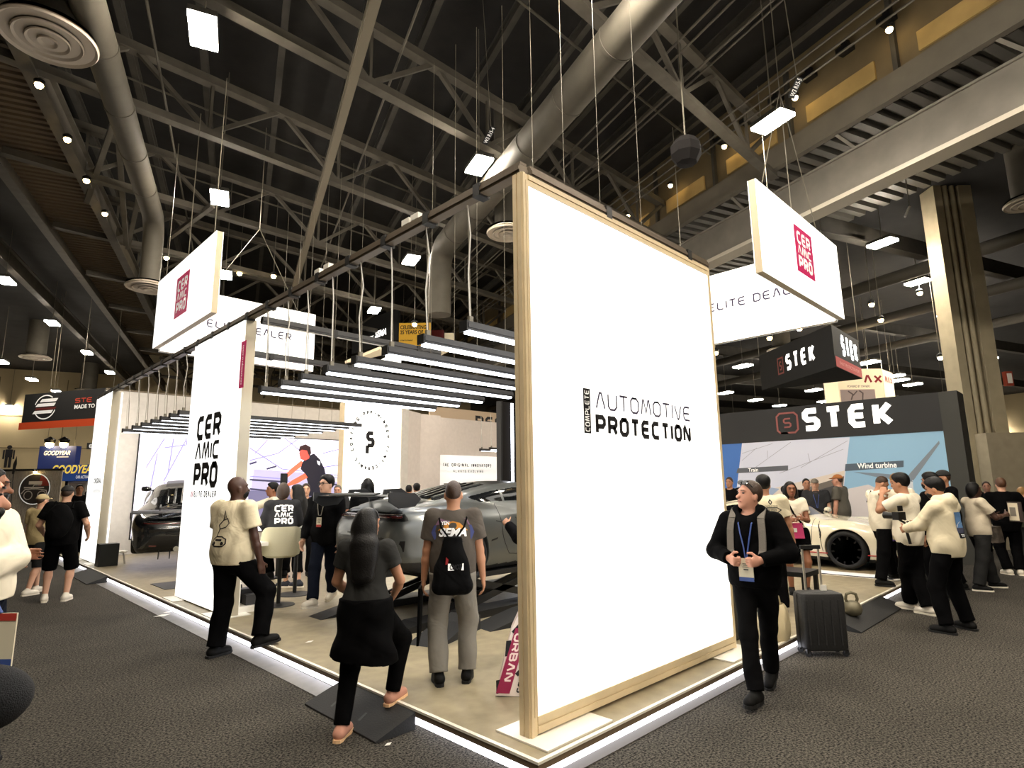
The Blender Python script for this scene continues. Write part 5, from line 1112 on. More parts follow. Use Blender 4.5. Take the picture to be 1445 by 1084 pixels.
# ================================================================== people
def unit(v): v = V(*v); return v/(np.linalg.norm(v)+1e-9)
def rotx(a): c, s = math.cos(a), math.sin(a); return np.array([[1, 0, 0], [0, c, -s], [0, s, c]])
def roty(a): c, s = math.cos(a), math.sin(a); return np.array([[c, 0, s], [0, 1, 0], [-s, 0, c]])
def rotz(a): c, s = math.cos(a), math.sin(a); return np.array([[c, -s, 0], [s, c, 0], [0, 0, 1]])
def ik(a, c, l1, l2, pole):
    d = c-a; L = np.linalg.norm(d); L2 = min(L, (l1+l2)*.999); u = d/L; c = a+u*L2
    x = (l1*l1-l2*l2+L2*L2)/(2*L2); hh = math.sqrt(max(l1*l1-x*x, 0)); p = V(*pole); p = p-u*(p@u); p /= np.linalg.norm(p)+1e-9
    return a+u*x+p*hh, c
class SDF:
    def __init__(s): s.p = []; s.lo = V(9, 9, 9); s.hi = -s.lo
    def _a(s, f, lo, hi, k, op): s.p.append((f, lo, hi, k, op)); (op == 'u') and (setattr(s, 'lo', np.minimum(s.lo, lo)), setattr(s, 'hi', np.maximum(s.hi, hi)))
    def cone(s, a, b, ra, rb, k=.03, clip=(), op='u'):
        a, b = V(*a), V(*b); ab = b-a; L2 = ab@ab+1e-12
        def f(x, y, z):
            t = np.clip(((x-a[0])*ab[0]+(y-a[1])*ab[1]+(z-a[2])*ab[2])/L2, 0, 1)
            d = np.sqrt((x-a[0]-t*ab[0])**2+(y-a[1]-t*ab[1])**2+(z-a[2]-t*ab[2])**2)-(ra+(rb-ra)*t)
            for n, c in clip: d = np.maximum(d, x*n[0]+y*n[1]+z*n[2]-c)
            return d
        m = max(ra, rb); s._a(f, np.minimum(a, b)-m, np.maximum(a, b)+m, k, op); return s
    def ell(s, c, r, Rm=None, k=.03, clip=(), op='u'):
        c = V(*c); Rm = np.eye(3) if Rm is None else Rm; r = V(*r)
        def f(x, y, z):
            X, Y, Z = x-c[0], y-c[1], z-c[2]
            q = [(X*Rm[0, i]+Y*Rm[1, i]+Z*Rm[2, i])/r[i] for i in range(3)]
            k0 = np.sqrt(q[0]**2+q[1]**2+q[2]**2); k1 = np.sqrt((q[0]/r[0])**2+(q[1]/r[1])**2+(q[2]/r[2])**2)
            d = k0*(k0-1)/np.maximum(k1, 1e-6)
            for n, cc in clip: d = np.maximum(d, x*n[0]+y*n[1]+z*n[2]-cc)
            return d
        e = np.sqrt(((Rm*r)**2).sum(1)); s._a(f, c-e, c+e, k, op); return s
    def mesh(s, h, clip=(), wr=0., ph=0.):
        org = s.lo-3*h; n = np.ceil((s.hi+3*h-org)/h).astype(int)+1
        ax = [org[i]+h*np.arange(n[i]) for i in range(3)]
        d = np.full(n, .5)
        for f, lo, hi, k, op in s.p:
            i0 = np.clip(((lo-k-2*h-org)/h).astype(int), 0, n-1); i1 = np.clip(np.ceil((hi+k+2*h-org)/h).astype(int)+1, 1, n)
            sl = tuple(slice(a, b) for a, b in zip(i0, i1))
            v = f(ax[0][sl[0]][:, None, None], ax[1][sl[1]][None, :, None], ax[2][sl[2]][None, None, :])
            d[sl] = smin(d[sl], v, k) if op == 'u' else smax(d[sl], -v, k)
        for nn_, c in clip:
            d = np.maximum(d, ax[0][:, None, None]*nn_[0]+ax[1][None, :, None]*nn_[1]+ax[2][None, None, :]*nn_[2]-c)
        d[0], d[-1] = .5, .5; d[:, 0], d[:, -1] = .5, .5; d[:, :, 0], d[:, :, -1] = .5, .5
        v, f = nets(d, org, h)
        if wr:
            fn = np.cross(v[f[:, 2]]-v[f[:, 0]], v[f[:, 3]]-v[f[:, 1]]); N = np.zeros_like(v)
            for c in range(4): np.add.at(N, f[:, c], fn)
            N /= np.linalg.norm(N, axis=1)[:, None]+1e-12; x, y, z = v.T
            w = np.sin(15*z+5*np.sin(7*x+ph)+4*np.sin(6*y+2*ph))*np.sin(6*x+5*z+4*y+ph)+.5*np.sin(26*z+22*x*np.sin(3*ph)+9*y)*np.sin(9*x+4*z+2*ph)
            w *= np.clip(1.25-1.6*np.abs(N[:, 2]), 0, 1)
            v = v+N*(w*wr)[:, None]
        return v, f
SKIN = {'light': M('skin_light', (208, 160, 132), .55), 'tan': M('skin_tan', (176, 126, 96), .55), 'brown': M('skin_brown', (136, 88, 62), .5), 'dark': M('skin_dark', (74, 48, 38), .45), 'pink': M('skin_pink', (204, 148, 124), .55)}
HAIRC = {'black': M('hair_black', (11, 9, 9), .5, bump=(90, .3), spec=.25), 'brown': M('hair_brown', (58, 40, 28), .5, bump=(90, .35)), 'grey': M('hair_grey', (96, 88, 80), .6, bump=(60, .5)), 'auburn': M('hair_auburn', (86, 56, 36), .5, bump=(90, .35)), 'blond': M('hair_blond', (150, 112, 66), .5, bump=(90, .35))}
def cloth(nm, c, r=.85):
    mt = M('cloth_'+nm, c, r, bump=(220, .2, .004), spec=.06); nt = mt.node_tree
    b = nt.nodes['Principled BSDF']; fine = b.inputs['Normal'].links[0].from_node
    tc = nt.nodes.new('ShaderNodeTexCoord'); n = nt.nodes.new('ShaderNodeTexNoise'); n.inputs['Scale'].default_value = 4.2; n.inputs['Detail'].default_value = 2.2; n.inputs['Distortion'].default_value = 1.1
    nt.links.new(tc.outputs['Object'], n.inputs['Vector']); bp = nt.nodes.new('ShaderNodeBump'); bp.inputs['Strength'].default_value = .42; bp.inputs['Distance'].default_value = .06
    nt.links.new(n.outputs[0], bp.inputs['Height']); nt.links.new(bp.outputs[0], fine.inputs['Normal'])
    return mt
CL = {'white': cloth('white', (224, 215, 194)), 'cream': cloth('cream', (220, 208, 178)), 'black': cloth('black', (11, 11, 12)), 'jet': cloth('jet', (5, 5, 6)), 'tgrey': cloth('tgrey', (82, 76, 70)), 'dgrey': cloth('dgrey', (50, 50, 49)), 'jeans_grey': cloth('jeans_grey', (126, 122, 114)), 'navy': cloth('navy', (17, 21, 32)), 'dark_denim': cloth('dark_denim', (38, 38, 38)), 'olive': cloth('olive', (58, 58, 48)), 'polo_grey': cloth('polo_grey', (98, 94, 86)), 'beige': cloth('beige', (178, 160, 118)), 'charcoal': cloth('charcoal', (50, 50, 52)), 'bluegrey': cloth('bluegrey', (150, 172, 196)), 'graphic': cloth('graphic', (206, 194, 172))}
SH = {'black': M('shoe_black', (9, 9, 9), .7, spec=.2), 'white': M('shoe_white', (222, 214, 198), .6), 'salmon': M('shoe_salmon', (196, 140, 118), .7), 'blacksole': M('sole_black', (8, 8, 8), .8), 'whitesole': M('sole_white', (230, 222, 204), .7), 'peach': M('sole_peach', (240, 196, 150), .7), 'navy': M('shoe_navy', (34, 38, 50), .7)}
EYE = M('eye_dark', (30, 22, 18), .3); LIP = M('lips', (150, 84, 74), .5)
PEOPLE = {}
def person(key, label, pos, fa, H=1.75, h=.015, bulk=1., fem=False, lean=0., sway=(0, 0), hyaw=0., hpit=0., feet=None, hands=None, pole=None, curl=(.35, .35), pn=(None, None),
           skin='light', hair=('short', 'black'), beard=None, top=('tee', 'white'), bottom=('pants', 'black'), shoes=('black', 'blacksole'), face=True, hem=.86, hipz=.95, group=None, ph=0., slim=1.):
    pos = V(*pos); s = H/1.75; th = math.atan2(pos[1], pos[0])-R(fa)
    t = thing('person', label, 'person', tuple(pos), th-math.pi/2, group)
    im = wm(t).inverted()
    def loc(p): return V(*(im@Vector(p)))/s
    S = 1/s; hs = h*S
    Pc = V(sway[0], sway[1], hipz); Rt = rotx(-R(lean)); P0 = V(0, 0, .95)
    T = lambda p: Pc+Rt@(V(*p)-P0)
    def ft(i):
        d = [(-.115, 0, 0, 10), (.115, 0, 0, -10)][i] if feet is None else feet[i]
        if isinstance(d[0], np.ndarray): q = loc(d[0]); d = (q[0], q[1], q[2])+tuple(d[1:])
        return d
    F_ = [ft(0), ft(1)]; A, K, G_ = [], [], []
    for i in (0, 1):
        x, y, z, yaw = F_[i][:4]; pit = F_[i][4] if len(F_[i]) > 4 else 0.
        Rf = rotz(R(yaw))@rotx(R(pit)); an = V(x, y, z)+V(0, 0, .085)+ (Rf@V(0, 0, 0)) + V(0, 0, max(0, -math.sin(R(pit))*.15))
        hp = Pc+V((-.092, .092)[i]*(1.08 if fem else 1), 0, -.03)
        kn, an2 = ik(hp, an, .435, .43, rotz(R(yaw))@V(0, 1, 0)+V((-.1, .1)[i], 0, 0)); A.append((hp, kn, an2, Rf, pit)); G_.append(an2)
    HD = []
    for i in (0, 1):
        sd = (-1, 1)[i]; sh = T((sd*(.165 if fem else .185)*(.6+.4*bulk), -.015, 1.415))
        tg = V(sd*(.25+.06*(bulk-1)), .06, .80) if hands is None or hands[i] is None else V(*hands[i])
        pl = V(sd*.6, -1, -.4) if pole is None or pole[i] is None else V(*pole[i])
        el, wr = ik(sh, tg, .285, .255, pl); HD.append((sh, el, wr, sd))
    b = bulk
    # ---- body
    B = SDF(); o = -.004
    pel, wai, che = ((.165, .118, .13), (.125, .095, .17), (.15, .112, .17)) if fem else ((.160, .115, .13), (.148, .105, .17), (.175, .118, .18))
    B.ell(T((0, 0, .96)), [v*b+o for v in pel], Rt, k=.05); B.ell(T((0, 0, 1.12)), [v*b+o for v in wai], Rt, k=.06); B.ell(T((0, 0, 1.30)), [v*(.4+.6*b)+o for v in che], Rt, k=.05)
    B.cone(T((-.13, -.01, 1.41)), T((.13, -.01, 1.41)), .06, .06, k=.05)
    nb = T((0, -.01, 1.42)); hp0 = T((0, .01, 1.50)); Rh = rotz(R(hyaw))@rotx(R(hpit)); HP = lambda p: hp0+Rh@V(*p)
    nr = .052 if fem else .060
    B.cone(nb, HP((0, .0, .10)), nr, nr*.95, k=.04)
    B.ell(HP((0, -.005, .158)), (.074, .095, .098), Rh, k=.03); B.ell(HP((0, .032, .088)), (.056, .066, .072), Rh, k=.04); B.ell(HP((0, .076, .035)), (.026, .022, .022), Rh, k=.03)
    B.cone(HP((0, .090, .142)), HP((0, .116, .103)), .009, .016, k=.015); B.ell(HP((0, .087, .165)), (.052, .014, .012), Rh, k=.025)
    for sd in (-1, 1):
        B.ell(HP((sd*.032, .103, .142)), (.017, .013, .012), Rh, k=.012, op='s'); B.ell(HP((sd*.077, -.004, .118)), (.011, .021, .034), Rh, k=.01)
    B.ell(HP((0, .095, .068)), (.025, .013, .012), Rh, k=.012)
    for i, (sh, el, wr, sd) in enumerate(HD):
        m_ = el+(wr-el)*.35
        B.cone(sh, el, .052*(.5+.5*b), .040, k=.04); B.cone(el, m_, .040, .041, k=.02); B.cone(m_, wr, .041, .027, k=.02)
        d = unit(wr-el); n_ = V(-sd, .15, 0) if pn[i] is None else V(*pn[i]); n_ = unit(n_-d*(n_@d)); tv = np.cross(d, n_)*sd
        Rm = np.stack([tv, n_, d], 1); B.ell(wr+d*.045, (.043, .017, .056), Rm, k=.02)
        for j in range(4):
            q = wr+d*.085+tv*(.031-.0205*j); L = (.038, .043, .040, .032)[j]; c1 = curl[i]
            e1 = d*math.cos(c1)+n_*math.sin(c1); e2 = d*math.cos(2.3*c1)+n_*math.sin(2.3*c1); e3 = d*math.cos(3.2*c1)+n_*math.sin(3.2*c1)
            r_ = max(.0088, .56*hs); B.cone(q-e1*.01, q+e1*L, r_, r_, k=.006); B.cone(q+e1*L, q+e1*L+e2*L*.75, r_, r_*.95, k=.004); B.cone(q+e1*L+e2*L*.75, q+e1*L+e2*L*.75+e3*L*.5, r_*.95, r_*.85, k=.004)
        q = wr+d*.025+tv*.034; e1 = unit(d*.6+tv*.75+n_*.25); e2 = unit(d*.9+tv*.2+n_*.5); B.cone(q, q+e1*.045, .0125, .0105, k=.012); B.cone(q+e1*.045, q+e1*.045+e2*.034, .0105, .009, k=.006)
    for i in (0, 1):
        hp, kn, an, Rf, pit = A[i]; cb = kn+(an-kn)*.3+unit(Rf@V(0, -1, 0))*.012
        th_ = (.5+.5*b)
        B.cone(hp, kn, .083*th_, .055, k=.05); B.cone(kn, cb, .053, .055, k=.03); B.cone(cb, an, .054, .036, k=.03)
        ft0 = an+V(0, 0, -.045); B.cone(an, ft0+Rf@V(0, -.03, 0), .036, .034, k=.02); B.cone(ft0+Rf@V(0, -.03, -.005), ft0+Rf@V(0, .13, -.012), .03, .026, k=.02)
    v, f = B.mesh(hs); mesh_obj('body', v*s, f, SKIN[skin], t, True, local=True)
    G = {}
    def garment(nm, sd_, mt, clip=(), wr=.003, label=None, kd=None):
        v, f = sd_.mesh(hs, clip, wr, ph+len(G)); o_ = mesh_obj(nm, v*s, f, mt, t, True, local=True); G[kd or nm] = (v*s, f)
        if label: o_['label'] = label
        return o_
    ax = Rt@V(0, 0, 1)
    # ---- trousers
    bt, bc = bottom; D = SDF(); L_ = .022*slim
    D.ell(T((0, 0, .955)), [v*b+.016 for v in pel], Rt, k=.05)
    for i in (0, 1):
        hp, kn, an, Rf, pit = A[i]; th_ = (.5+.5*b)
        if bt == 'shorts':
            u = unit(kn-hp); D.cone(hp, kn+u*.03, .095*th_+.01, .088*th_, k=.04, clip=[(u, u@(kn+u*.03))])
        elif bt == 'skirt':
            u = unit(kn-hp); D.cone(hp, hp+u*.26, .11, .115, k=.12, clip=[(u, u@(hp+u*.26))])
        else:
            low = kn+(an-kn)*(.62 if bt == 'crop' else .97); D.cone(hp, kn, .083*th_+L_*.8, .057+L_, k=.05)
            u = unit(an-kn); D.cone(kn, low, .057+L_, (.042 if bt == 'legging' else .050)+L_*(1.6 if bt == 'crop' else 1.), k=.03, clip=[(u, u@low)])
    garment('skirt' if bt == 'skirt' else ('shorts' if bt == 'shorts' else ('leggings' if bt == 'legging' else 'trousers')), D, CL[bc], [(ax, ax@T((0, 0, 1.03 if top[0] == 'fitted' else min(1.03, hem+.045))))], .006 if bt != 'legging' else .0015, kd='bottom')
    # ---- top
    tt, tc = top; C = SDF(); g_ = .017 if tt in ('tee', 'polo') else .026
    if tt == 'fitted': g_ = .009
    C.ell(T((0, 0, .97)), [v*b+g_ for v in pel], Rt, k=.06); C.ell(T((0, 0, 1.12)), [(v+(0 if fem and tt == 'fitted' else .012))*b+g_ for v in wai], Rt, k=.08); C.ell(T((0, 0, 1.30)), [v*(.4+.6*b)+g_ for v in che], Rt, k=.05)
    C.cone(T((-.135*(.6+.4*b), -.01, 1.41)), T((.135*(.6+.4*b), -.01, 1.41)), .062+g_*.5, .062+g_*.5, k=.05)
    if tt != 'fitted': C.ell(T((0, 0, 1.02)), [pel[0]*b+g_+.016, pel[1]*b+g_+.014, .36], Rt, k=.05)
    for i, (sh, el, wr, sd) in enumerate(HD):
        if tt in ('tee', 'polo', 'fitted'):
            fr_ = .66 if tt != 'fitted' else .5; e = sh+(el-sh)*fr_; u = unit(el-sh); C.cone(sh-u*.02, e, .060*(.5+.5*b)+g_, .058*(.5+.5*b)+g_*1.1, k=.04, clip=[(u, u@e)])
        elif tt != 'sleeveless':
            C.cone(sh, el, .056*(.5+.5*b)+g_, .046+g_, k=.04); e = el+(wr-el)*.96; u = unit(wr-el); C.cone(el, e, .046+g_, .034+g_*.8, k=.03, clip=[(u, u@e)])
    if tt == 'hoodie':
        C.ell(T((0, -.085, 1.475)), (.12, .075, .08), Rt, k=.04); C.cone(T((-.095, .0, 1.50)), T((-.035, .095, 1.41)), .046, .036, k=.03); C.cone(T((.095, .0, 1.50)), T((.035, .095, 1.41)), .046, .036, k=.03)
        C.cone(T((-.095, .0, 1.50)), T((0, -.09, 1.52)), .046, .05, k=.03); C.cone(T((.095, .0, 1.50)), T((0, -.09, 1.52)), .046, .05, k=.03)
    nk = T((0, .03, 1.50)); C.ell(nk, (nr+.012, nr+.02, .05), Rt, k=.012, op='s')
    garment({'tee': 'tshirt', 'polo': 'polo_shirt', 'hoodie': 'hoodie', 'fitted': 'fitted_tshirt', 'sleeveless': 'top'}.get(tt, 'jacket'), C, CL[tc], [(-ax, -(ax@T((0, 0, hem))))], .0075 if tt != 'fitted' else .003, kd='top')
    if tt == 'polo':
        obj('collar', MB().tube([T((.065*math.cos(a), .065*math.sin(a), 1.475))*s for a in np.linspace(0, 2*math.pi, 13)], .014*s, 8), CL[tc], t, smooth=True, local=True)
    elif tt == 'tee': obj('neck_band', MB().tube([T((.064*math.cos(a), .012+.066*math.sin(a), 1.466-.012*math.sin(a)))*s for a in np.linspace(0, 2*math.pi, 15)], .009*s, 6), CL[tc], t, smooth=True, local=True)
    # ---- shoes
    for i in (0, 1):
        hp, kn, an, Rf, pit = A[i]; E_ = SDF(); base = an+Rf@V(0, 0, -.085); q = lambda p: base+Rf@V(*p)
        E_.cone(q((0, -.045, .05)), q((0, .145, .036)), .042, .040, k=.03); E_.cone(q((0, -.03, .055)), q((0, .0, .10)), .044, .042, k=.03); E_.ell(q((0, .06, .055)), (.04, .08, .032), Rf, k=.03)
        n_ = Rf@V(0, 0, -1); v, f = E_.mesh(min(hs, .011), [(n_, n_@q((0, 0, .018)))]); sho = mesh_obj('shoe', v*s, f, SH[shoes[0]], t, True, local=True)
        out = [(.0, -.095), (.03, -.088), (.04, -.05), (.036, .02), (.046, .10), (.038, .165), (.012, .193), (-.012, .193), (-.038, .165), (-.046, .10), (-.036, .02), (-.04, -.05), (-.03, -.088)]
        obj('sole', MB().prism([q((a, c, .0))*s for a, c in out], Rf@V(0, 0, .024)*s), SH[shoes[1]], sho, local=True)
    # ---- hair, beard, face
    ht, hc = hair
    if ht != 'bald':
        Q = SDF(); sc_ = HP((0, -.008, .163)); n_ = Rh@V(0, .80, -.60); cl = [(n_, n_@sc_+.036)]
        if ht == 'buzz': Q.ell(HP((0, -.006, .160)), (.0765, .098, .1005), Rh, clip=[(n_, n_@sc_+.026)])
        elif ht in ('cap',):
            Q.ell(HP((0, -.004, .168)), (.086, .108, .094), Rh, clip=[(Rh@V(0, 0, -1), -(Rh@V(0, 0, 1))@HP((0, 0, .165)))]); Q.ell(HP((0, .115, .172)), (.066, .07, .012), Rh, k=.02)
        else:
            Q.ell(sc_, (.084, .106, .104), Rh, clip=cl)
            if ht == 'long':
                Q.ell(HP((0, -.055, .07)), (.108, .085, .17), Rh, k=.05); Q.cone(HP((0, -.05, .08)), T((0, -.10, 1.38)), .10, .085, k=.05); Q.cone(T((-.055, -.105, 1.46)), T((-.05, -.15, 1.22)), .065, .045, k=.06); Q.cone(T((.055, -.105, 1.46)), T((.05, -.15, 1.22)), .065, .045, k=.06); Q.cone(T((0, -.11, 1.46)), T((0, -.155, 1.20)), .065, .045, k=.06)
                for sd in (-1, 1): Q.cone(HP((sd*.078, -.045, .14)), HP((sd*.085, -.04, -.04)), .02, .028, k=.03)
            if ht == 'dreads':
                for a in np.linspace(-2.3, 2.3, 13): Q.cone(HP((.085*math.sin(a), -.085*math.cos(a)*.9-.01, .17)), HP((.1*math.sin(a), -.1*math.cos(a)-.01, .02)), .02, .013, k=.01)
            if ht == 'thick': Q.ell(HP((0, .0, .20)), (.088, .105, .075), Rh, k=.03, clip=cl)
            if ht == 'bob': Q.ell(HP((0, -.03, .10)), (.098, .09, .13), Rh, k=.04, clip=[(n_, n_@sc_+.05)])
        garment('cap' if ht == 'cap' else 'hair', Q, (HAIRC.get(hc) or CL.get(hc)) if ht != 'cap' else M('cap_'+hc, {'tan': (190, 172, 130), 'orange': (168, 104, 52), 'black': (26, 25, 25), 'grey': (120, 112, 100)}[hc], .8), (), .002 if ht != 'cap' else 0)
        if ht == 'cap':
            Q = SDF(); Q.ell(HP((0, -.006, .150)), (.0775, .098, .092), Rh, clip=[(n_, n_@sc_+.012)]); garment('hair', Q, HAIRC['brown'], (), 0)
    if beard:
        Q = SDF(); n_ = Rh@V(0, 0, 1)
        if beard != 'moustache': Q.ell(HP((0, .034, .080)), (.061, .073, .074), Rh, clip=[(n_, n_@HP((0, 0, .085))), (Rh@V(0, -1, 0), -(Rh@V(0, 1, 0))@HP((0, .012, 0)))])
        Q.ell(HP((0, .098, .088)), (.034, .015, .011), Rh, k=.012); Q.cone(HP((-.035, .09, .08)), HP((-.03, .085, .05)), .011, .01); Q.cone(HP((.035, .09, .08)), HP((.03, .085, .05)), .011, .01)
        v, f = Q.mesh(min(hs, .009)); mesh_obj('moustache' if beard == 'moustache' else 'beard', v*s, f, HAIRC['black'], t, True, local=True)
    if face:
        for sd in (-1, 1):
            obj('eye', MB().lathe([(.001, -.007), (.011, -.003), (.012, .0), (.011, .003), (.001, .007)], (0, 0, 0), 'z', 10), EYE, t, smooth=True, local=True).matrix_local = Matrix.Translation(Vector(HP((sd*.032, .086, .142))*s))
            obj('eyebrow', MB().bar(HP((sd*.017, .102, .163))*s, HP((sd*.050, .090, .165))*s, .010*s, .007*s), HAIRC.get(hc, HAIRC['black']), t, local=True)
        if not beard: obj('mouth', MB().tube([HP((-.024, .098, .068))*s, HP((-.01, .107, .071))*s, HP((.01, .107, .071))*s, HP((.024, .098, .068))*s], .0045*s, 6), LIP, t, smooth=True, local=True)
    W_ = np.array(wm(t))
    pd = dict(t=t, T=lambda p: T(p)*s, HP=lambda p: HP(p)*s, s=s, hand=[h_[2]*s for h_ in HD], el=[h_[1]*s for h_ in HD], sh=[h_[0]*s for h_ in HD], G=G, Rt=Rt, W=lambda p: W_[:3, :3]@V(*p)+W_[:3, 3], A=A, Rh=Rh)
    PEOPLE[key] = pd
    return pd
_bv = {}
def surf_pt(pd, g, O, N):
    k = (id(pd), g)
    if k not in _bv: _bv[k] = BVHTree.FromPolygons(pd['G'][g][0].tolist(), pd['G'][g][1].tolist())
    N = unit(N); hit = _bv[k].ray_cast(Vector(V(*O)+N*.5), Vector(-N)); return None if hit[0] is None else V(*hit[0])
def subdiv(polys, m):
    out = []
    for p in polys:
        if len(p) == 4:
            a, b, c, d = [V(*q) for q in p]; n1 = max(1, int(max(np.linalg.norm(b-a), np.linalg.norm(c-d))/m)); n2 = max(1, int(max(np.linalg.norm(d-a), np.linalg.norm(c-b))/m))
            for i in range(n1):
                for j in range(n2):
                    g = lambda u, v: (a*(1-u)+b*u)*(1-v)+(d*(1-u)+c*u)*v
                    out.append([g(i/n1, j/n2), g((i+1)/n1, j/n2), g((i+1)/n1, (j+1)/n2), g(i/n1, (j+1)/n2)])
        else: out.append(p)
    return out
def decal(pd, g, nm, polys, O, U, W, N, mt, off=.004, label=None):
    """print wrapped onto a garment: polygons in (U, W) from O, projected along -N"""
    m = MB(); O, U, W = V(*O), V(*U), V(*W)
    for p in subdiv(polys, .03):
        pts = [surf_pt(pd, g, O+U*x+W*y, N) for x, y in p]
        if all(q is not None for q in pts): m.add([q+unit(N)*off for q in pts], [tuple(range(len(pts)))])
    if m.v: return obj(nm, m, mt, pd['t'], label=label, local=True)
def strap(pd, g, pts, w, mt, nm='strap', th=.012, parent=None):
    m = MB()
    for a, b in zip(pts[:-1], pts[1:]): m.bar(a, b, w, th, up=(0, 1, .01))
    return obj(nm, m, mt, pd['t'], local=True)
def lanyard(pd, mt, badge=None, z=1.10, w=.08, drop=.14, bz=(.075, .11), blabel=None, y=.02):
    T = pd['T']; g = pd['G']
    def fp(x, zz):
        q = surf_pt(pd, 'top', T((x, 0, zz)), pd['Rt']@V(0, 1, 0)); return T((x, .16, zz)) if q is None else q+V(0, .008, 0)
    for sd in (-1, 1):
        pts = [T((sd*.062, .0, 1.48)), fp(sd*.055, 1.40), fp(sd*.04, 1.32), fp(sd*.02, 1.22), fp(sd*.006, z+.02)]
        obj('lanyard', MB().tube(pts, .006, 6), mt, pd['t'], local=True)
    c = fp(0, z-.06)+V(0, .006, 0)
    b = obj('badge', MB().box(c[0]-bz[0]/2, c[0]+bz[0]/2, c[1], c[1]+.006, c[2]-bz[1]/2, c[2]+bz[1]/2), M('badge_paper', (222, 214, 190), .6), pd['t'], label='white paper badge in a clear sleeve', local=True)
    if badge: obj('badge_band', MB().box(c[0]-bz[0]/2, c[0]+bz[0]/2, c[1]+.006, c[1]+.008, c[2]-bz[1]/2-.02, c[2]-bz[1]/2+.012), badge, b, local=True)
    obj('badge_print', MB().flat(rect(-.028, .01, .028, .014)+rect(-.028, .022, .02, .026)+rect(-.02, -.014, .02, -.004)+rect(-.026, .034, .026, .04), (c[0], c[1]+.0075, c[2]), (1, 0, 0), (0, 0, 1)), DKGREY, b, local=True)
def upright(px, pyt, d, z0=0.):
    p = AT(px, pyt, d); return V(p[0], p[1], z0), p[2]-z0
G0 = lambda px, py: GZ(px, py, 0.); GP = lambda px, py: GZ(px, py, ZP+.001)
BLUEL = M('lanyard_blue', (60, 84, 150), .6); PURP = M('badge_purple', (104, 76, 190), .6); REDB = M('badge_red', (180, 60, 50), .6)
FINE, MED, FAR = .0095, .0135, .019

# --- man in white print tee stepping onto the platform
bk, frt = G0(303, 927), GP(366, 912)
c = (bk*.8+frt*.2)*[1, 1, 0]
pd = person('step_man', 'big bald bearded man in white print t-shirt and black trousers stepping onto the platform', c, 48, 1.87, .011, 1.28, feet=((bk, -5), (frt, -32, 8)), hands=((-.30, .10, .82), (.33, .12, .80)), hyaw=-22, hpit=2, skin='dark', hair=('bald', 'black'), beard='full', top=('tee', 'cream'), bottom=('pants', 'jet'), hem=.87, ph=1, sway=(0, .03), hipz=.975, slim=1.6)
T = pd['T']
q = thick([(0, .02), (.05, .0), (.17, .0), (.20, .03), (.20, .075), (.15, .10), (.06, .10), (.02, .07), (0, .02)], .012)+disc(.04, .03, .02, n=10)+disc(.16, .03, .02, n=10)+thick([(.05, .065), (.15, .065)], .02)+thick([(.06, .10), (.09, .18), (.07, .22), (.12, .27), (.13, .31)], .012)+thick([(.09, .18), (.17, .20), (.20, .24), (.17, .29), (.12, .27)], .010)+thick([(.12, .31), (.125, .37), (.14, .33), (.15, .30)], .010)
decal(pd, 'top', 'back_print', q, T((-.10, 0, 1.06)), (1, 0, 0), (0, 0, 1), (0, -1, 0), INK, label='black line drawing of a car and swirl on the back')

# --- woman with jacket tied round her waist
bk, frt = G0(481, 1043), GZ(553, 1001, .075)
frt[2] = .012+(frt[0]-2.44)/.335*.106+.004
pd = person('wrap_woman', 'woman with long dark hair, grey tee and black jacket tied over leggings, foot on ramp', (bk*.6+frt*.4)*[1, 1, 0], 12, 1.59, FINE, 1.2, True, feet=((bk, -8), (frt, -28, 5)), hands=((-.17, .24, 1.0), (.19, .24, 1.0)), pole=((-.9, -.6, -.5), (.9, -.6, -.5)), hyaw=-32, skin='tan', hair=('long', 'black'), top=('fitted', 'dgrey'), bottom=('legging', 'jet'), shoes=('salmon', 'peach'), hem=.94, ph=2)
T = pd['T']; Q = SDF(); Q.ell((0, -.0, .97), (.225, .175, .16), k=.05); [Q.cone((xx_*.5, -.02, .98), (xx_, -.03, .40), .165, .215, k=.06) for xx_ in (-.075, .075)]; Q.cone((-.05, .13, .98), (-.06, .16, .72), .035, .03); Q.cone((.05, .13, .98), (.07, .16, .74), .035, .03)
v, f = Q.mesh(.012, [((0, 0, 1), 1.03), ((-.12, 0, -1), -.555)], .012, 3.); o_ = mesh_obj('tied_jacket', v*pd['s'], f, CL['jet'], pd['t'], True, local=True); o_['label'] = 'black jacket knotted around the waist'
obj('hair_band', MB().tube([pd['HP']((.088*math.cos(a), .03, .165+.092*math.sin(a))) for a in np.linspace(.1, 3.04, 14)], .005, 6), DKGREY, pd['t'], local=True)

# --- man in grey with drawstring bag
pd = person('grey_man', 'man in grey logo tee and grey jeans with black drawstring bag, seen from behind', (GP(619, 965)+GP(658, 963))/2, 2, 1.675, FINE, 1.1, feet=((GP(619, 966), 14), (GP(659, 961), -8)), hands=((-.27, .04, .84), (.28, .04, .82)), skin='tan', hair=('buzz', 'brown'), top=('tee', 'tgrey'), bottom=('pants', 'jeans_grey'), hem=.90, ph=4, slim=1.5, face=False)
T = pd['T']; b3 = [(-1, 0, 0)]
N_ = (0, -1, 0)
decal(pd, 'top', 'back_logo', [[(-.16, .0), (-.185, .06), (-.16, .12), (.16, .12), (.185, .06), (.16, .0)]], T((0, 0, 1.235)), (1, 0, 0), (0, 0, 1), N_, M('logo_blue', (66, 76, 130), .7), .004, 'blue winged badge on the back')
decal(pd, 'top', 'back_logo', [[(-.13, .075), (-.06, .14), (.0, .155), (.06, .14), (.13, .075), (.06, .09), (-.06, .09)]], T((0, 0, 1.235)), (1, 0, 0), (0, 0, 1), N_, M('logo_orange', (214, 144, 50), .7), .006)
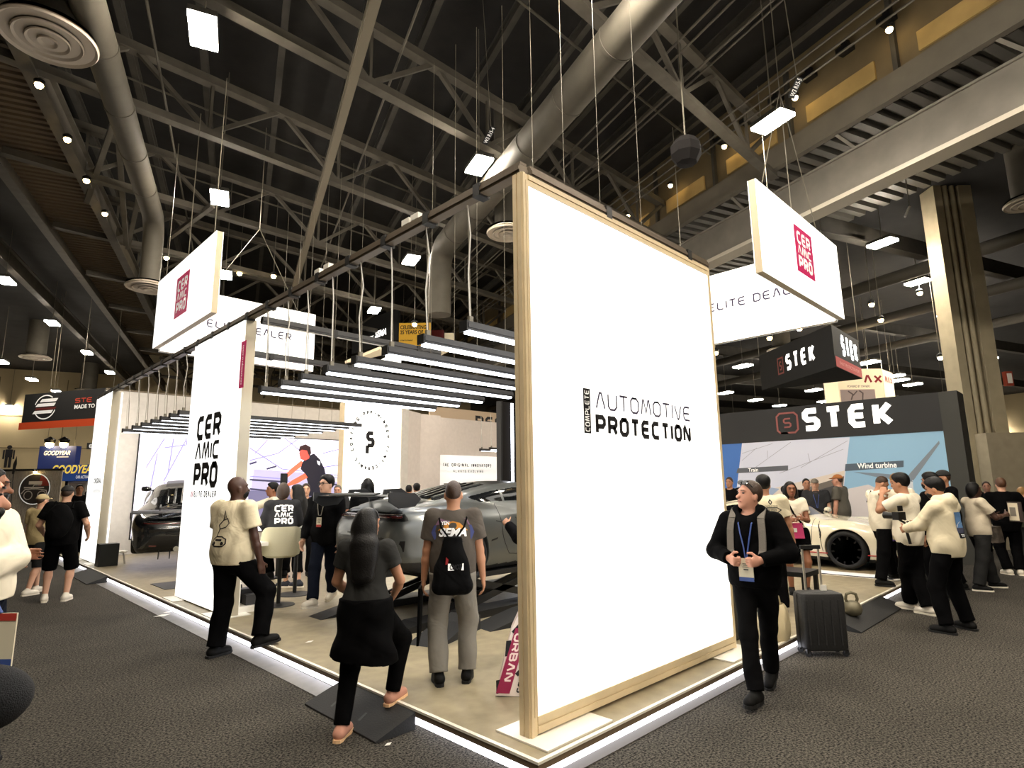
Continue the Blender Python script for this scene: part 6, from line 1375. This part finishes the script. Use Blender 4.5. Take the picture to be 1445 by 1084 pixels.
decal(pd, 'top', 'back_logo', [[(-.15, .12), (-.12, .175), (.12, .175), (.15, .12), (.0, .15)]], T((0, 0, 1.235)), (1, 0, 0), (0, 0, 1), N_, M('logo_mauve', (130, 96, 120), .7), .005)
decal(pd, 'top', 'back_lettering', shift(ftext('SEMA', .24, .075, .04, .2), -.12, .025), T((0, 0, 1.235)), (1, 0, 0), (0, 0, 1), N_, WHITEINK, .009)
decal(pd, 'top', 'back_lettering', shift(ftext('YEN', .07, .03, .03), -.1, .125), T((0, 0, 1.235)), (1, 0, 0), (0, 0, 1), N_, WHITEINK, .009)
decal(pd, 'top', 'back_lettering', shift(ftext('LAS VEGAS', .18, .026, .02), -.09, -.022), T((0, 0, 1.235)), (1, 0, 0), (0, 0, 1), N_, INK, .008)
Q = SDF(); s_ = pd['s']; Q.cone((-.105, -.18, .84), (.105, -.18, .84), .06, .06, k=.04); [Q.cone((xx_*.11, -.18, .86), (xx_*.035, -.165, 1.24), .062, .04, k=.07) for xx_ in (-1, 0, 1)]; Q.ell((0, -.19, .98), (.14, .055, .18), k=.06)
v, f = Q.mesh(.012, [((0, 0, 1), 1.265)], .007, 1.)
v = v@np.eye(3)
W_ = pd['W']; wv = np.array([W_(q*s_) for q in v]); t2 = thing('drawstring_bag', 'black drawstring bag hanging on the back of the man in grey', 'bag', tuple(W_(V(0, -.17, .85))))
vb = (v*s_).tolist(); bbv = BVHTree.FromPolygons(vb, f.tolist())
mesh_obj('bag_body', wv, f, CL['black'], t2, True)
for x0, x1 in ((-.13, -.03), (.13, .03)): obj('cord', MB().tube([W_(T((x0*.9, .0, 1.485))), W_(T((x0*.95, -.10, 1.42))), W_(T((x0*.8, -.165, 1.35))), W_(T((x1, -.17, 1.25)))], .008, 6), CL['jet'], t2)
def onbag(polys, mt, nm):
    m = MB()
    for p in polys:
        pts = []
        for x, z in p:
            hit = bbv.ray_cast(Vector((x, -.6, z)), Vector((0, 1, 0)))
            if hit[0] is None: break
            pts.append(W_(V(*hit[0])+V(0, -.004, 0)))
        if len(pts) == len(p): m.add(pts, [tuple(range(len(p)))])
    if m.v: obj(nm, m, mt, t2)
onbag(shift(rect(0, 0, .13, .055), -.035*s_, .985*s_), WHITEINK, 'print_panel'); onbag(shift(ftext('CMO7', .1, .045, .03, .2), -.02*s_, .99*s_), INK, 'print_lettering'); onbag([[(-.055, .99), (-.035, .99), (-.03, 1.03), (-.05, 1.05)]], M('deep_red'), 'print_mark')
h0 = pd['hand'][0]; t3 = thing('folder', 'black flat folder hanging from the left hand of the man in grey', 'folder', tuple(pd['W'](h0+V(0, 0, -.5))))
Wp = pd['W']; d0 = [h0+V(x, y, z) for x, y, z in [(-.045, -.14, -.52), (-.025, -.14, -.52), (-.025, .15, -.46), (-.045, .15, -.46), (-.035, -.15, -.06), (-.015, -.15, -.06), (-.015, .13, -.05), (-.035, .13, -.05)]]
obj('cover', MB().hexa([Wp(q) for q in d0]), CL['jet'], t3); obj('cover_mark', MB().prism([Wp(h0+V(-.047, y, z)) for y, z in [(-.02, -.34), (.0, -.34), (.0, -.24), (-.02, -.24)]], (0.001, .001, 0)), WHITEINK, t3)

# --- man in black hoodie walking to the camera
f1, f2 = G0(1068, 998), G0(1090, 968)
pd = person('hoodie_man', 'man in black hoodie with badge and grey backpack straps walking past the big lightbox', (f1*.55+f2*.45), 198, 1.77, .0085, 1.1, feet=((f2, 4, -16), (f1, -4, 4)), hands=((-.13, .225, 1.115), (.12, .225, 1.115)), pole=((-1, -.5, -.5), (1, -.5, -.5)), curl=(1.15, 1.15), pn=((.7, -.6, 0), (-.7, -.6, 0)), hyaw=-38, hpit=9, skin='pink', hair=('short', 'brown'), top=('hoodie', 'jet'), bottom=('pants', 'black'), hem=.88, ph=6, slim=.7)
T = pd['T']; GSTR = M('strap_grey', (112, 106, 98), .9, bump=(150, .5))
for sd in (-1, 1):
    pts = []
    for z, x in ((1.10, .125), (1.18, .13), (1.26, .132), (1.34, .13), (1.40, .125), (1.44, .12)):
        q = surf_pt(pd, 'top', T((sd*x, 0, z)), (0, 1, 0)); pts.append((T((sd*x, .12, z)) if q is None else q)+V(0, .014, 0))
    pts += [T((sd*.12, .02, 1.51)), T((sd*.115, -.07, 1.50))]
    m = MB()
    for a, b in zip(pts[:-1], pts[1:]): m.bar(a, b, .055, .022, up=(0, 1, .3))
    obj('backpack_strap', m, GSTR, pd['t'], local=True, label='grey padded strap over the shoulder')
lanyard(pd, BLUEL, BLUEL, 1.10, bz=(.12, .165))
W_ = pd['W']; Q = SDF(); Q.ell((0, -.21, 1.18), (.15, .10, .24), k=.05); Q.ell((.02, -.24, 1.02), (.13, .08, .14), k=.05)
v, f = Q.mesh(.013, (), .005, 2.); t2 = thing('backpack', 'black backpack on the back of the man in the black hoodie', 'backpack', tuple(W_(V(0, -.21, .93)))); mesh_obj('bag_body', np.array([W_(q*pd['s']) for q in v]), f, CL['jet'], t2, True)
HP = pd['HP']; sg = thing('sunglasses', 'dark sunglasses pushed up on the head of the man in the black hoodie', 'glasses', tuple(W_(HP((0, .05, .25)))))
for sd in (-1, 1): obj('lens', MB().lathe([(.001, -.006), (.028, -.003), (.028, .003), (.001, .006)], (0, 0, 0), 'y', 16), GLASS, sg, smooth=True, local=True).matrix_local = Matrix(wm(sg).inverted())@wm(pd['t'])@Matrix.Translation(Vector(HP((sd*.036, .075, .236))))@Matrix.Rotation(R(52), 4, 'X')
obj('frame_arm', MB().tube([W_(HP((-.078, .03, .20))), W_(HP((-.066, .07, .232))), W_(HP((0, .082, .242))), W_(HP((.066, .07, .232))), W_(HP((.078, .03, .20)))], .004, 6), BLACKM, sg)
# --- man in cream hoodie with the camera rig
pd = person('cream_man', 'bearded man in cream hoodie with a photo print on the back, standing on carpet', (G0(1338, 893)+G0(1368, 890))/2, -62, 1.79, .011, 1.05, feet=((G0(1338, 895), 8), (G0(1368, 889), -14)), hands=((-.09, .40, 1.14), (.12, .36, 1.16)), pole=((-.7, -.6, -.7), (.7, -.6, -.7)), curl=(.9, .9), hpit=-14, hyaw=10, skin='tan', hair=('thick', 'black'), beard='full', top=('hoodie', 'cream'), bottom=('pants', 'jet'), hem=.84, ph=8, slim=1.3)
T = pd['T']; sky_ = M('photo_sky', (84, 122, 168), .7); N_ = (.25, -1, 0); Uv = unit((1, .25, 0))
decal(pd, 'top', 'photo_print', rect(-.085, 0, .085, .30), T((0, 0, 1.06)), Uv, (0, 0, 1), N_, sky_, .004, 'photo print of sky and hills on the back')
decal(pd, 'top', 'photo_print', [[(-.08, .15), (-.02, .19), (.04, .17), (.08, .2), (.08, .13), (-.08, .12)]], T((0, 0, 1.06)), Uv, (0, 0, 1), N_, M('photo_cloud', (206, 206, 204), .7), .0065)
decal(pd, 'top', 'photo_print', rect(-.085, .06, .085, .12), T((0, 0, 1.06)), Uv, (0, 0, 1), N_, M('photo_hill', (60, 62, 84), .7), .006); decal(pd, 'top', 'photo_print', rect(-.085, .0, .085, .06)+rect(-.085, .0, .085, .06), T((0, 0, 1.06)), Uv, (0, 0, 1), N_, INK, .0062)
decal(pd, 'top', 'photo_lettering', shift(ftext('TOKYO', .13, .03, .02), -.065, .015), T((0, 0, 1.06)), Uv, (0, 0, 1), N_, WHITEINK, .009)
W_ = pd['W']; hc_ = (pd['hand'][0]+pd['hand'][1])/2+V(0, .09, .03); t2 = thing('camera_rig', 'black camera on a handheld stabiliser held by the man in the cream hoodie', 'camera', tuple(W_(hc_)))
CB = M('camera_black', (20, 20, 21), .35)
obj('camera_body', MB().hexa([W_(hc_+V(x, y, z)) for z in (.06, .16) for x, y in ((-.08, .02), (.08, .02), (.08, .10), (-.08, .10))]), CB, t2)
obj('lens', MB().tube([W_(hc_+V(0, .09, .11)), W_(hc_+V(0, .15, .11)), W_(hc_+V(0, .25, .115))], [.038, .042, .046], 16), CB, t2, smooth=True)
obj('stabiliser_arm', MB().tube([W_(hc_+V(.0, .06, .06)), W_(hc_+V(.10, .06, .02)), W_(hc_+V(.10, .02, -.06)), W_(hc_+V(.0, .0, -.08))], .014, 8), CB, t2)
obj('handle', MB().tube([W_(hc_+V(0, -.01, -.06)), W_(hc_+V(0, -.04, -.24))], .018, 10), CB, t2); obj('screen', MB().hexa([W_(hc_+V(x, y, z)) for z in (.17, .24) for x, y in ((-.05, .03), (.05, .03), (.05, .04), (-.05, .04))]), CB, t2)
for a in (-.04, .03, .06): obj('metal_knob', MB().tube([W_(hc_+V(.11, a, a)), W_(hc_+V(.135, a, a))], .012, 8), CHROME, t2)
# --- man in white tee raising his fist to his mouth
pd = person('fist_man', 'tall man in white t-shirt with black neck strap raising a fist to his mouth', (G0(1284, 862)+G0(1310, 868))/2, -68, 1.86, .0115, 1.1, feet=((G0(1286, 861), 6), (G0(1312, 868), -12)), hands=((-.10, .22, 1.50), (.06, .26, 1.44)), pole=((-.5, .4, -1), (.6, .2, -1)), curl=(1.2, 1.2), hpit=-6, skin='tan', hair=('thick', 'black'), top=('tee', 'white'), bottom=('pants', 'jet'), shoes=('white', 'whitesole'), hem=.84, ph=9, slim=1.5)
lanyard(pd, CL['jet'], PURP, 1.02, bz=(.11, .14))
obj('wrist_watch', MB().tube([pd['hand'][0]+V(0, -.012, -.05), pd['hand'][0]+V(0, -.012, -.02)], .038, 12), CHROME, pd['t'], local=True)
p, Hh = upright(1312, 668, 9.3); person('masked_man', 'dark-haired man with dark mask behind the man raising his fist', p, -60, Hh, MED, 1.05, skin='tan', hair=('thick', 'black'), beard='full', top=('jacket', 'black'), bottom=('pants', 'jet'), ph=10)
p, Hh = upright(1330, 664, 10.2); person('cap_man', 'man in a black cap just behind the cream hoodie man', p, -110, Hh, MED, skin='tan', hair=('cap', 'black'), top=('tee', 'black'), bottom=('pants', 'jet'), ph=10.5)
# --- man in white tee looking at his phone
pd = person('phone_man', 'man in white t-shirt with crossbody strap looking down at his phone beside the white car', (GP(1243, 827)+GP(1262, 822))/2, 66, 1.74, .0115, 1.02, feet=((GP(1262, 820), 20), (GP(1244, 828), -16)), hands=((-.05, .33, 1.13), (.07, .31, 1.11)), pole=((-.7, -.7, -.7), (.7, -.7, -.7)), curl=(.8, .8), hpit=-34, skin='tan', hair=('buzz', 'brown'), top=('tee', 'white'), bottom=('pants', 'jet'), hem=.84, ph=11, slim=1.5)
T = pd['T']
pts = [T((-.10, -.13, 1.30)), T((-.075, -.06, 1.49)), T((-.06, .05, 1.46))]
for x, z in ((-.03, 1.36), (.03, 1.26), (.09, 1.15)):
    q = surf_pt(pd, 'top', T((x, 0, z)), (0, 1, 0)); pts.append((T((x, .14, z)) if q is None else q)+V(0, .01, 0))
obj('crossbody_strap', MB().tube(pts, .012, 6), CL['jet'], pd['t'], local=True)
W_ = pd['W']; hc_ = (pd['hand'][0]+pd['hand'][1])/2+V(0, .07, .03); t2 = thing('phone', 'dark phone in the hands of the man beside the white car', 'phone', tuple(W_(hc_)))
obj('phone_body', MB().hexa([W_(hc_+V(x, y, z)) for x, y, z in [(-.037, .05, .02), (.037, .05, .02), (.037, .058, .03), (-.037, .058, .03), (-.037, -.05, .05), (.037, -.05, .05), (.037, -.045, .06), (-.037, -.045, .06)]]), BLACKM, t2)
p = GP(1281, 818); pd = person('blond_man', 'fair-haired man in white print t-shirt and pale sneakers between the two taller men', p, -20, 1.76, MED, 1.0, feet=((p+V(-.1, .15, 0), 10), (p+V(.12, -.15, 0), -10)), hands=((-.06, .30, 1.2), (.06, .30, 1.22)), curl=(.8, .8), skin='pink', hair=('short', 'blond'), top=('tee', 'white'), bottom=('pants', 'jet'), shoes=('white', 'whitesole'), ph=12)
T = pd['T']; decal(pd, 'top', 'back_print', ring(0, 0, .09, .05, .012, 16)+thick([(-.05, -.08), (.05, -.08)], .02), T((0, 0, 1.3)), (1, 0, 0), (0, 0, 1), (0, -1, 0), INK, label='small dark print on the back')
# --- right edge
pd = person('paper_man', 'dark-skinned man in pale print shirt and dark jeans holding a framed paper', (G0(1383, 834)+G0(1404, 831))/2, 58, 1.72, .0125, 1.08, feet=((G0(1404, 830), -8), (G0(1382, 835), -30)), hands=((-.10, .34, 1.18), (.14, .36, 1.22)), curl=(.9, .9), skin='dark', hair=('bob', 'black'), top=('tee', 'graphic'), bottom=('pants', 'dark_denim'), shoes=('dgrey' if 'dgrey' in SH else 'black', 'whitesole'), ph=13, hem=.86, slim=1.7)
W_ = pd['W']; hc_ = pd['hand'][1]+V(.02, .10, .05); t2 = thing('framed_paper', 'pale printed paper in a dark folder held by the man in the pale print shirt', 'paper', tuple(W_(hc_)))
obj('folder_back', MB().hexa([W_(hc_+V(x, y, z)) for z in (-.16, .16) for x, y in ((-.10, .0), (.13, .05), (.13, .065), (-.10, .015))]), M('folder_brown', (60, 48, 44), .6), t2)
obj('sheet', MB().hexa([W_(hc_+V(x, y, z)) for z in (-.14, .14) for x, y in ((-.08, -.006), (.08, .028), (.08, .036), (-.08, .002))]), M('sheet_paper', (226, 214, 188), .7), t2)
obj('sheet_print', MB().add([W_(hc_+V(x, y, z)) for x, y, z in [(-.05, -.004, -.07), (.05, .018, -.07), (.05, .018, .07), (-.05, -.004, .07)]], [(0, 1, 2, 3)]), M('soft_grey_print', (130, 122, 110), .7), t2)
bp = W_(pd['hand'][0]+V(-.02, -.02, -.30)); t2 = thing('carry_bag', 'dark print carrier bag at the hip of the man with the framed paper', 'bag', tuple(bp))
obj('bag_body', MB().hexa([bp+V(x, y, z) for z, k in ((-.12, 1.), (.14, .8)) for x, y in ((-.13*k, -.06*k), (.13*k, -.1*k), (.13*k, .06*k), (-.13*k, .1*k))]), M('bag_print', (78, 70, 62), .5, var=(14, .9)), t2)
pd = person('black_back_man', 'auburn-haired man all in black with white sneakers at the right edge, seen from behind', (G0(1424, 811)+G0(1440, 812))/2, -12, 1.80, MED, 1.15, feet=((G0(1424, 811), 25), (G0(1441, 812), -5)), hands=((-.2, .2, 1.05), (.2, .25, 1.3)), skin='light', hair=('short', 'auburn'), top=('jacket', 'jet'), bottom=('pants', 'jet'), shoes=('white', 'whitesole'), hem=.78, ph=14, slim=1.4, face=False)
p, Hh = upright(1441, 688, 12.6); person('edge_man', 'person in dark green cut by the right picture edge behind the man in black', p, 30, Hh, MED, skin='light', hair=('short', 'blond'), top=('jacket', 'olive'), bottom=('pants', 'dgrey'), shoes=('white', 'whitesole'), ph=15)
p, Hh = upright(1391, 680, 14.5); pd = person('red_face_man', 'distant man in black with white badge under the black booth front', p, 180, Hh, FAR, 1.1, skin='pink', hair=('short', 'brown'), top=('jacket', 'black'), bottom=('pants', 'black'), ph=16); lanyard(pd, CL['jet'])
p, Hh = upright(1352, 680, 14.2); person('far_white_person', 'distant person in white beside the glowing oval totem', p, 150, Hh, FAR, skin='tan', hair=('short', 'black'), top=('tee', 'white'), bottom=('pants', 'black'), ph=17)
# --- right bay visitors
p = GP(1093, 868); pd = person('tee_back_man', 'black-haired man in white print t-shirt by the low black stool, seen from behind', p, -10, 1.72, .011, 1.16, hands=((-.27, .06, .82), (.33, .06, .82)), skin='tan', hair=('thick', 'black'), top=('tee', 'cream'), bottom=('pants', 'jet'), hem=.84, ph=18, face=False)
T = pd['T']; q = thick([(-.12, .06), (-.13, .1), (-.05, .12), (.08, .12), (.13, .09), (.08, .06), (.03, .045), (.0, .02), (-.04, .05), (-.12, .06)], .011)+thick([(0, .02), (.03, -.03), (.0, -.06)], .01)+shift(ftext('WELCOME', .15, .02), -.06, .13)+shift(ftext('LAS VEGAS', .12, .02), -.05, .085)+thick([(0, .16), (.02, .19), (0, .22), (-.02, .19), (0, .16)], .012)+thick([(.02, -.12), (.1, -.14), (.13, -.1), (.07, -.07), (.02, -.12)], .014)
decal(pd, 'top', 'back_print', q, T((.04, 0, 1.22)), (1, 0, 0), (0, 0, 1), (0, -1, 0), INK, label='black roadside-sign drawing on the back')
p = GP(1129, 838); pd = person('pink_bag_woman', 'woman with long dark hair in black skirt with pink crossbody bag holding a phone', p, 168, 1.64, MED, 1.0, True, hands=((-.08, .28, 1.18), (.10, .26, 1.16)), curl=(.9, .9), skin='brown', hair=('long', 'black'), top=('fitted', 'white'), bottom=('skirt', 'jet'), ph=19)
T = pd['T']; W_ = pd['W']; q = T((.04, .20, 1.0)); t2 = thing('crossbody_bag', 'bright pink crossbody bag worn by the woman in the black skirt', 'bag', tuple(W_(q)))
obj('bag_body', MB().hexa([W_(q+V(x, y, z)) for z, k in ((-.12, 1.), (.10, .85)) for x, y in ((-.13*k, -.03), (.13*k, -.03), (.13*k, .03), (-.13*k, .03))]), M('hot_pink', (196, 58, 110), .6), t2); obj('bag_label', MB().hexa([W_(q+V(x, y, z)) for z in (-.03, .03) for x, y in ((-.03, .032), (.03, .032), (.03, .036), (-.03, .036))]), M('tag_white'), t2)
obj('strap', MB().tube([W_(T((-.10, .15, 1.08))), W_(T((.02, .17, 1.25))), W_(T((.09, .08, 1.46))), W_(T((.08, -.05, 1.48)))], .014, 6), CL['jet'], t2)
for px, pyt, d, lab, fa, sk, hr, tp, extra in [(1149, 676, 14.0, 'man in grey cap and black polo with purple badge behind the white car', 178, 'light', ('cap', 'grey'), ('polo', 'charcoal'), PURP),
        (1182, 670, 13.9, 'man in orange cap and grey polo shirt behind the white car, facing left', -70, 'pink', ('cap', 'orange'), ('polo', 'polo_grey'), None),
        (1137, 676, 14.6, 'dark-haired man half hidden behind the man in the grey cap', 170, 'tan', ('short', 'black'), ('tee', 'black'), None),
        (1029, 674, 15.6, 'man in dark top at the right edge of the big lightbox, mostly hidden', 200, 'tan', ('short', 'brown'), ('tee', 'black'), None),
        (1107, 686, 14.4, 'person in pale blue shirt behind the man in the white print tee', 120, 'tan', ('short', 'black'), ('polo', 'bluegrey'), None)]:
    p, Hh = upright(px, pyt, d); pd = person(lab, lab, p, fa, Hh, FAR, 1.15, skin=sk, hair=hr, top=tp, bottom=('pants', 'black'), ph=px)
    if extra: lanyard(pd, BLUEL, extra)
# --- inside the booth
s0 = V(3.80, 8.62, ZP)
pd = person('jacket_person', 'brown-haired person in charcoal jacket with white stacked lettering seated on the bar stool', s0, -8, 1.66, .0125, 1.05, hands=((-.20, .36, 1.1), (.20, .36, 1.1)), feet=((-.10, .27, .36, 4), (.10, .27, .36, -4)), sway=(0, .03), hipz=1.01, lean=6, hyaw=-15, hpit=-8, skin='light', hair=('bob', 'brown'), top=('jacket', 'charcoal'), bottom=('pants', 'jet'), hem=.88, ph=20, face=False)
T = pd['T']; decal(pd, 'top', 'back_print', logo3(.26, .27, .2), T((-.13, 0, 1.13)), (1, 0, 0), (0, 0, 1), (0, -1, 0), WHITEINK, .006, 'white stacked word mark on the back'); decal(pd, 'top', 'back_print', rect(-.06, 0, -.01, .014)+rect(.01, 0, .06, .014), T((0, 0, 1.41)), (1, 0, 0), (0, 0, 1), (0, -1, 0), WHITEINK, .006)
pd = person('black_dress_woman', 'woman all in black with long black hair standing in profile in the booth', (GP(404, 828)+GP(420, 830))/2, -62, 1.70, MED, .95, True, feet=((GP(403, 829), 4), (GP(421, 831), -8)), hands=((-.1, .24, 1.1), (.14, .24, 1.08)), skin='light', hair=('long', 'black'), top=('jacket', 'jet'), bottom=('crop', 'jet'), shoes=('navy', 'whitesole'), hem=.7, ph=21)
pd = person('glasses_man', 'young man with glasses, black jacket and badge walking in front of the grey car', (GP(440, 867)+GP(468, 850))/2, -148, 1.81, .0115, .98, feet=((GP(468, 850), 6, -14), (GP(439, 868), -6, 4)), hands=((-.24, .02, .83), (.26, .14, .84)), hyaw=-18, skin='light', hair=('thick', 'black'), top=('jacket', 'black'), bottom=('pants', 'navy'), shoes=('white', 'whitesole'), hem=.82, ph=22)
lanyard(pd, WIRED, REDB, 1.20); HP = pd['HP']
for sd in (-1, 1): obj('spectacle_rim', MB().tube([HP((sd*.034+.024*math.cos(a), .112, .140+.019*math.sin(a))) for a in np.linspace(0, 2*math.pi, 13)], .003, 5), BLACKM, pd['t'], local=True)
obj('spectacle_bridge', MB().tube([HP((-.078, .02, .145)), HP((-.058, .11, .144)), HP((.058, .11, .144)), HP((.078, .02, .145))], .003, 5), BLACKM, pd['t'], local=True)
pd = person('pointing_man', 'man in pale shirt beyond the high table reaching his arm to the left', upright(386, 682, 11.3, ZP)[0], -100, upright(386, 682, 11.3, ZP)[1], MED, 1.05, hands=((-.22, .2, 1.05), (.10, .50, 1.33)), skin='brown', hair=('thick', 'black'), top=('jacket', 'white'), bottom=('pants', 'charcoal'), ph=23)
for px, pyt, d, lab, fa, sk, hr, tp in [(432, 683, 11.6, 'smiling dark-haired man in black in front of the screen', 176, 'light', ('short', 'brown'), ('jacket', 'black')), (477, 685, 12.8, 'man mostly hidden behind the man with glasses', 190, 'pink', ('short', 'grey'), ('polo', 'charcoal')),
        (519, 676, 9.6, 'person with dark dreadlocks behind the grey car, seen from behind', 4, 'dark', ('dreads', 'black'), ('tee', 'black')), (577, 685, 14.2, 'dark-haired visitor far behind the grey car, left of the pair', 10, 'tan', ('short', 'black'), ('tee', 'black')), (588, 683, 14.6, 'dark-haired visitor far behind the grey car, right of the pair', -10, 'tan', ('thick', 'black'), ('tee', 'dgrey'))]:
    p, Hh = upright(px, pyt, d, ZP); person(lab, lab, p, fa, Hh, FAR, skin=sk, hair=hr, top=tp, bottom=('pants', 'black'), ph=px)
p, Hh = upright(757, 690, 6.3, ZP); person('hidden_man', 'man in black behind the left edge of the big lightbox, one hand raised', p, -80, Hh, MED, hands=((-.18, .30, 1.36), (.2, .25, 1.2)), curl=(1., 1.), skin='tan', hair=('short', 'black'), top=('jacket', 'black'), bottom=('pants', 'jet'), ph=30)
# --- left edge
p, Hh = upright(-16, 661, 4.1); pd = person('white_shirt_man', 'man in white long-sleeved shirt with folded arms at the left edge', p, 128, Hh, .0105, 1.15, hands=((.12, .17, 1.13), (-.12, .15, 1.2)), pole=((-1, .4, -.6), (1, .4, -.6)), hyaw=28, skin='brown', hair=('short', 'black'), beard='full', top=('jacket', 'white'), bottom=('pants', 'navy'), hem=.95, ph=31)
T = pd['T']; obj('belt', MB().tube([T((.19*math.cos(a), .145*math.sin(a), .965)) for a in np.linspace(0, 2*math.pi, 25)], .018, 6), CL['dgrey'], pd['t'], local=True); obj('collar', MB().tube([T((.066*math.cos(a), .012+.066*math.sin(a), 1.48)) for a in np.linspace(0, 2*math.pi, 15)], .014, 6), CL['white'], pd['t'], smooth=True, local=True)
decal(pd, 'top', 'chest_mark', rect(-.03, 0, .03, .02), T((.1, 0, 1.33)), (1, 0, 0), (0, 0, 1), (0, 1, 0), DKGREY)
p, Hh = upright(-166, 632, 1.95); pd = person('moustache_man', 'man with dark moustache in profile, cut by the left picture edge', p, 84, Hh, .0085, 1.05, skin='pink', hair=('short', 'black'), beard='moustache', top=('jacket', 'navy'), bottom=('pants', 'jet'), lean=20, ph=33)
a, u, n, L = facing(-24, 19, 905, 1.72); q = AT(-3, 903, 1.72); t2 = thing('name_badge', 'large white badge with red top band at the left picture edge', 'badge', tuple(q))
obj('badge_card', MB().hexa([q+u*x-n*y+V(0, 0, z) for z in (-.075, .07) for x, y in ((-.045, 0), (.045, 0), (.045, .004), (-.045, .004))]), M('badge_paper', (222, 214, 190), .6), t2); obj('red_band', MB().flat(rect(-.045, .05, .045, .07), q+n*.002, u, Wz), REDB, t2); obj('blue_band', MB().flat(rect(-.045, -.075, .045, -.05), q+n*.002, u, Wz), BLUEL, t2)
obj('lanyard', MB().tube([q+V(0, 0, .07), q-u*.06+V(0, 0, .16), q-u*.2+V(0, 0, .3)], .005, 6), BLUEL, t2)
q = AT(-8, 986, 1.62); Q = SDF(); Q.ell(q, (.075, .075, .072), k=.03); Q.cone(q, q+u*-.25+V(0, 0, .12), .062, .055); v, f = Q.mesh(.011, (), .004, 1.)
t2 = thing('camera_bag', 'dark navy fleece pouch at the lower left picture edge', 'bag', tuple(q)); mesh_obj('pouch', v, f, M('fleece_navy', (20, 22, 28), .95, bump=(300, .8)), t2, True)
pd = person('backpack_man', 'man in black tee, shorts and cap with a large black backpack, seen from behind', (G0(62, 850)+G0(92, 848))/2, 14, 1.86, .0125, 1.15, feet=((G0(62, 850), 12), (G0(92, 848), -8)), hands=((-.28, .18, 1.0), (.30, .16, .98)), skin='light', hair=('cap', 'black'), top=('tee', 'black'), bottom=('shorts', 'jet'), shoes=('white', 'whitesole'), hem=.84, ph=34, face=False)
W_ = pd['W']; Q = SDF(); Q.ell((0, -.24, 1.22), (.17, .13, .26), k=.06); Q.ell((0, -.30, 1.10), (.13, .08, .15), k=.04); v, f = Q.mesh(.014, (), .006, 2.); t2 = thing('backpack', 'large black backpack on the man in shorts at far left', 'backpack', tuple(W_(V(0, -.24, 1.0)))); mesh_obj('bag_body', np.array([W_(q*pd['s']) for q in v]), f, CL['black'], t2, True)
for sd in (-1, 1): obj('shoulder_strap', MB().tube([W_(pd['T']((sd*.12, -.12, 1.40))), W_(pd['T']((sd*.12, -.04, 1.50))), W_(pd['T']((sd*.12, .08, 1.46)))], .02, 6), CL['black'], t2)
pd = person('hat_man', 'person in beige shirt and tan cap holding a dark hat beside the backpack man', G0(43, 838), 50, 1.72, MED, 1.0, feet=((G0(50, 836), 10), (G0(38, 841), -10)), hands=((-.2, .1, .9), (.22, .16, .9)), skin='light', hair=('cap', 'tan'), top=('tee', 'beige'), bottom=('shorts', 'dark_denim'), shoes=('white', 'whitesole'), ph=35)
q = pd['W'](pd['hand'][1]+V(.02, .0, -.16)); t2 = thing('held_hat', 'dark hat hanging from the hand of the person in beige', 'hat', tuple(q)); obj('hat_crown', MB().lathe([(.001, .06), (.07, .05), (.09, -.04)], q, n=18), CL['olive'], t2, smooth=True); obj('hat_brim', MB().lathe([(.09, -.04), (.15, -.06), (.15, -.066), (.09, -.05)], q, n=22), CL['olive'], t2, smooth=True)
for px, pyt, d, lab, fa in [(113, 684, 17., 'distant person in dark clothes left of the far lightbox panel', 170), (126, 692, 18.5, 'distant dark-haired person in front of the black booth wall', 100)]:
    p, Hh = upright(px, pyt, d); person(lab, lab, p, fa, Hh, FAR, skin='tan', hair=('short', 'black'), top=('tee', 'black'), bottom=('pants', 'jet'), ph=px)
